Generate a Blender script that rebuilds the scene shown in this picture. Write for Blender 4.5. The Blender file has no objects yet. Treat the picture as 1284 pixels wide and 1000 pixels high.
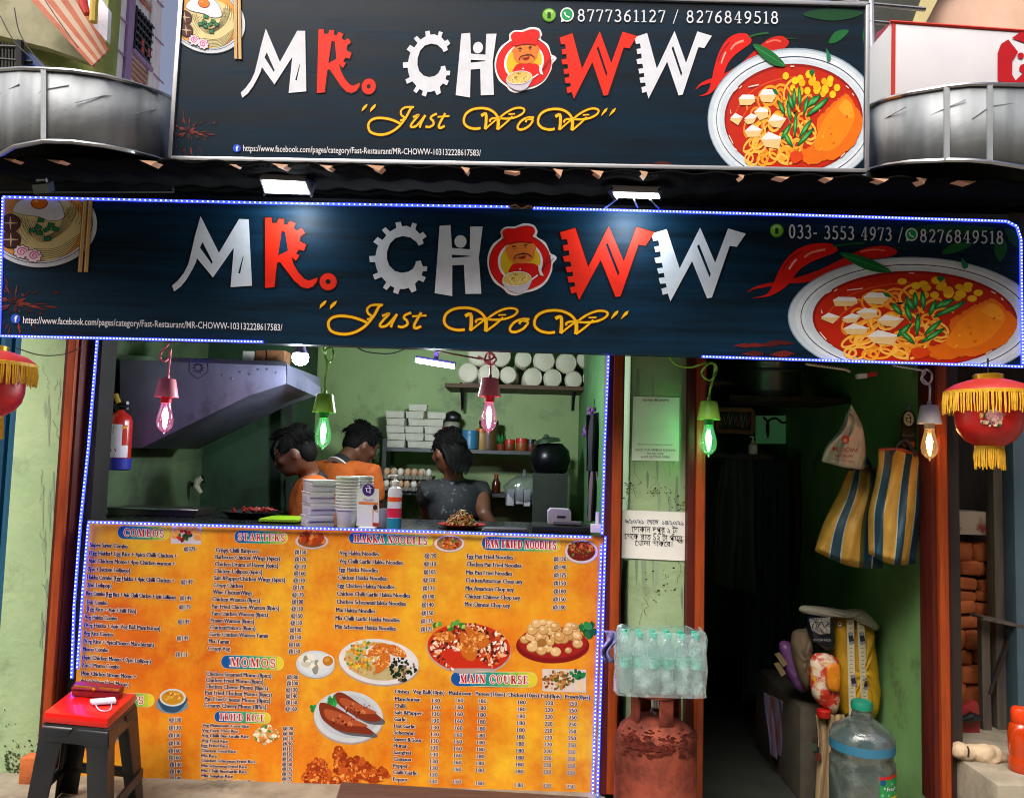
import bpy, bmesh, math, random
from mathutils import Vector, Matrix
from mathutils.geometry import tessellate_polygon
R = math.radians
rnd = random.Random(7)
scene = bpy.context.scene
COL = scene.collection

# ------------------------------------------------------------------ camera, sky, sun, exposure
FOC, CX, CY = 980.0, 642.0, 500.0            # pixels of the 1284 x 1000 photograph
YAW, PITCH, ROLL = R(-0.69), R(4.22), R(1.58)
CAM = Vector((0.0, -3.1, 1.5))
FWD = Vector((math.sin(YAW)*math.cos(PITCH), math.cos(YAW)*math.cos(PITCH), math.sin(PITCH)))
_r0 = Vector((math.cos(YAW), -math.sin(YAW), 0)); _u0 = _r0.cross(FWD)
RGT = math.cos(ROLL)*_r0 + math.sin(ROLL)*_u0
UPV = -math.sin(ROLL)*_r0 + math.cos(ROLL)*_u0
cam_data = bpy.data.cameras.new('camera'); cam = bpy.data.objects.new('camera', cam_data); COL.objects.link(cam)
m = Matrix((RGT, UPV, -FWD)).transposed().to_4x4(); m.translation = CAM
cam.matrix_world = m
cam_data.sensor_fit = 'HORIZONTAL'; cam_data.sensor_width = 36.0
cam_data.lens = FOC/1284.0*36.0; cam_data.clip_end = 2000; cam_data.clip_start = 0.05
scene.camera = cam

SUN_EL, SUN_AZ = R(56), R(212)               # soft sun behind the viewer, to the left
world = bpy.data.worlds.new('World'); scene.world = world; world.use_nodes = True
nt = world.node_tree; nt.nodes.clear()
sky = nt.nodes.new('ShaderNodeTexSky'); sky.sky_type = 'NISHITA'; sky.sun_disc = False
sky.sun_elevation = SUN_EL; sky.sun_rotation = SUN_AZ; sky.dust_density = 10.0; sky.air_density = .4; sky.ozone_density = .6
bg = nt.nodes.new('ShaderNodeBackground'); bg.inputs['Strength'].default_value = 0.15
wo = nt.nodes.new('ShaderNodeOutputWorld')
nt.links.new(sky.outputs['Color'], bg.inputs['Color']); nt.links.new(bg.outputs['Background'], wo.inputs['Surface'])
sd = bpy.data.lights.new('sun', 'SUN'); sd.energy = 1.05; sd.angle = R(35); sd.color = (1.0, 0.97, 0.92)
sun = bpy.data.objects.new('sun', sd); COL.objects.link(sun)
sun_dir = Vector((math.sin(SUN_AZ)*math.cos(SUN_EL), math.cos(SUN_AZ)*math.cos(SUN_EL), math.sin(SUN_EL)))
sun.rotation_euler = (-sun_dir).to_track_quat('-Z', 'Y').to_euler(); sun.location = sun_dir*30
scene.view_settings.view_transform = 'Standard'; scene.view_settings.look = 'None'
scene.view_settings.exposure = 0.84; scene.view_settings.gamma = 1.0
scene.render.engine = 'CYCLES'
scene.cycles.use_denoising = True; scene.cycles.denoising_prefilter = 'ACCURATE'; scene.cycles.filter_width = 1.05; scene.cycles.max_bounces = 8; scene.cycles.transparent_max_bounces = 16
scene.cycles.caustics_reflective = False; scene.cycles.caustics_refractive = False; scene.cycles.sample_clamp_indirect = 4.0

# ------------------------------------------------------------------ pixel <-> place
def ray(px, py):
    return FWD + RGT*((px-CX)/FOC) - UPV*((py-CY)/FOC)
def P(px, py, Y=0.0):
    """point of the vertical plane y = Y that stands behind photo pixel (px, py)"""
    d = ray(px, py); return CAM + d*((Y-CAM.y)/d.y)
def S(px, py, Y=0.0):
    """metres per photo pixel there"""
    return ((P(px, py, Y)-CAM).dot(FWD))/FOC
def Z0(px, py, z):
    d = ray(px, py); return CAM + d*((z-CAM.z)/d.z)

# ------------------------------------------------------------------ materials
_M = {}
def srgb(h):
    h = h.lstrip('#'); out = []
    for i in (0, 2, 4):
        c = int(h[i:i+2], 16)/255; out.append(c/12.92 if c <= .04045 else ((c+.055)/1.055)**2.4)
    return tuple(out)
def mat(name, col=(.5,.5,.5), rough=.5, metal=0., col2=None, scale=6., stretch=(1,1,1), detail=5., lo=.35, hi=.7,
        bump=0., bscale=None, emit=None, estr=0., trans=0., alpha=1., spec=.5, coat=0., rvar=.12, dirt=None):
    if name in _M: return _M[name]
    if isinstance(col, str): col = srgb(col)
    if isinstance(col2, str): col2 = srgb(col2)
    if isinstance(emit, str): emit = srgb(emit)
    mt = bpy.data.materials.new(name); mt.use_nodes = True; t = mt.node_tree; b = t.nodes['Principled BSDF']
    tc = t.nodes.new('ShaderNodeTexCoord'); mp = t.nodes.new('ShaderNodeMapping'); mp.inputs['Scale'].default_value = stretch
    t.links.new(tc.outputs['Object'], mp.inputs['Vector'])
    nz = t.nodes.new('ShaderNodeTexNoise'); nz.inputs['Scale'].default_value = scale; nz.inputs['Detail'].default_value = detail
    nz.inputs['Roughness'].default_value = .6
    t.links.new(mp.outputs['Vector'], nz.inputs['Vector'])
    rp = t.nodes.new('ShaderNodeMapRange'); rp.inputs['From Min'].default_value = lo; rp.inputs['From Max'].default_value = hi
    t.links.new(nz.outputs['Fac'], rp.inputs['Value'])
    if col2 is None: col2 = tuple(c*.88 for c in col)
    mx = t.nodes.new('ShaderNodeMix'); mx.data_type = 'RGBA'
    mx.inputs['A'].default_value = (*col, 1); mx.inputs['B'].default_value = (*col2, 1)
    t.links.new(rp.outputs['Result'], mx.inputs['Factor'])
    csock = mx.outputs['Result']
    if dirt:                                   # (colour, scale, lo, hi): blotches of their own shape
        dc, ds, dl, dh = dirt
        n2 = t.nodes.new('ShaderNodeTexNoise'); n2.inputs['Scale'].default_value = ds; n2.inputs['Detail'].default_value = 8; n2.inputs['Roughness'].default_value = .7
        t.links.new(tc.outputs['Object'], n2.inputs['Vector'])
        r2 = t.nodes.new('ShaderNodeMapRange'); r2.inputs['From Min'].default_value = dl; r2.inputs['From Max'].default_value = dh
        t.links.new(n2.outputs['Fac'], r2.inputs['Value'])
        m2 = t.nodes.new('ShaderNodeMix'); m2.data_type = 'RGBA'
        t.links.new(r2.outputs['Result'], m2.inputs['Factor']); t.links.new(csock, m2.inputs['A'])
        m2.inputs['B'].default_value = (*(srgb(dc) if isinstance(dc, str) else dc), 1)
        csock = m2.outputs['Result']
    t.links.new(csock, b.inputs['Base Color'])
    rr = t.nodes.new('ShaderNodeMapRange'); rr.inputs['To Min'].default_value = max(.03, rough-rvar); rr.inputs['To Max'].default_value = min(1, rough+rvar)
    t.links.new(nz.outputs['Fac'], rr.inputs['Value']); t.links.new(rr.outputs['Result'], b.inputs['Roughness'])
    b.inputs['Metallic'].default_value = metal; b.inputs['Specular IOR Level'].default_value = spec
    b.inputs['Coat Weight'].default_value = coat
    if bump:
        bp = t.nodes.new('ShaderNodeBump'); bp.inputs['Strength'].default_value = bump; bp.inputs['Distance'].default_value = .01
        if bscale:
            n3 = t.nodes.new('ShaderNodeTexNoise'); n3.inputs['Scale'].default_value = bscale; n3.inputs['Detail'].default_value = 4
            t.links.new(tc.outputs['Object'], n3.inputs['Vector']); t.links.new(n3.outputs['Fac'], bp.inputs['Height'])
        else: t.links.new(nz.outputs['Fac'], bp.inputs['Height'])
        t.links.new(bp.outputs['Normal'], b.inputs['Normal'])
    if emit:
        b.inputs['Emission Color'].default_value = (*emit, 1); b.inputs['Emission Strength'].default_value = estr
    b.inputs['Transmission Weight'].default_value = trans; b.inputs['Alpha'].default_value = alpha
    _M[name] = mt; return mt
def film(name, tint, gloss=.12, rough=.1, white=0., lit=None, dcol=(.8,.85,.85)):
    """thin clear sheet: tinted transparency with a coat of reflection"""
    if name in _M: return _M[name]
    mt = bpy.data.materials.new(name); mt.use_nodes = True; t = mt.node_tree; t.nodes.clear()
    o = t.nodes.new('ShaderNodeOutputMaterial'); tr = t.nodes.new('ShaderNodeBsdfTransparent'); tr.inputs['Color'].default_value = (*tint, 1)
    gl = t.nodes.new('ShaderNodeBsdfGlossy'); gl.inputs['Roughness'].default_value = rough
    df = t.nodes.new('ShaderNodeBsdfDiffuse'); df.inputs['Color'].default_value = (*dcol, 1)
    lw = t.nodes.new('ShaderNodeLayerWeight'); lw.inputs['Blend'].default_value = .35
    mr = t.nodes.new('ShaderNodeMapRange'); mr.inputs['To Min'].default_value = gloss; mr.inputs['To Max'].default_value = .75
    t.links.new(lw.outputs['Facing'], mr.inputs['Value'])
    m1 = t.nodes.new('ShaderNodeMixShader'); t.links.new(mr.outputs['Result'], m1.inputs['Fac'])
    t.links.new(tr.outputs[0], m1.inputs[1]); t.links.new(gl.outputs[0], m1.inputs[2])
    m2 = t.nodes.new('ShaderNodeMixShader'); m2.inputs['Fac'].default_value = white
    t.links.new(m1.outputs[0], m2.inputs[1]); t.links.new(df.outputs[0], m2.inputs[2])
    if white:
        tc = t.nodes.new('ShaderNodeTexCoord'); nz = t.nodes.new('ShaderNodeTexNoise'); nz.inputs['Scale'].default_value = 22; nz.inputs['Detail'].default_value = 5
        t.links.new(tc.outputs['Object'], nz.inputs['Vector'])
        r2 = t.nodes.new('ShaderNodeMapRange'); r2.inputs['From Min'].default_value = .45; r2.inputs['From Max'].default_value = .75; r2.inputs['To Min'].default_value = white*.55; r2.inputs['To Max'].default_value = min(.95, white*1.6)
        t.links.new(nz.outputs['Fac'], r2.inputs['Value']); t.links.new(r2.outputs['Result'], m2.inputs['Fac'])
        bp = t.nodes.new('ShaderNodeBump'); bp.inputs['Strength'].default_value = .6; bp.inputs['Distance'].default_value = .01
        t.links.new(nz.outputs['Fac'], bp.inputs['Height']); t.links.new(bp.outputs['Normal'], gl.inputs['Normal'])
    if lit:
        em = t.nodes.new('ShaderNodeEmission'); em.inputs['Color'].default_value = (*lit[0], 1); em.inputs['Strength'].default_value = lit[1]
        ad = t.nodes.new('ShaderNodeAddShader'); t.links.new(m2.outputs[0], ad.inputs[0]); t.links.new(em.outputs[0], ad.inputs[1]); t.links.new(ad.outputs[0], o.inputs['Surface'])
    else: t.links.new(m2.outputs[0], o.inputs['Surface'])
    _M[name] = mt; return mt
def glow(name, col, strength):
    return mat(name, (.8,.8,.8), emit=col, estr=strength, rvar=0)
def ink(col, rough=.5):
    """printing ink of one colour"""
    k = 'ink_%s' % (col if isinstance(col, str) else '%02x%02x%02x' % tuple(int(255*c) for c in col))
    return mat(k.replace('#', ''), col, rough=rough, scale=25, rvar=.06, spec=.2)

# ------------------------------------------------------------------ mesh builder
class MB:
    def __init__(s): s.v = []; s.f = []; s.m = []; s.mats = []
    def mi(s, mt):
        if mt not in s.mats: s.mats.append(mt)
        return s.mats.index(mt)
    def add(s, vs, fs, mt):
        n = len(s.v); s.v += [Vector(v) for v in vs]; k = s.mi(mt)
        for f in fs: s.f.append([n+i for i in f]); s.m.append(k)
    def box(s, c, sz, mt, rot=0., M=None, taper=1.):
        c = Vector(c); M = M or Matrix.Rotation(rot, 3, 'Z'); vs = []
        for dz in (-.5, .5):
            k = taper if dz > 0 else 1.
            for dx, dy in ((-.5,-.5),(.5,-.5),(.5,.5),(-.5,.5)):
                vs.append(c + M @ Vector((dx*sz[0]*k, dy*sz[1]*k, dz*sz[2])))
        s.add(vs, [(3,2,1,0),(4,5,6,7),(0,1,5,4),(1,2,6,5),(2,3,7,6),(3,0,4,7)], mt); return s
    def bar(s, a, b, w, d, mt):
        a = Vector(a); b = Vector(b); z = (b-a).normalized(); y = Vector((0,1,0))
        if abs(z.y) > .95: y = Vector((1,0,0))
        x = y.cross(z).normalized(); y = z.cross(x)
        s.box((a+b)/2, (w, d, (b-a).length), mt, M=Matrix((x,y,z)).transposed()); return s
    def prism(s, pts, off, mt):
        """closed outline of 3-D points pushed along off"""
        pts = [Vector(p) for p in pts]; n = len(pts); off = Vector(off); vs = pts + [p+off for p in pts]
        tr = tessellate_polygon([pts]); fs = [tuple(t) for t in tr] + [tuple(n+i for i in reversed(t)) for t in tr]
        fs += [(i, (i+1) % n, n+(i+1) % n, n+i) for i in range(n)]
        s.add(vs, fs, mt); return s
    def tube(s, pts, r, mt, seg=8, caps=True, flat=1.):
        pts = [Vector(p) for p in pts]; n = len(pts); rs = r if isinstance(r, (list, tuple)) else [r]*n
        vs = []; fs = []; prev = None
        for i, p in enumerate(pts):
            t = (pts[min(i+1, n-1)]-pts[max(i-1, 0)])
            if t.length < 1e-9: t = Vector((0,0,1))
            t.normalize()
            if prev is None:
                a = Vector((0,0,1)) if abs(t.z) < .9 else Vector((1,0,0)); x = a.cross(t).normalized()
            else: x = (prev - t*prev.dot(t)); x = x.normalized() if x.length > 1e-6 else Vector((1,0,0))
            prev = x; y = t.cross(x)
            for k in range(seg):
                q = 2*math.pi*k/seg; vs.append(p + (x*math.cos(q)+y*math.sin(q)*flat)*rs[i])
        for i in range(n-1):
            for k in range(seg):
                a = i*seg+k; b = i*seg+(k+1) % seg; fs.append((a, b, b+seg, a+seg))
        if caps: fs += [tuple(reversed(range(seg))), tuple(range((n-1)*seg, n*seg))]
        s.add(vs, fs, mt); return s
    def lathe(s, c, prof, mt, seg=20, M=None, sx=1., sy=1.):
        c = Vector(c); M = M or Matrix.Identity(3); vs = []; fs = []; n = len(prof)
        for r, z in prof:
            for k in range(seg):
                q = 2*math.pi*k/seg; vs.append(c + M @ Vector((r*math.cos(q)*sx, r*math.sin(q)*sy, z)))
        for i in range(n-1):
            for k in range(seg):
                a = i*seg+k; b = i*seg+(k+1) % seg; fs.append((a, b, b+seg, a+seg))
        if prof[0][0] > 1e-5: fs.append(tuple(reversed(range(seg))))
        if prof[-1][0] > 1e-5: fs.append(tuple(range((n-1)*seg, n*seg)))
        s.add(vs, fs, mt); return s
    def ell(s, c, r, mt, M=None, seg=14, rings=9, jit=0., rg=rnd):
        prof = []; c = Vector(c); M = M or Matrix.Identity(3); vs = []; fs = []
        for i in range(rings+1):
            a = math.pi*i/rings
            for k in range(seg):
                q = 2*math.pi*k/seg; j = 1+rg.uniform(-jit, jit)
                vs.append(c + M @ Vector((r[0]*math.sin(a)*math.cos(q)*j, r[1]*math.sin(a)*math.sin(q)*j, -r[2]*math.cos(a)*j)))
        for i in range(rings):
            for k in range(seg):
                a = i*seg+k; b = i*seg+(k+1) % seg; fs.append((a, b, b+seg, a+seg))
        s.add(vs, fs, mt); return s
    def grid(s, fn, nu, nv, mt, wrap=False):
        vs = [fn(i/nu, j/nv) for j in range(nv+1) for i in range(nu+1)]
        fs = [(j*(nu+1)+i, j*(nu+1)+i+1, (j+1)*(nu+1)+i+1, (j+1)*(nu+1)+i) for j in range(nv) for i in range(nu)]
        s.add(vs, fs, mt); return s
    def build(s, name, parent=None, loc=None, bevel=0., smooth=True, weld=True, angle=38, solid=0.):
        org = Vector(loc) if loc is not None else (Vector(parent['_w']) if parent is not None and '_w' in parent else Vector())
        me = bpy.data.meshes.new(name); me.from_pydata([v-org for v in s.v], [], s.f)
        for mt in s.mats: me.materials.append(mt)
        for p, k in zip(me.polygons, s.m): p.material_index = k
        if weld or bevel:
            bm = bmesh.new(); bm.from_mesh(me)
            if weld: bmesh.ops.remove_doubles(bm, verts=bm.verts, dist=1e-5)
            bmesh.ops.recalc_face_normals(bm, faces=bm.faces)
            if bevel:
                ed = [e for e in bm.edges if len(e.link_faces) == 2 and e.calc_face_angle(0) > R(35)]
                bmesh.ops.bevel(bm, geom=ed, offset=bevel, segments=2, affect='EDGES', profile=.6, clamp_overlap=True)
            bm.to_mesh(me); bm.free()
        if smooth and hasattr(me, 'set_sharp_from_angle'):
            me.shade_smooth(); me.set_sharp_from_angle(angle=R(angle))
        o = bpy.data.objects.new(name, me); COL.objects.link(o)
        if parent is not None: o.parent = parent
        elif loc is not None: o.location = org
        if loc is not None: o['_w'] = tuple(org)
        else: o['_w'] = tuple(org)
        if solid:
            md = o.modifiers.new('thickness', 'SOLIDIFY'); md.thickness = solid; md.offset = 0
        return o
def thing(name, label, cat, loc, group=None):
    o = bpy.data.objects.new(name, None); COL.objects.link(o); o.location = Vector(loc); o['_w'] = tuple(loc)
    o.empty_display_size = .05; o['label'] = label; o['category'] = cat
    if group: o['group'] = group
    return o
def tag(o, label, cat, group=None):
    o['label'] = label; o['category'] = cat
    if group: o['group'] = group
    return o
def struct(o): o['kind'] = 'structure'; return o
def dup(root, loc, label=None, group=None, dz=0.):
    """copy of a thing with its parts and their parts"""
    def cp(o, par):
        c = o.copy(); COL.objects.link(c); c.parent = par
        for ch in [x for x in scene.objects if x.parent is o]: cp(ch, c)
        return c
    r = cp(root, None); r.location = Vector(loc); r['_w'] = tuple(loc)
    if dz: r.rotation_euler = (0, 0, dz)
    if label: r['label'] = label
    if group: r['group'] = group
    return r

# ------------------------------------------------------------------ printed artwork, laid on a surface
def spline(pts, n=6, closed=False):
    out = []; N = len(pts); rng = range(N if closed else N-1)
    g = lambda i: pts[i % N] if closed else pts[max(0, min(N-1, i))]
    for i in rng:
        p0, p1, p2, p3 = g(i-1), g(i), g(i+1), g(i+2)
        for k in range(n):
            t = k/n
            out.append(tuple(.5*(2*p1[j]+(p2[j]-p0[j])*t+(2*p0[j]-5*p1[j]+4*p2[j]-p3[j])*t*t+(3*p1[j]-p0[j]-3*p2[j]+p3[j])*t**3) for j in (0, 1)))
    if not closed: out.append(tuple(pts[-1]))
    return out
def oval(cx, cy, rx, ry=None, n=40, rot=0., a0=0., a1=360.):
    ry = rx if ry is None else ry; o = []; full = abs(a1-a0) >= 359.9
    for i in range(n if full else n+1):
        a = R(a0+(a1-a0)*i/n); x, y = rx*math.cos(a), ry*math.sin(a)
        o.append((cx+x*math.cos(rot)-y*math.sin(rot), cy+x*math.sin(rot)+y*math.cos(rot)))
    return o
_TX = {}
def glyphs(s, fat=0.):
    k = (s, fat)
    if k not in _TX:
        c = bpy.data.curves.new('type', 'FONT'); c.body = s; c.resolution_u = 2; c.offset = fat
        o = bpy.data.objects.new('type', c); COL.objects.link(o)
        me = bpy.data.meshes.new_from_object(o); me.calc_loop_triangles()
        vs = [(v.co.x, v.co.y) for v in me.vertices]; ts = [tuple(t.vertices) for t in me.loop_triangles]
        bpy.data.objects.remove(o); bpy.data.curves.remove(c); bpy.data.meshes.remove(me)
        _TX[k] = (vs, ts)
    return _TX[k]
def clip_tri(tri, quad):
    poly = list(tri); n = len(quad)
    for i in range(n):
        a, b = quad[i], quad[(i+1) % n]; out = []
        ins = lambda p: (b[0]-a[0])*(p[1]-a[1])-(b[1]-a[1])*(p[0]-a[0])
        for j in range(len(poly)):
            p, q = poly[j], poly[(j+1) % len(poly)]; dp, dq = ins(p), ins(q)
            if dp >= 0: out.append(p)
            if dp*dq < 0: t = dp/(dp-dq); out.append((p[0]+(q[0]-p[0])*t, p[1]+(q[1]-p[1])*t))
        poly = out
        if len(poly) < 3: return []
    return poly
class Art:
    """flat printed shapes, each layer half a millimetre above the one below"""
    def __init__(s, surf, clip=None, T=None): s.mb = MB(); s.surf = surf; s.clip = clip; s.T = T; s.k = 0
    def tris(s, vs, ts, mt, L):
        if s.T: vs = [s.T(p) for p in vs]
        s.k = (s.k+1) % 40; L = L + s.k*.006
        if s.clip is None:
            s.mb.add([s.surf(p[0], p[1], L) for p in vs], ts, mt); return
        for t in ts:
            q = clip_tri([vs[i] for i in t], s.clip)
            if q: s.mb.add([s.surf(p[0], p[1], L) for p in q], [tuple(range(len(q)))], mt)
    def poly(s, pts, col, L=1, holes=()):
        loops = [[Vector((p[0], p[1], 0)) for p in l] for l in (pts, *holes)]
        flat = [p for l in (pts, *holes) for p in l]
        s.tris(flat, [tuple(t) for t in tessellate_polygon(loops)], col if not isinstance(col, str) else ink(col), L)
    def line(s, pts, w, col, L=2, closed=False):
        n = len(pts); ws = w if isinstance(w, (list, tuple)) else [w]*n; vs = []
        for i, p in enumerate(pts):
            a = pts[(i-1) % n] if closed else pts[max(i-1, 0)]; b = pts[(i+1) % n] if closed else pts[min(i+1, n-1)]
            dx, dy = b[0]-a[0], b[1]-a[1]; l = math.hypot(dx, dy) or 1; nx, ny = -dy/l*ws[i]/2, dx/l*ws[i]/2
            vs += [(p[0]+nx, p[1]+ny), (p[0]-nx, p[1]-ny)]
        ts = []
        for i in range(n if closed else n-1):
            a, b = 2*i, 2*((i+1) % n); ts += [(a, a+1, b+1), (a, b+1, b)]
        s.tris(vs, ts, col if not isinstance(col, str) else ink(col), L)
    def text(s, st, p0, p1, h, col, L=3, halo=None, fat=0., hf=.035, lean=0.):
        """one line of type from p0 to p1 along its baseline, capitals h pixels tall"""
        for k, (c, f) in enumerate(((halo, hf+fat), (col, fat))):
            if c is None: continue
            v0, _ = glyphs(st, 0.)
            x0 = min(v[0] for v in v0); x1 = max(v[0] for v in v0)
            vs, ts = glyphs(st, f)
            ux, uy = (p1[0]-p0[0])/(x1-x0), (p1[1]-p0[1])/(x1-x0); sc = h/.7
            s.tris([(p0[0]+(x-x0)*ux+y*sc*lean, p0[1]+(x-x0)*uy-y*sc) for x, y in vs], ts, ink(c), L+k)
    def bold(s, st, p0, p1, h, col, L=2, halo=None, w=.3, hw=.72):
        """heavier type: the line struck several times, side by side"""
        for k, (c, sh) in enumerate(((halo, ((-hw,-hw),(hw,-hw),(-hw,hw),(hw,hw),(-hw-.25,0),(hw+.25,0))), (col, ((-w,0),(0,0),(w,0))))):
            if c is None: continue
            for dx, dy in sh: s.text(st, (p0[0]+dx, p0[1]+dy), (p1[0]+dx, p1[1]+dy), h, c, L+k)
    def serif(s, st, p0, p1, h, col, L=3, halo=None, bold=1.):
        wd = [SERIF[c][0] if c in SERIF else .4 for c in st]; tot = sum(wd)+.14*(len(st)-1); k = math.hypot(p1[0]-p0[0], p1[1]-p0[1])/tot
        ux, uy = (p1[0]-p0[0])/(tot*k), (p1[1]-p0[1])/(tot*k)
        for c_, extra, LL in ((halo, h*.16, L), (col, 0., L+1)):
            if c_ is None: continue
            x = 0.
            for ch, w in zip(st, wd):
                for kind, pts in (SERIF[ch][1] if ch in SERIF else ()):
                    tw = {'T': .19, 'h': .075, 'm': .12}[kind]*h*bold*(1 if kind != 'h' else .9)+extra
                    q = [(p0[0]+(x+a)*k*ux, p0[1]+(x+a)*k*uy-b*h) for a, b in pts]
                    if extra:
                        a, b = q[0], q[1]; l = math.hypot(a[0]-b[0], a[1]-b[1]) or 1; q[0] = (a[0]+(a[0]-b[0])/l*extra/2, a[1]+(a[1]-b[1])/l*extra/2)
                        a, b = q[-1], q[-2]; l = math.hypot(a[0]-b[0], a[1]-b[1]) or 1; q[-1] = (a[0]+(a[0]-b[0])/l*extra/2, a[1]+(a[1]-b[1])/l*extra/2)
                    s.line(q, tw, c_, LL)
                x += w+.14
    def build(s, name, parent): return s.mb.build(name, parent, smooth=False, weld=False)
def _arc(cx, cy, rx, ry, a0, a1, n=14): return [(cx+rx*math.cos(R(a0+(a1-a0)*i/n)), cy+ry*math.sin(R(a0+(a1-a0)*i/n))) for i in range(n+1)]
def _sf(x, y, w=.34): return ('h', [(x-w/2, y), (x+w/2, y)])
_b, _t = .035, .965
SERIF = {
 'A': (.8, [('h', [(.12,.0),(.42,1)]), ('T', [(.4,1),(.68,0)]), ('h', [(.2,.35),(.56,.35)]), _sf(.12,_b), _sf(.68,_b)]),
 'B': (.7, [('T', [(.2,0),(.2,1)]), _sf(.15,_b,.3), _sf(.15,_t,.3), ('m', [(.2,_t)]+_arc(.38,.76,.2,.205,90,-90)+[(.2,.55)]), ('m', [(.2,.54)]+_arc(.4,.29,.24,.25,90,-90)+[(.2,_b)])]),
 'C': (.76, [('m', _arc(.42,.5,.32,.47,50,310,20)), ('h', [(.66,.68),(.66,.98)])]),
 'D': (.8, [('T', [(.2,0),(.2,1)]), _sf(.16,_b,.3), _sf(.16,_t,.3), ('m', [(.2,_t)]+_arc(.36,.5,.36,.465,90,-90,18)+[(.2,_b)])]),
 'E': (.68, [('T', [(.2,0),(.2,1)]), _sf(.16,_b,.3), _sf(.16,_t,.3), ('h', [(.2,_t),(.6,_t),(.6,.75)]), ('h', [(.2,.52),(.46,.52)]), ('h', [(.2,_b),(.63,_b),(.63,.27)])]),
 'F': (.64, [('T', [(.2,0),(.2,1)]), _sf(.2,_b,.38), _sf(.16,_t,.3), ('h', [(.2,_t),(.6,_t),(.6,.75)]), ('h', [(.2,.52),(.46,.52)])]),
 'H': (.84, [('T', [(.2,0),(.2,1)]), ('T', [(.64,0),(.64,1)]), ('h', [(.2,.52),(.64,.52)]), _sf(.2,_b), _sf(.2,_t), _sf(.64,_b), _sf(.64,_t)]),
 'I': (.4, [('T', [(.2,0),(.2,1)]), _sf(.2,_b), _sf(.2,_t)]),
 'K': (.8, [('T', [(.2,0),(.2,1)]), _sf(.2,_b), _sf(.2,_t), ('h', [(.24,.4),(.62,1)]), ('T', [(.36,.56),(.68,0)]), _sf(.62,_t,.28), _sf(.68,_b,.28)]),
 'L': (.66, [('T', [(.2,0),(.2,1)]), _sf(.16,_b,.3), _sf(.2,_t), ('h', [(.2,_b),(.62,_b),(.62,.28)])]),
 'M': (.98, [('h', [(.16,0),(.16,1)]), ('T', [(.2,1),(.48,.05)]), ('h', [(.48,.05),(.74,1)]), ('T', [(.78,0),(.78,1)]), _sf(.16,_b), _sf(.78,_b), _sf(.14,_t,.26), _sf(.8,_t,.28)]),
 'N': (.84, [('h', [(.16,0),(.16,1)]), ('T', [(.18,1),(.66,.03)]), ('h', [(.68,0),(.68,1)]), _sf(.16,_b), _sf(.13,_t,.26), _sf(.68,_t)]),
 'O': (.8, [('m', _arc(.4,.5,.32,.46,0,360,26)), ('m', _arc(.12,.5,.01,.2,90,-90,4)), ('m', _arc(.68,.5,.01,.2,90,-90,4))]),
 'P': (.68, [('T', [(.2,0),(.2,1)]), _sf(.2,_b,.38), _sf(.16,_t,.3), ('m', [(.2,_t)]+_arc(.38,.72,.22,.245,90,-90)+[(.2,.475)])]),
 'R': (.78, [('T', [(.2,0),(.2,1)]), _sf(.2,_b), _sf(.16,_t,.3), ('m', [(.2,_t)]+_arc(.38,.74,.2,.225,90,-90)+[(.2,.515)]), ('T', [(.4,.5),(.66,.02)]), _sf(.7,_b,.16)]),
 'S': (.6, [('m', _arc(.3,.73,.2,.235,30,270,14)+_arc(.3,.26,.22,.235,90,-150,14)), ('h', [(.49,.7),(.49,.97)]), ('h', [(.09,.3),(.09,.03)])]),
 'T': (.74, [('T', [(.37,0),(.37,1)]), _sf(.37,_b), ('h', [(.06,.72),(.06,_t),(.68,_t),(.68,.72)])]),
 'U': (.82, [('T', [(.2,1),(.2,.3)]), ('m', _arc(.42,.3,.22,.27,180,360,12)), ('h', [(.64,.3),(.64,1)]), _sf(.2,_t), _sf(.64,_t)]),
 '0': (.56, [('m', _arc(.28,.5,.2,.46,0,360,22))]),
 '1': (.4, [('m', [(.22,0),(.22,.98)]), _sf(.22,_b,.34), ('h', [(.22,.97),(.06,.84)])]),
 '2': (.54, [('m', _arc(.27,.72,.18,.24,160,-40,12)+[(.08,.07)]), ('m', [(.06,.06),(.46,.06),(.48,.2)])]),
 '3': (.52, [('m', _arc(.24,.74,.17,.22,150,-90,12)), ('m', _arc(.23,.28,.22,.25,90,-150,14))]),
 '4': (.58, [('m', [(.38,0),(.38,.98)]), ('h', [(.36,.97),(.05,.3),(.54,.3)]), _sf(.38,_b,.26)]),
 '5': (.52, [('m', [(.46,.94),(.14,.94),(.12,.55)]), ('m', _arc(.22,.32,.23,.27,110,-140,14))]),
 '6': (.54, [('m', _arc(.27,.3,.19,.26,0,360,18)), ('m', [(.46,.96),(.24,.8),(.1,.5),(.09,.3)])]),
 '7': (.5, [('m', [(.05,.8),(.07,.94),(.46,.94),(.2,0)])]),
 '8': (.54, [('m', _arc(.27,.74,.16,.21,0,360,16)), ('m', _arc(.27,.28,.2,.25,0,360,18))]),
 '9': (.54, [('m', _arc(.27,.68,.19,.27,0,360,18)), ('m', [(.46,.66),(.42,.35),(.28,.12),(.1,.02)])]),
 '/': (.36, [('h', [(.0,-.1),(.34,1.05)])]), '-': (.36, [('m', [(.04,.4),(.32,.4)])]), ' ': (.28, []),
}
def affine(src, dst):
    """least-squares affine map between two lists of points"""
    def solve(t):
        A = [[sum(r[i]*r[j] for r in rows) for j in range(3)] for i in range(3)]; b = [sum(r[i]*v for r, v in zip(rows, t)) for i in range(3)]
        return Matrix(A).inverted() @ Vector(b)
    rows = [(p[0], p[1], 1.) for p in src]; a = solve([d[0] for d in dst]); c = solve([d[1] for d in dst])
    return lambda p: (a[0]*p[0]+a[1]*p[1]+a[2], c[0]*p[0]+c[1]*p[1]+c[2])
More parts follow.
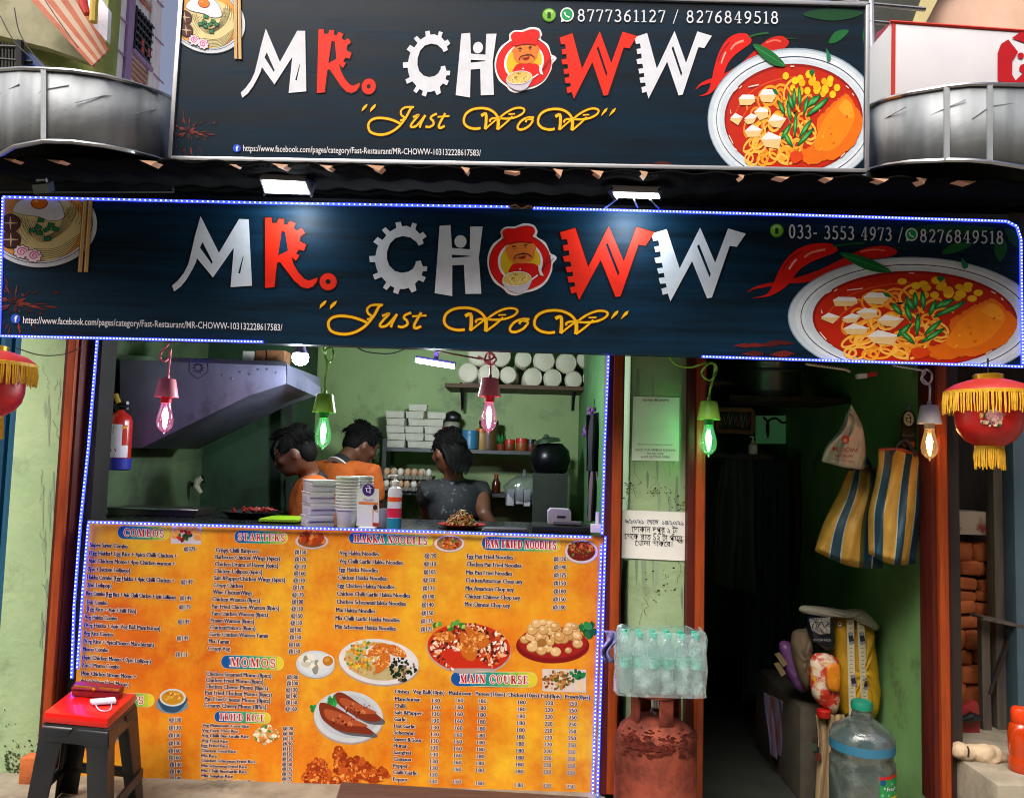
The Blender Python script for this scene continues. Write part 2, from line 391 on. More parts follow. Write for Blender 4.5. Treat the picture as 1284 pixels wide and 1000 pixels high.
def zm(ox, oy, s):
    """pixels of an enlarged crop -> pixels of the photograph"""
    return lambda *pts: [(ox+x*s, oy+y*s) for x, y in pts]

# ================================================================== THE SETTING
GREEN = mat('green_limewash', '#a0b88c', .8, col2='#8aa87c', scale=3.5, bump=.3, bscale=30, dirt=('#4a5238', 2.6, .57, .8))
GREEN_IN = mat('green_room_paint', '#a0b87c', .6, col2='#8fa86e', scale=2.5, bump=.2, bscale=25, dirt=('#3f5636', 2.6, .52, .74))
GREEN_DK = mat('shaded_green_paint', '#528650', .65, col2='#3f6b3d', scale=3, bump=.2, bscale=25, dirt=('#2c4028', 3.3, .58, .75))  # darker copy of the green paint, shade put into its colour
DARKP = mat('dark_plaster', '#2a3028', .8, col2='#1d221c', scale=4, bump=.2)  # general dark stock; behind the fascias it stands in for shade
CONC = mat('worn_concrete', '#8d8674', .85, col2='#6c6454', scale=9, bump=.5, dirt=('#3f3a2c', 5, .55, .75))
STONE = mat('pavement_stone', '#968e80', .85, col2='#5a5448', scale=5, bump=.4)
WOODR = mat('red_brown_door_paint', '#561a10', .55, spec=.3, col2='#3c100a', scale=7, stretch=(6,6,.6), bump=.25)
DKW_ = mat('gap_shade_brown', '#17130f', .8)
WOODO = mat('orange_door_paint', '#a3461a', .5, spec=.3, col2='#7e3212', scale=9, stretch=(8,8,.5), bump=.2)
BLACK = mat('black_plastic', '#101214', .4)
IRON = mat('dark_iron', '#1b1d1f', .5, metal=.6)
STEEL = mat('bare_steel', '#a9adb0', .3, metal=1., col2='#8a8e92', scale=5)
WHITE = mat('white_card', '#dcdcd8', .6, scale=8)

def slab(name, x0, x1, y0, y1, z0, z1, mt, parent=None, bevel=0., loc=None):
    b = MB(); b.box(((x0+x1)/2, (y0+y1)/2, (z0+z1)/2), (x1-x0, y1-y0, z1-z0), mt); return b.build(name, parent, loc=loc, bevel=bevel)

g = MB(); g.add([(-600,-600,0),(600,-600,0),(600,600,0),(-600,600,0)], [(0,1,2,3)], STONE); struct(g.build('ground', loc=(0,0,0)))
struct(slab('doorstep', -2.6, .36, -.62, .0, .004, .235, CONC, loc=(0,0,0), bevel=.02))

XL, XP0, XP1, XR = -1.87, .385, .80, 1.655       # kitchen left wall, pillar, passage right wall
ZC = 2.5
shop = thing('shop_building', 'narrow green painted ground floor shop with a kitchen opening and a side passage', 'building', (0,0,0))
# front pillars
def pil(x0, x1, mt, y1=.25, z1=2.5): 
    b = MB(); b.box(((x0+x1)/2, y1/2+.0, z1/2), (x1-x0, y1, z1), mt); return b.build('front_pillar', shop, bevel=.008)
pil(-2.02, -1.80, GREEN); pil(.435, .735, GREEN); 
slab('lintel', -2.3, 2.6, .02, .24, 2.32, 2.62, mat('deep_shade_black', '#0a0b0b', .95, spec=.05), shop)  # black colour carries the deep shade between the two signs
# kitchen
slab('side_wall', XL-.1, XL, .25, 2.2, 0, ZC, mat('grimy_shaded_side_wall', '#5c6e4c', .75, col2='#42523a', scale=3, bump=.3, dirt=('#1c2418', 2.2, .5, .7)), shop)  # grime, plus the dim corner's shade worked into a darker paint
slab('back_wall', XL-.1, XP0+.02, 2.1, 2.2, 0, ZC, GREEN_IN, shop)
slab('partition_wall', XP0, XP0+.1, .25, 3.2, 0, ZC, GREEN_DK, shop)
slab('wall_return', XL, P(363,560,1.55).x, 1.5, 2.1, 0, ZC, mat('sooty_shaded_green_wall', '#35543a', .7, col2='#243a28', scale=3, bump=.2, dirt=('#141c14', 2.4, .5, .72)), shop)  # soot, plus the shade left of the lamps mixed into the green
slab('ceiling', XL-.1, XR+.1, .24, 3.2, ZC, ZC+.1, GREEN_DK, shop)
slab('room_floor', XL-.1, XR+.1, .0, 3.3, .0, .012, DARKP, shop)
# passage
slab('passage_wall', XR, XR+.05, .02, 3.2, 0, ZC, mat('lit_green_door_wall', '#7fae6c', .7, col2='#6a9a5a', scale=3, bump=.25, bscale=25, dirt=('#3c5230', 4, .58, .76)), shop)  # lighter copy of the passage green, daylight put into its colour
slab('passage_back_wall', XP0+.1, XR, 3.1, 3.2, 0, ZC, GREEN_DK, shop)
# plaster scars on the middle pillar
def scar(px, py, rx, ry, seed):
    g_ = random.Random(seed); b = Art(lambda x, y, L: P(x, y, -.0012-.0003*L))
    for i in range(34):
        cx, cy = px+g_.gauss(0, rx*.55), py+g_.gauss(0, ry*.55); r = g_.uniform(.3, 1.7)
        if not 781 < cx < 861: continue
        b.poly([(cx+r*g_.uniform(.3,1.5)*math.cos(a), cy+r*g_.uniform(.2,1)*math.sin(a)) for a in [k*.7 for k in range(9)]], ['#5c6a3c','#39452c','#7d8a55','#2b3020'][i % 4], 1)
    return b
for args in ((852, 628, 10, 13, 1), (788, 612, 6, 10, 2), (824, 616, 14, 5, 3), (830, 730, 18, 22, 4)): scar(*args).build('plaster_scar', shop)

# cracks and drip stains in the limewash
def weathering(x0, x1, y0, y1, seed, n):
    g_ = random.Random(seed); b = Art(lambda x, y, L: P(x, y, -.0011-.0003*L))
    for i in range(n):
        x, y = g_.uniform(x0, x1), g_.uniform(y0, y1); pts = [(x, y)]
        for k in range(g_.randint(4, 11)):
            x += g_.uniform(-4, 4); y += g_.uniform(1, 7); pts.append((min(x1, max(x0, x)), min(y1, y)))
        b.line(pts, [g_.uniform(.25, .7) for _ in pts], ['#566350','#3f4a3a','#6d7a62'][i % 3], 1)
    for i in range(n):
        x, y = g_.uniform(x0+2, x1-2), g_.uniform(y0, y1-40); l = g_.uniform(18, 70); w_ = g_.uniform(.8, 2.6)
        b.poly([(x-w_*.4, y), (x+w_*.4, y), (x+w_, y+l*.4), (x+w_*.3, y+l), (x-w_*.3, y+l*.9), (x-w_, y+l*.35)], ['#8ba084','#7f957a','#96a98c'][i % 3], .5)
    return b
weathering(50, 76, 440, 930, 21, 16).build('cracked_paint', shop); weathering(783, 858, 450, 840, 22, 22).build('cracked_paint', shop)

# painted door posts: dark red timber with an orange rebate strip
def post(x, w, strip, z1=2.35, label=None):
    t = MB(); t.box((x, .0, z1/2+.12), (w, .1, z1-.24), WOODR); a = t.build('door_post', shop, bevel=.006)
    s = MB(); s.box((x+strip, -.058, z1/2+.12), (w*.5, .022, z1-.26), WOODO); s.build('post_strip', shop, bevel=.004); return a
zb = P(90, 640).x; slab('gap_shade_board', zb+.025, P(117,640,.02).x, .005, .12, 0, 2.34, DKW_, shop); post(zb-.01, .065, .006); post(P(772, 600).x-.012, .07, .008); post(P(873, 600).x-.008, .07, .01); post(P(1171, 620).x, .07, .0)  # dark board put in for the shaded gap between post and light strip

# ------------------------------------------------------------------ neighbours on the right and left
BLUE = mat('blue_shutter_paint', '#10506e', .5, col2='#0b3a55', scale=5, stretch=(3,3,.5), bump=.15)
sh = thing('roller_shutter', 'dark blue metal shutter at the far left edge beside the green pillar', 'shutter', (-2.2, .1, 0))
b = MB()
for i in range(30): b.tube([(-2.07-i*.06, .1, .0), (-2.07-i*.06, .1, 2.6)], .031, BLUE, seg=8)
b.build('shutter_slats', sh); slab('shutter_frame', -2.05, -2.02, .03, .2, 0, 2.7, BLUE, sh)

nb = thing('neighbour_shop', 'dark recessed stall front with a bare brick pier at the far right', 'building', (1.9, .4, 0))
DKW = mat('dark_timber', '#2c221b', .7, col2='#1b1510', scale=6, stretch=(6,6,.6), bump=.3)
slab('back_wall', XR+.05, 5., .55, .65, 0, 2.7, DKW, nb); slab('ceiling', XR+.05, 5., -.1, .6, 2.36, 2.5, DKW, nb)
BR = mat('worn_brick', '#b8622e', .9, col2='#86401c', scale=8, bump=.9, dirt=('#c9b08c', 9, .66, .8))
MORT = mat('dark_mortar', '#2a1a10', .95, bump=.4)
pa, pb = P(1193, 680, .42), P(1250, 905, .42)
slab('pier_core', pa.x, pb.x, .44, .55, .3, pa.z, MORT, nb)
bb = MB(); gz = random.Random(3); z = .42; row = 0
def lump(b, c, hx, hy, hz, tilt):
    vs = []; fs = []; seg, rings = 14, 8; M = Matrix.Rotation(tilt, 3, 'Y'); e = .42
    pw = lambda v: math.copysign(abs(v)**e, v)
    for i_ in range(rings+1):
        a = -math.pi/2+math.pi*i_/rings
        for k in range(seg):
            q = 2*math.pi*k/seg; jx = 1+gz.uniform(-.07, .07)
            vs.append(Vector(c)+M @ Vector((hx*pw(math.cos(a))*pw(math.cos(q))*jx, hy*pw(math.cos(a))*pw(math.sin(q)), hz*pw(math.sin(a))*jx)))
    for i_ in range(rings):
        for k in range(seg): a = i_*seg+k; b2 = i_*seg+(k+1) % seg; fs.append((a, b2, b2+seg, a+seg))
    b.add(vs, fs, BR)
while z < pa.z:
    h = gz.uniform(.05, .095); x = pa.x-gz.uniform(0, .06)
    while x < pb.x-.02:
        w = gz.uniform(.06, .14)
        if True: lump(bb, (x+w/2, .45+gz.uniform(-.012,.02), z+h/2+gz.uniform(-.008,.008)), w*.52, .05, h*.51, gz.uniform(-.12,.12))
        x += w*gz.uniform(.98, 1.08)
    z += h; row += 1
bb.build('brick_pier', nb)
RUSTW = mat('flaking_white_paint', '#a99a88', .7, col2='#7a2f22', scale=5, lo=.48, hi=.55, bump=.3)
pa, pb = P(1182, 640, .36), P(1246, 671, .36); slab('painted_beam', pa.x, pb.x, .36, .5, pb.z, pa.z, RUSTW, nb, bevel=.004)
GREYP = mat('grey_plank', '#5a5148', .7, col2='#3c352e', scale=6, stretch=(5,5,.6), bump=.3)
a = P(1249, 800, .3); c = P(1275, 800, .3); slab('grey_plank', a.x, c.x, .3, .36, .3, 1.55, GREYP, nb, bevel=.004)
slab('side_plank', XR+.004, XR+.055, -.03, .017, 0, 2.3, DKW, nb, bevel=.004)
SLATE = mat('slate_blue_paint', '#4a5f6b', .55, col2='#39505c', scale=4)
a = P(1275, 800, .22); slab('blue_jamb', a.x, a.x+.25, .22, .3, 0, 1.75, SLATE, nb, bevel=.004)
bk = thing('wooden_bracket', 'dark wooden angle bracket carrying a thin board against the brick pier', 'bracket', P(1232, 900, .3))
w = MB(); w.bar(P(1233, 775, .3), P(1236, 930, .3), .035, .03, GREYP); w.build('upright', bk)
w = MB(); w.bar(P(1224, 772, .27), P(1277, 783, .27), .012, .1, GREYP); w.build('board', bk)
w = MB(); w.bar(P(1270, 786, .28), P(1240, 868, .29), .014, .02, DKW); w.build('brace', bk)
# ledge, its glove, red tray and bottle
LZ = P(1230, 948, -.02).z
lg = MB(); x0 = 1.685; lg.box(((x0+2.9)/2, .06, LZ/2), (2.9-x0, .68, LZ), CONC)
tag(lg.build('concrete_ledge', loc=((x0+2.9)/2, .1, 0), bevel=.02), 'low worn concrete ledge under the brick pier at the right edge', 'ledge')

# ------------------------------------------------------------------ unseen building behind the viewer, added to shade the shop front
ob = thing('unseen_lane_building', 'unseen grey plastered building across the lane, added to shade the shop', 'building', (0, -8.5, 0))
OBW = mat('weathered_plaster', '#8a857c', .85, col2='#6e6a62', scale=1.5, bump=.3, dirt=('#45423c', 1.2, .55, .75))
slab('wall', -26, 26, -10.5, -8.5, 0, 8.2, OBW, ob)
w = MB()
for i in range(-7, 8):
    for z in (1.6, 4.6):
        wo_ = MB(); wo_.box((i*3.3+.6, -8.49, z+.6), (1.1, .06, 1.5), mat('dark_pane', '#161a1c', .15)); wo_.build('window', ob)
slab('balcony_slab', -26, 26, -8.5, -7.6, 3.2, 3.35, OBW, ob)

# ------------------------------------------------------------------ buildings behind, seen over the roof
def quadslab(b, pts, Ys, mt, off=(0, .12, 0)):
    b.prism([P(x, y, Y) for (x, y), Y in zip(pts, Ys)], off, mt)
LAV = mat('lavender_wall', '#dedeea', .7, col2='#c6c6d4', scale=3, bump=.1, dirt=('#77788a', 3, .62, .8))
PURP = mat('purple_trim', '#8d6fa3', .6, col2='#785d8d', scale=5)
OLV = mat('olive_wall', '#8f9a4e', .7, col2='#6e7a3a', scale=3, bump=.15, dirt=('#3f4a24', 2.5, .55, .72))
ORST = mat('orange_band', '#a4583a', .7, col2='#8c482e', scale=6); CRST = mat('cream_band', '#a8937e', .6, scale=6)
ap = thing('apartment_building', 'lavender apartment block with an orange banded balcony at the upper left', 'building', P(120, 100, 6))
def py_(y): return y
# long wall running away from the viewer: near edge at px 128 (Y 4), far edge at px 205 (Y 9)
Wn, Wf = P(120, 60, 4.2), P(206, 60, 9.0); dW = Wf - Wn
def wallpt(px, py, lift=0.):
    d = ray(px, py); n = Vector((-dW.y, dW.x, 0)).normalized(); t = (Wn-CAM).dot(n)/d.dot(n); return CAM + d*t - n*lift*(1 if n.dot(d) < 0 else -1)*-1
def wq(b, pts, mt, lift=0., thick=.1):
    n = Vector((-dW.y, dW.x, 0)).normalized(); n = n if n.dot(ray(160, 60)) > 0 else -n
    b.prism([wallpt(x, y)-n*lift for x, y in pts], n*thick, mt)
w = MB(); wq(w, [(100,-120),(206,-60),(199,130),(100,180)], LAV, 0, .4); w.build('wall', ap)
w = MB(); wq(w, [(161,-20),(168.5,-20),(159.5,120),(152,110)], PURP, .03, .025); w.build('purple_pilaster', ap)
w = MB(); wq(w, [(190,-20),(195,-20),(187,120),(182,112)], LAV, .03, .025); w.build('corner_pier', ap)
for y0 in (18, 62): 
    w = MB(); wq(w, [(131,y0-16),(157,y0+10),(157,y0+12),(131,y0-14)], PURP, .02, .015); w.build('string_course', ap)
for y0 in (-8, 40, 88):
    w = MB(); wq(w, [(188,y0),(204,y0+16),(204,y0+18),(188,y0+2)], PURP, .02, .015); w.build('string_course', ap)
w = MB(); wq(w, [(163,60),(187,85),(186,90),(162,65)], PURP, .06, .055); w.build('sill_band', ap)
wn = MB(); wq(wn, [(168,8),(190,34),(184,80),(164,58)], mat('dark_window', '#14171c', .2), .012, .01); wnd = wn.build('window', ap)
w = MB()
for i in range(6): x = 168+i*3.8; w.tube([wallpt(x, 7+i*4.6, .03), wallpt(x-3.6, 60+i*3.8, .03)], .018, IRON, seg=5)
for i in range(6): y = 10+i*9; w.tube([wallpt(168-i*.8, y, .03), wallpt(190-i*1.0, y+25, .03)], .018, IRON, seg=5)
w.build('grille', wnd)
RED = mat('red_cloth', '#b3231d', .7)
w = MB(); wq(w, [(173,48),(178,52),(177,70),(172,66)], RED, .04, .01); wq(w, [(182,60),(186,62),(185,72),(181,70)], RED, .04, .01); w.build('laundry', wnd)
for i in range(7):
    w = MB(); a = 70+i*3.2; wq(w, [(162-.5*i,a),(184-.6*i,a+22),(184-.6*i,a+25),(162-.5*i,a+3)], ORST if i % 2 == 0 else CRST, .02, .015); w.build('striped_panel', ap)
w = MB(); wq(w, [(169,-10),(190,14),(190,18),(169,-5)], ORST, .02, .015); wq(w, [(169,-16),(190,7),(190,11),(169,-11)], CRST, .02, .015); w.build('striped_panel', ap)
# nearer block with the balcony, its underside banded orange and cream
bl = thing('balcony_block', 'olive green house corner with a balcony banded in orange and cream, far upper left', 'building', P(60, 60, 3))
w = MB(); quadslab(w, [(-60,-80),(134,-60),(131,100),(-60,150)], [3.4,3.4,3.4,3.4], OLV); w.build('wall', bl)
w = MB(); quadslab(w, [(122,-30),(138,-24),(129,96),(118,92)], [3.2]*4, OLV, (0,.2,0)); w.build('corner_pier', bl)
w = MB(); quadslab(w, [(-60,-40),(10,-40),(112,78),(60,60),(-60,30)], [3.2]*5, mat('cream_soffit', '#8e8c70', .8, col2='#5a5c3c', scale=2, lo=.4, hi=.65), (0,.1,0)); w.build('balcony_slab', bl)
for i in range(7):
    k, k1 = 6-i, 7-i
    w = MB(); quadslab(w, [(18+k*10.5,-22),(18+k1*10.5,-22),(115+k1*3,83-k1*2.9),(115+k*3,83-k*2.9)], [2.86+.03*k, 2.86+.03*k1, 2.86+.03*k1, 2.86+.03*k], ORST if i % 2 == 0 else CRST, (0,.02,0)); w.build('balcony_band', bl)
w = MB(); quadslab(w, [(95,-20),(122,-20),(128,0),(136,12),(134,52),(118,34)], [2.84]*6, LAV, (0,.05,0)); w.build('parapet', bl)
tag(MB().tube([P(103,-10,2.75),P(105,8,2.75),P(109,18,2.75)], [.03,.035,.025], RED, seg=9).build('red_cloth', loc=P(104,10,2.7)), 'red cloth hung over the balcony parapet at the upper left', 'laundry')
tag(MB().tube([P(119,-10,2.72),P(117,28,2.72)], .03, mat('yellow_cloth', '#b59a3a', .7), seg=8).build('yellow_cloth', loc=P(118,10,2.72)), 'yellow cloth strip hung beside the red cloth on the balcony', 'laundry')
rl = thing('balcony_railing', 'black iron balcony railing with a blue tarp at the far left edge', 'railing', P(20, 75, 2.2))
w = MB()
for i in range(9): w.tube([P(-4+i*4, 52+i*.9, 2.2), P(-4+i*4, 95, 2.2)], .009, IRON, seg=5)
w.tube([P(-6,59,2.2), P(25,60,2.2)], .016, IRON, seg=6); w.tube([P(-6,74,2.2), P(40,78,2.2)], .012, IRON, seg=6); w.build('rails', rl)
w = MB(); w.tube([P(25,52,2.18), P(26,95,2.18)], .028, IRON, seg=8); w.build('post', rl)
w = MB(); quadslab(w, [(30,62),(40,68),(58,86),(30,88)], [2.22]*4, mat('blue_tarp', '#1f3f7a', .6, bump=.4), (0,.03,0)); w.build('tarp', rl)
for i, (pts, lab) in enumerate(([[(0,20),(18,52),(48,80),(70,96)], 'sagging black cable crossing the upper left balcony'], [[(18,10),(24,40),(40,66),(66,92)], 'second thin black cable dropping beside the iron railing'], [[(56,0),(72,24),(98,60)], 'thin dark cable running under the orange balcony bands'])):
    tag(MB().tube([P(x, y, 2.0+.1*i) for x, y in spline(pts, 5)], .004, BLACK, seg=5).build('cable', loc=P(*pts[0], 2.0)), lab, 'cable')

PEACH = mat('peach_wall', '#c9a791', .75, col2='#b79580', scale=2.5, bump=.15, dirt=('#8a6a58', 3.4, .64, .8))
rh = thing('peach_house', 'peach plastered house with a sloping cream beam at the upper right', 'building', P(1200, 60, 4))
w = MB(); quadslab(w, [(1080,-60),(1400,-60),(1400,160),(1080,160)], [4.2]*4, PEACH); w.build('wall', rh)
w = MB(); quadslab(w, [(1080,-50),(1215,-50),(1150,30),(1080,120)], [4.1]*4, DARKP, (0,.05,0)); w.build('stair_opening', rh)
w = MB(); quadslab(w, [(1163,-12),(1182,-12),(1160,30),(1147,30)], [4.0]*4, mat('pale_olive', '#b3a877', .7), (0,.2,0)); w.build('sloping_beam', rh)
rr = thing('steel_railing', 'shiny steel stair railing behind the right end of the upper sign', 'railing', P(1095, 60, 2.4))
w = MB(); w.tube([P(1092,-20,2.4), P(1094,70,2.4)], .022, STEEL, seg=9); w.build('post', rr)
for y in (6, 28): w = MB(); w.tube([P(1040,y-5,2.4), P(1160,y+6,2.4)], .016, STEEL, seg=8); w.build('rail', rr)
# neighbour's lit box sign, white face with a red emblem
ns = thing('box_sign', 'white shop sign with red end and red emblem, right of the upper sign', 'sign', P(1190, 90, .9))
SW = mat('white_sign_face', '#c9c9cd', .35, col2='#c0c0c6', scale=3); SR = mat('red_sign_side', '#b5281c', .4, scale=3)
w = MB(); w.prism([P(1118,28,.6), P(1400,48,.6), P(1400,150,.6), P(1118,150,.6)], (0,.3,0), SW); w.build('sign_face', ns, bevel=.006)
w = MB(); w.prism([P(1118,28,.598), P(1117,150,.598), P(1096,150,1.2), P(1098,42,1.2)], (.02,0,0), SR); w.build('sign_side', ns)
w = MB(); w.tube([P(1116,27.5,.6), P(1402,47.5,.6)], .008, SR, seg=6); w.build('sign_edge', ns)
ar = Art(lambda x, y, L: P(x, y, .597-.0006*L)); Q = zm(854, 0, .3349); RD = '#a8101c'
ar.poly(Q((1185,300),(1185,200),(1198,165),(1225,148),(1262,195),(1240,230),(1240,280),(1262,318),(1205,318),(1200,304),(1192,308)), RD)
ar.poly([(1284.5+x, y) for x, y in ((-16,48),(10,30),(40,60),(30,110),(-14,104),(4,86),(14,70),(6,56))], RD)
ar.poly(oval(1280, 70, 4), RD); ar.poly(oval(1286, 86, 8, 6), RD); ar.build('emblem', ns)

# galvanised fascia bands, curved in plan
GALV = mat('galvanised_sheet', '#a3abb0', .62, metal=.2, col2='#6a7378', scale=2.6, stretch=(2.4,2.4,.45), detail=3, lo=.36, hi=.66, bump=1., bscale=5., rvar=.16, spec=.4, dirt=('#4a4a46', 3.2, .6, .8))
def fascia(name, label, top, bot, Ys, seams):
    t = thing(name, label, 'awning fascia', P(*bot[len(bot)//2], Ys[len(Ys)//2])); n = len(top)
    b = MB(); vs = [P(x, y, Y) for (x, y), Y in zip(top, Ys)] + [P(x, y, Y) for (x, y), Y in zip(bot, Ys)]
    b.add(vs, [(i, i+1, n+i+1, n+i) for i in range(n-1)], GALV); b.build('sheet', t, solid=.004)
    for pl in (top, bot):
        b = MB(); b.tube([P(x, y, Y-.004) for (x, y), Y in zip(pl, Ys)], .007, STEEL, seg=6); b.build('rolled_edge', t)
    for i in seams:
        b = MB(); b.bar(P(*top[i], Ys[i]-.006), P(*bot[i], Ys[i]-.006), .016, .006, GALV); b.build('seam', t)
    for i in range(0, n-2, 2):
        b = MB(); b.tube([P(top[i][0]+4, top[i][1]*.55+bot[i][1]*.45, Ys[i]-.003), P(top[i+1][0], top[i+1][1]*.72+bot[i+1][1]*.28, Ys[i+1]-.003), P(top[i+2][0]-4, top[i+2][1]*.8+bot[i+2][1]*.2, Ys[i+2]-.003)], .0016, GALV, seg=5); b.build('crease', t)
    b = MB(); xm0, xm1 = bot[0][0], bot[-1][0]; b.prism([P(xm0,150,-.2), P(xm1,150,-.2), P(xm1,240,-.2), P(xm0,240,-.2)], (0,.02,0), DARKP); b.build('shade_backing', t)  # dark sheet added where only shade shows below the band
    b = MB()
    b.add([P(x, y, Y+.02) for (x, y), Y in zip(bot, Ys)] + [P(x, y-10, Y+.75) for (x, y), Y in zip(bot, Ys)], [(i, i+1, n+i+1, n+i) for i in range(n-1)], DARKP); b.build('soffit', t, solid=.004)
    return t
fascia('metal_fascia', 'curved galvanised metal awning band at the upper left', [(-60,96),(0,88),(28,86),(55,87),(90,89),(130,95),(165,104),(195,114),(216,123)], [(-60,215),(0,194),(18,184),(55,177),(90,178),(130,183),(165,190),(195,198),(216,206)], [-.62,-.72,-.78,-.82,-.82,-.79,-.72,-.6,-.45], [3])
fascia('metal_fascia', 'curved galvanised metal awning band at the right beneath the red and white sign', [(1089,134),(1112,124),(1140,117),(1187,109),(1215,106),(1241,106),(1290,107),(1340,112)], [(1089,213),(1112,207),(1140,203),(1187,201),(1215,201),(1241,203),(1290,211),(1340,222)], [-.5,-.62,-.7,-.76,-.78,-.78,-.74,-.66], [3,5])
# corrugated roof sheet whose end shows under the upper sign
CORR = mat('shaded_roof_sheet', '#0c0d0d', .95, spec=.05, col2='#080909', scale=4, bump=.3); CEND = mat('lit_sheet_end', '#d0a888', .8, col2='#b08866', scale=9)  # near-black carries the underside's shade; pale colour is for lit ends
xa, xb = P(-90, 208, -.7).x, P(1400, 230, -.7).x; za = P(640, 209, -.7).z; per = .145; N = int((xb-xa)/per*8)
def corr(x): return .005*math.sin(2*math.pi*(x-xa)/per)
rf = thing('roof_sheet', 'corrugated roof sheet with a wavy edge under the upper sign', 'roof', (0, -.8, za))
b = MB(); b.grid(lambda u, v: Vector((xa+(xb-xa)*u, -.68+.85*v, za+.16*v+corr(xa+(xb-xa)*u))), N, 2, CORR); b.build('sheet', rf, solid=.008, angle=70)
g_ = random.Random(11); 
for i in range(int((xb-xa)/per)):
    b = MB()
    x = xa+per*(i+.72)+g_.uniform(-.012,.012); w_ = g_.uniform(.006,.032); h_ = g_.uniform(.004,.019)
    if g_.random() < .2: continue
    b.prism([(x-w_,-.69,za-.012+h_*.7),(x+w_*.8,-.69,za-.012+h_*.5),(x+w_*.3,-.69,za-.014-h_*.4)], (0,.05,.008), CEND); b.build('lit_rib_end', rf)  # pale chips imitate light catching the sheet ends
b = MB(); b.tube([(xa,-.15,za+.06), (xb,-.15,za+.06)], .018, IRON, seg=6); b.build('purlin', rf)

# ================================================================== SHOP SIGNS
NAVY = mat('navy_vinyl', '#0c2c42', .45, spec=.12, col2='#06161f', scale=3.2, stretch=(.55,1,9), detail=7, lo=.36, hi=.66, bump=.05, bscale=3, dirt=('#1d4560', 7., .66, .9))
NAVY_UP = mat('dark_vinyl', '#0d2637', .3, col2='#06131b', scale=3., stretch=(.5,1,9), detail=7, lo=.36, hi=.66, bump=.35, bscale=1.3, spec=.25)
ALU = mat('aluminium_edge', '#b9bcbf', .4, metal=.8)
LT = '#d3d9e2'; SRED = '#e3260f'; GOLD = '#f0b90f'; DKR = '#3a0f08'
Zr1 = zm(210, 260, .18692); Zc = zm(440, 265, .18692); Zw = zm(690, 265, .2025); Zj = zm(390, 365, .16355); Zk = zm(590, 370, .16355); Zb = zm(930, 270, .2757); Ze = zm(0, 240, .18); Zh = zm(605, 275, .1)
LM = Zr1((222,58),(345,305),(480,78),(545,80),(567,525),(423,535),(445,270),(305,470),(198,340),(190,370),(165,420),(130,480),(90,530),(45,563),(30,525),(70,490),(110,440),(140,380),(160,300),(185,190))
LMh = [Zr1((235,232),(303,365),(298,380),(218,270)), Zr1((508,320),(510,330),(487,445),(474,440))]
LR = Zr1((655,70),(697,70),(700,105),(735,105),(745,78),(783,80),(780,115),(805,118),(820,92),(858,108),(845,140),(868,158),(900,140),(922,172),(890,195),(888,228),(930,250),(915,290),(880,282),(862,310),(885,322),(862,358),(830,330),(845,380),(880,440),(920,480),(950,492),(985,478),(1007,470),(1000,500),(975,530),(940,543),(900,535),(850,490),(800,425),(755,365),(735,372),(717,535),(655,540))
LRh = [Zr1((765,158),(790,165),(808,290),(743,322))]
LC = Zc((488,215),(455,230),(440,205),(400,175),(350,165),(300,178),(262,215),(242,270),(242,320),(258,365),(295,400),(340,412),(385,405),(415,385),(433,355),(435,335),(468,330),(482,368),(512,368),(510,400),(482,402),(475,430),(503,442),(487,475),(455,460),(430,485),(440,530),(408,545),(388,512),(360,520),(328,520),(318,555),(283,543),(292,512),(265,498),(240,528),(214,510),(238,475),(205,440),(160,458),(147,425),(182,410),(168,370),(163,340),(127,340),(122,300),(165,298),(172,260),(183,228),(150,205),(178,172),(212,192),(238,160),(207,125),(232,106),(262,135),(305,110),(298,75),(335,70),(342,100),(375,97),(402,108),(412,75),(443,85),(432,120),(462,150),(485,137),(508,168),(480,188))
LH = Zc((595,97),(668,92),(678,245),(798,255),(800,102),(884,102),(858,310),(875,552),(768,553),(758,358),(680,362),(680,568),(562,548),(580,310))
LHh = [Zc((678,290),(798,298),(798,303),(678,312))]
_W = ((60,130),(155,102),(235,345),(362,92),(455,310),(535,98),(645,130),(590,212),(545,205),(435,525),(405,530),(312,300),(178,548),(162,500),(130,508),(122,470),(155,462),(150,438),(115,440),(105,405),(142,400),(138,372),(105,378),(95,345),(132,340),(125,310),(88,312),(78,280),(118,272),(115,240),(85,245),(78,210),(110,205),(103,172),(72,175))
_Wh = ((355,195),(428,380),(420,400),(343,208))
sh2 = lambda pts, dx, dy: [(x+dx, y+dy) for x, y in pts]

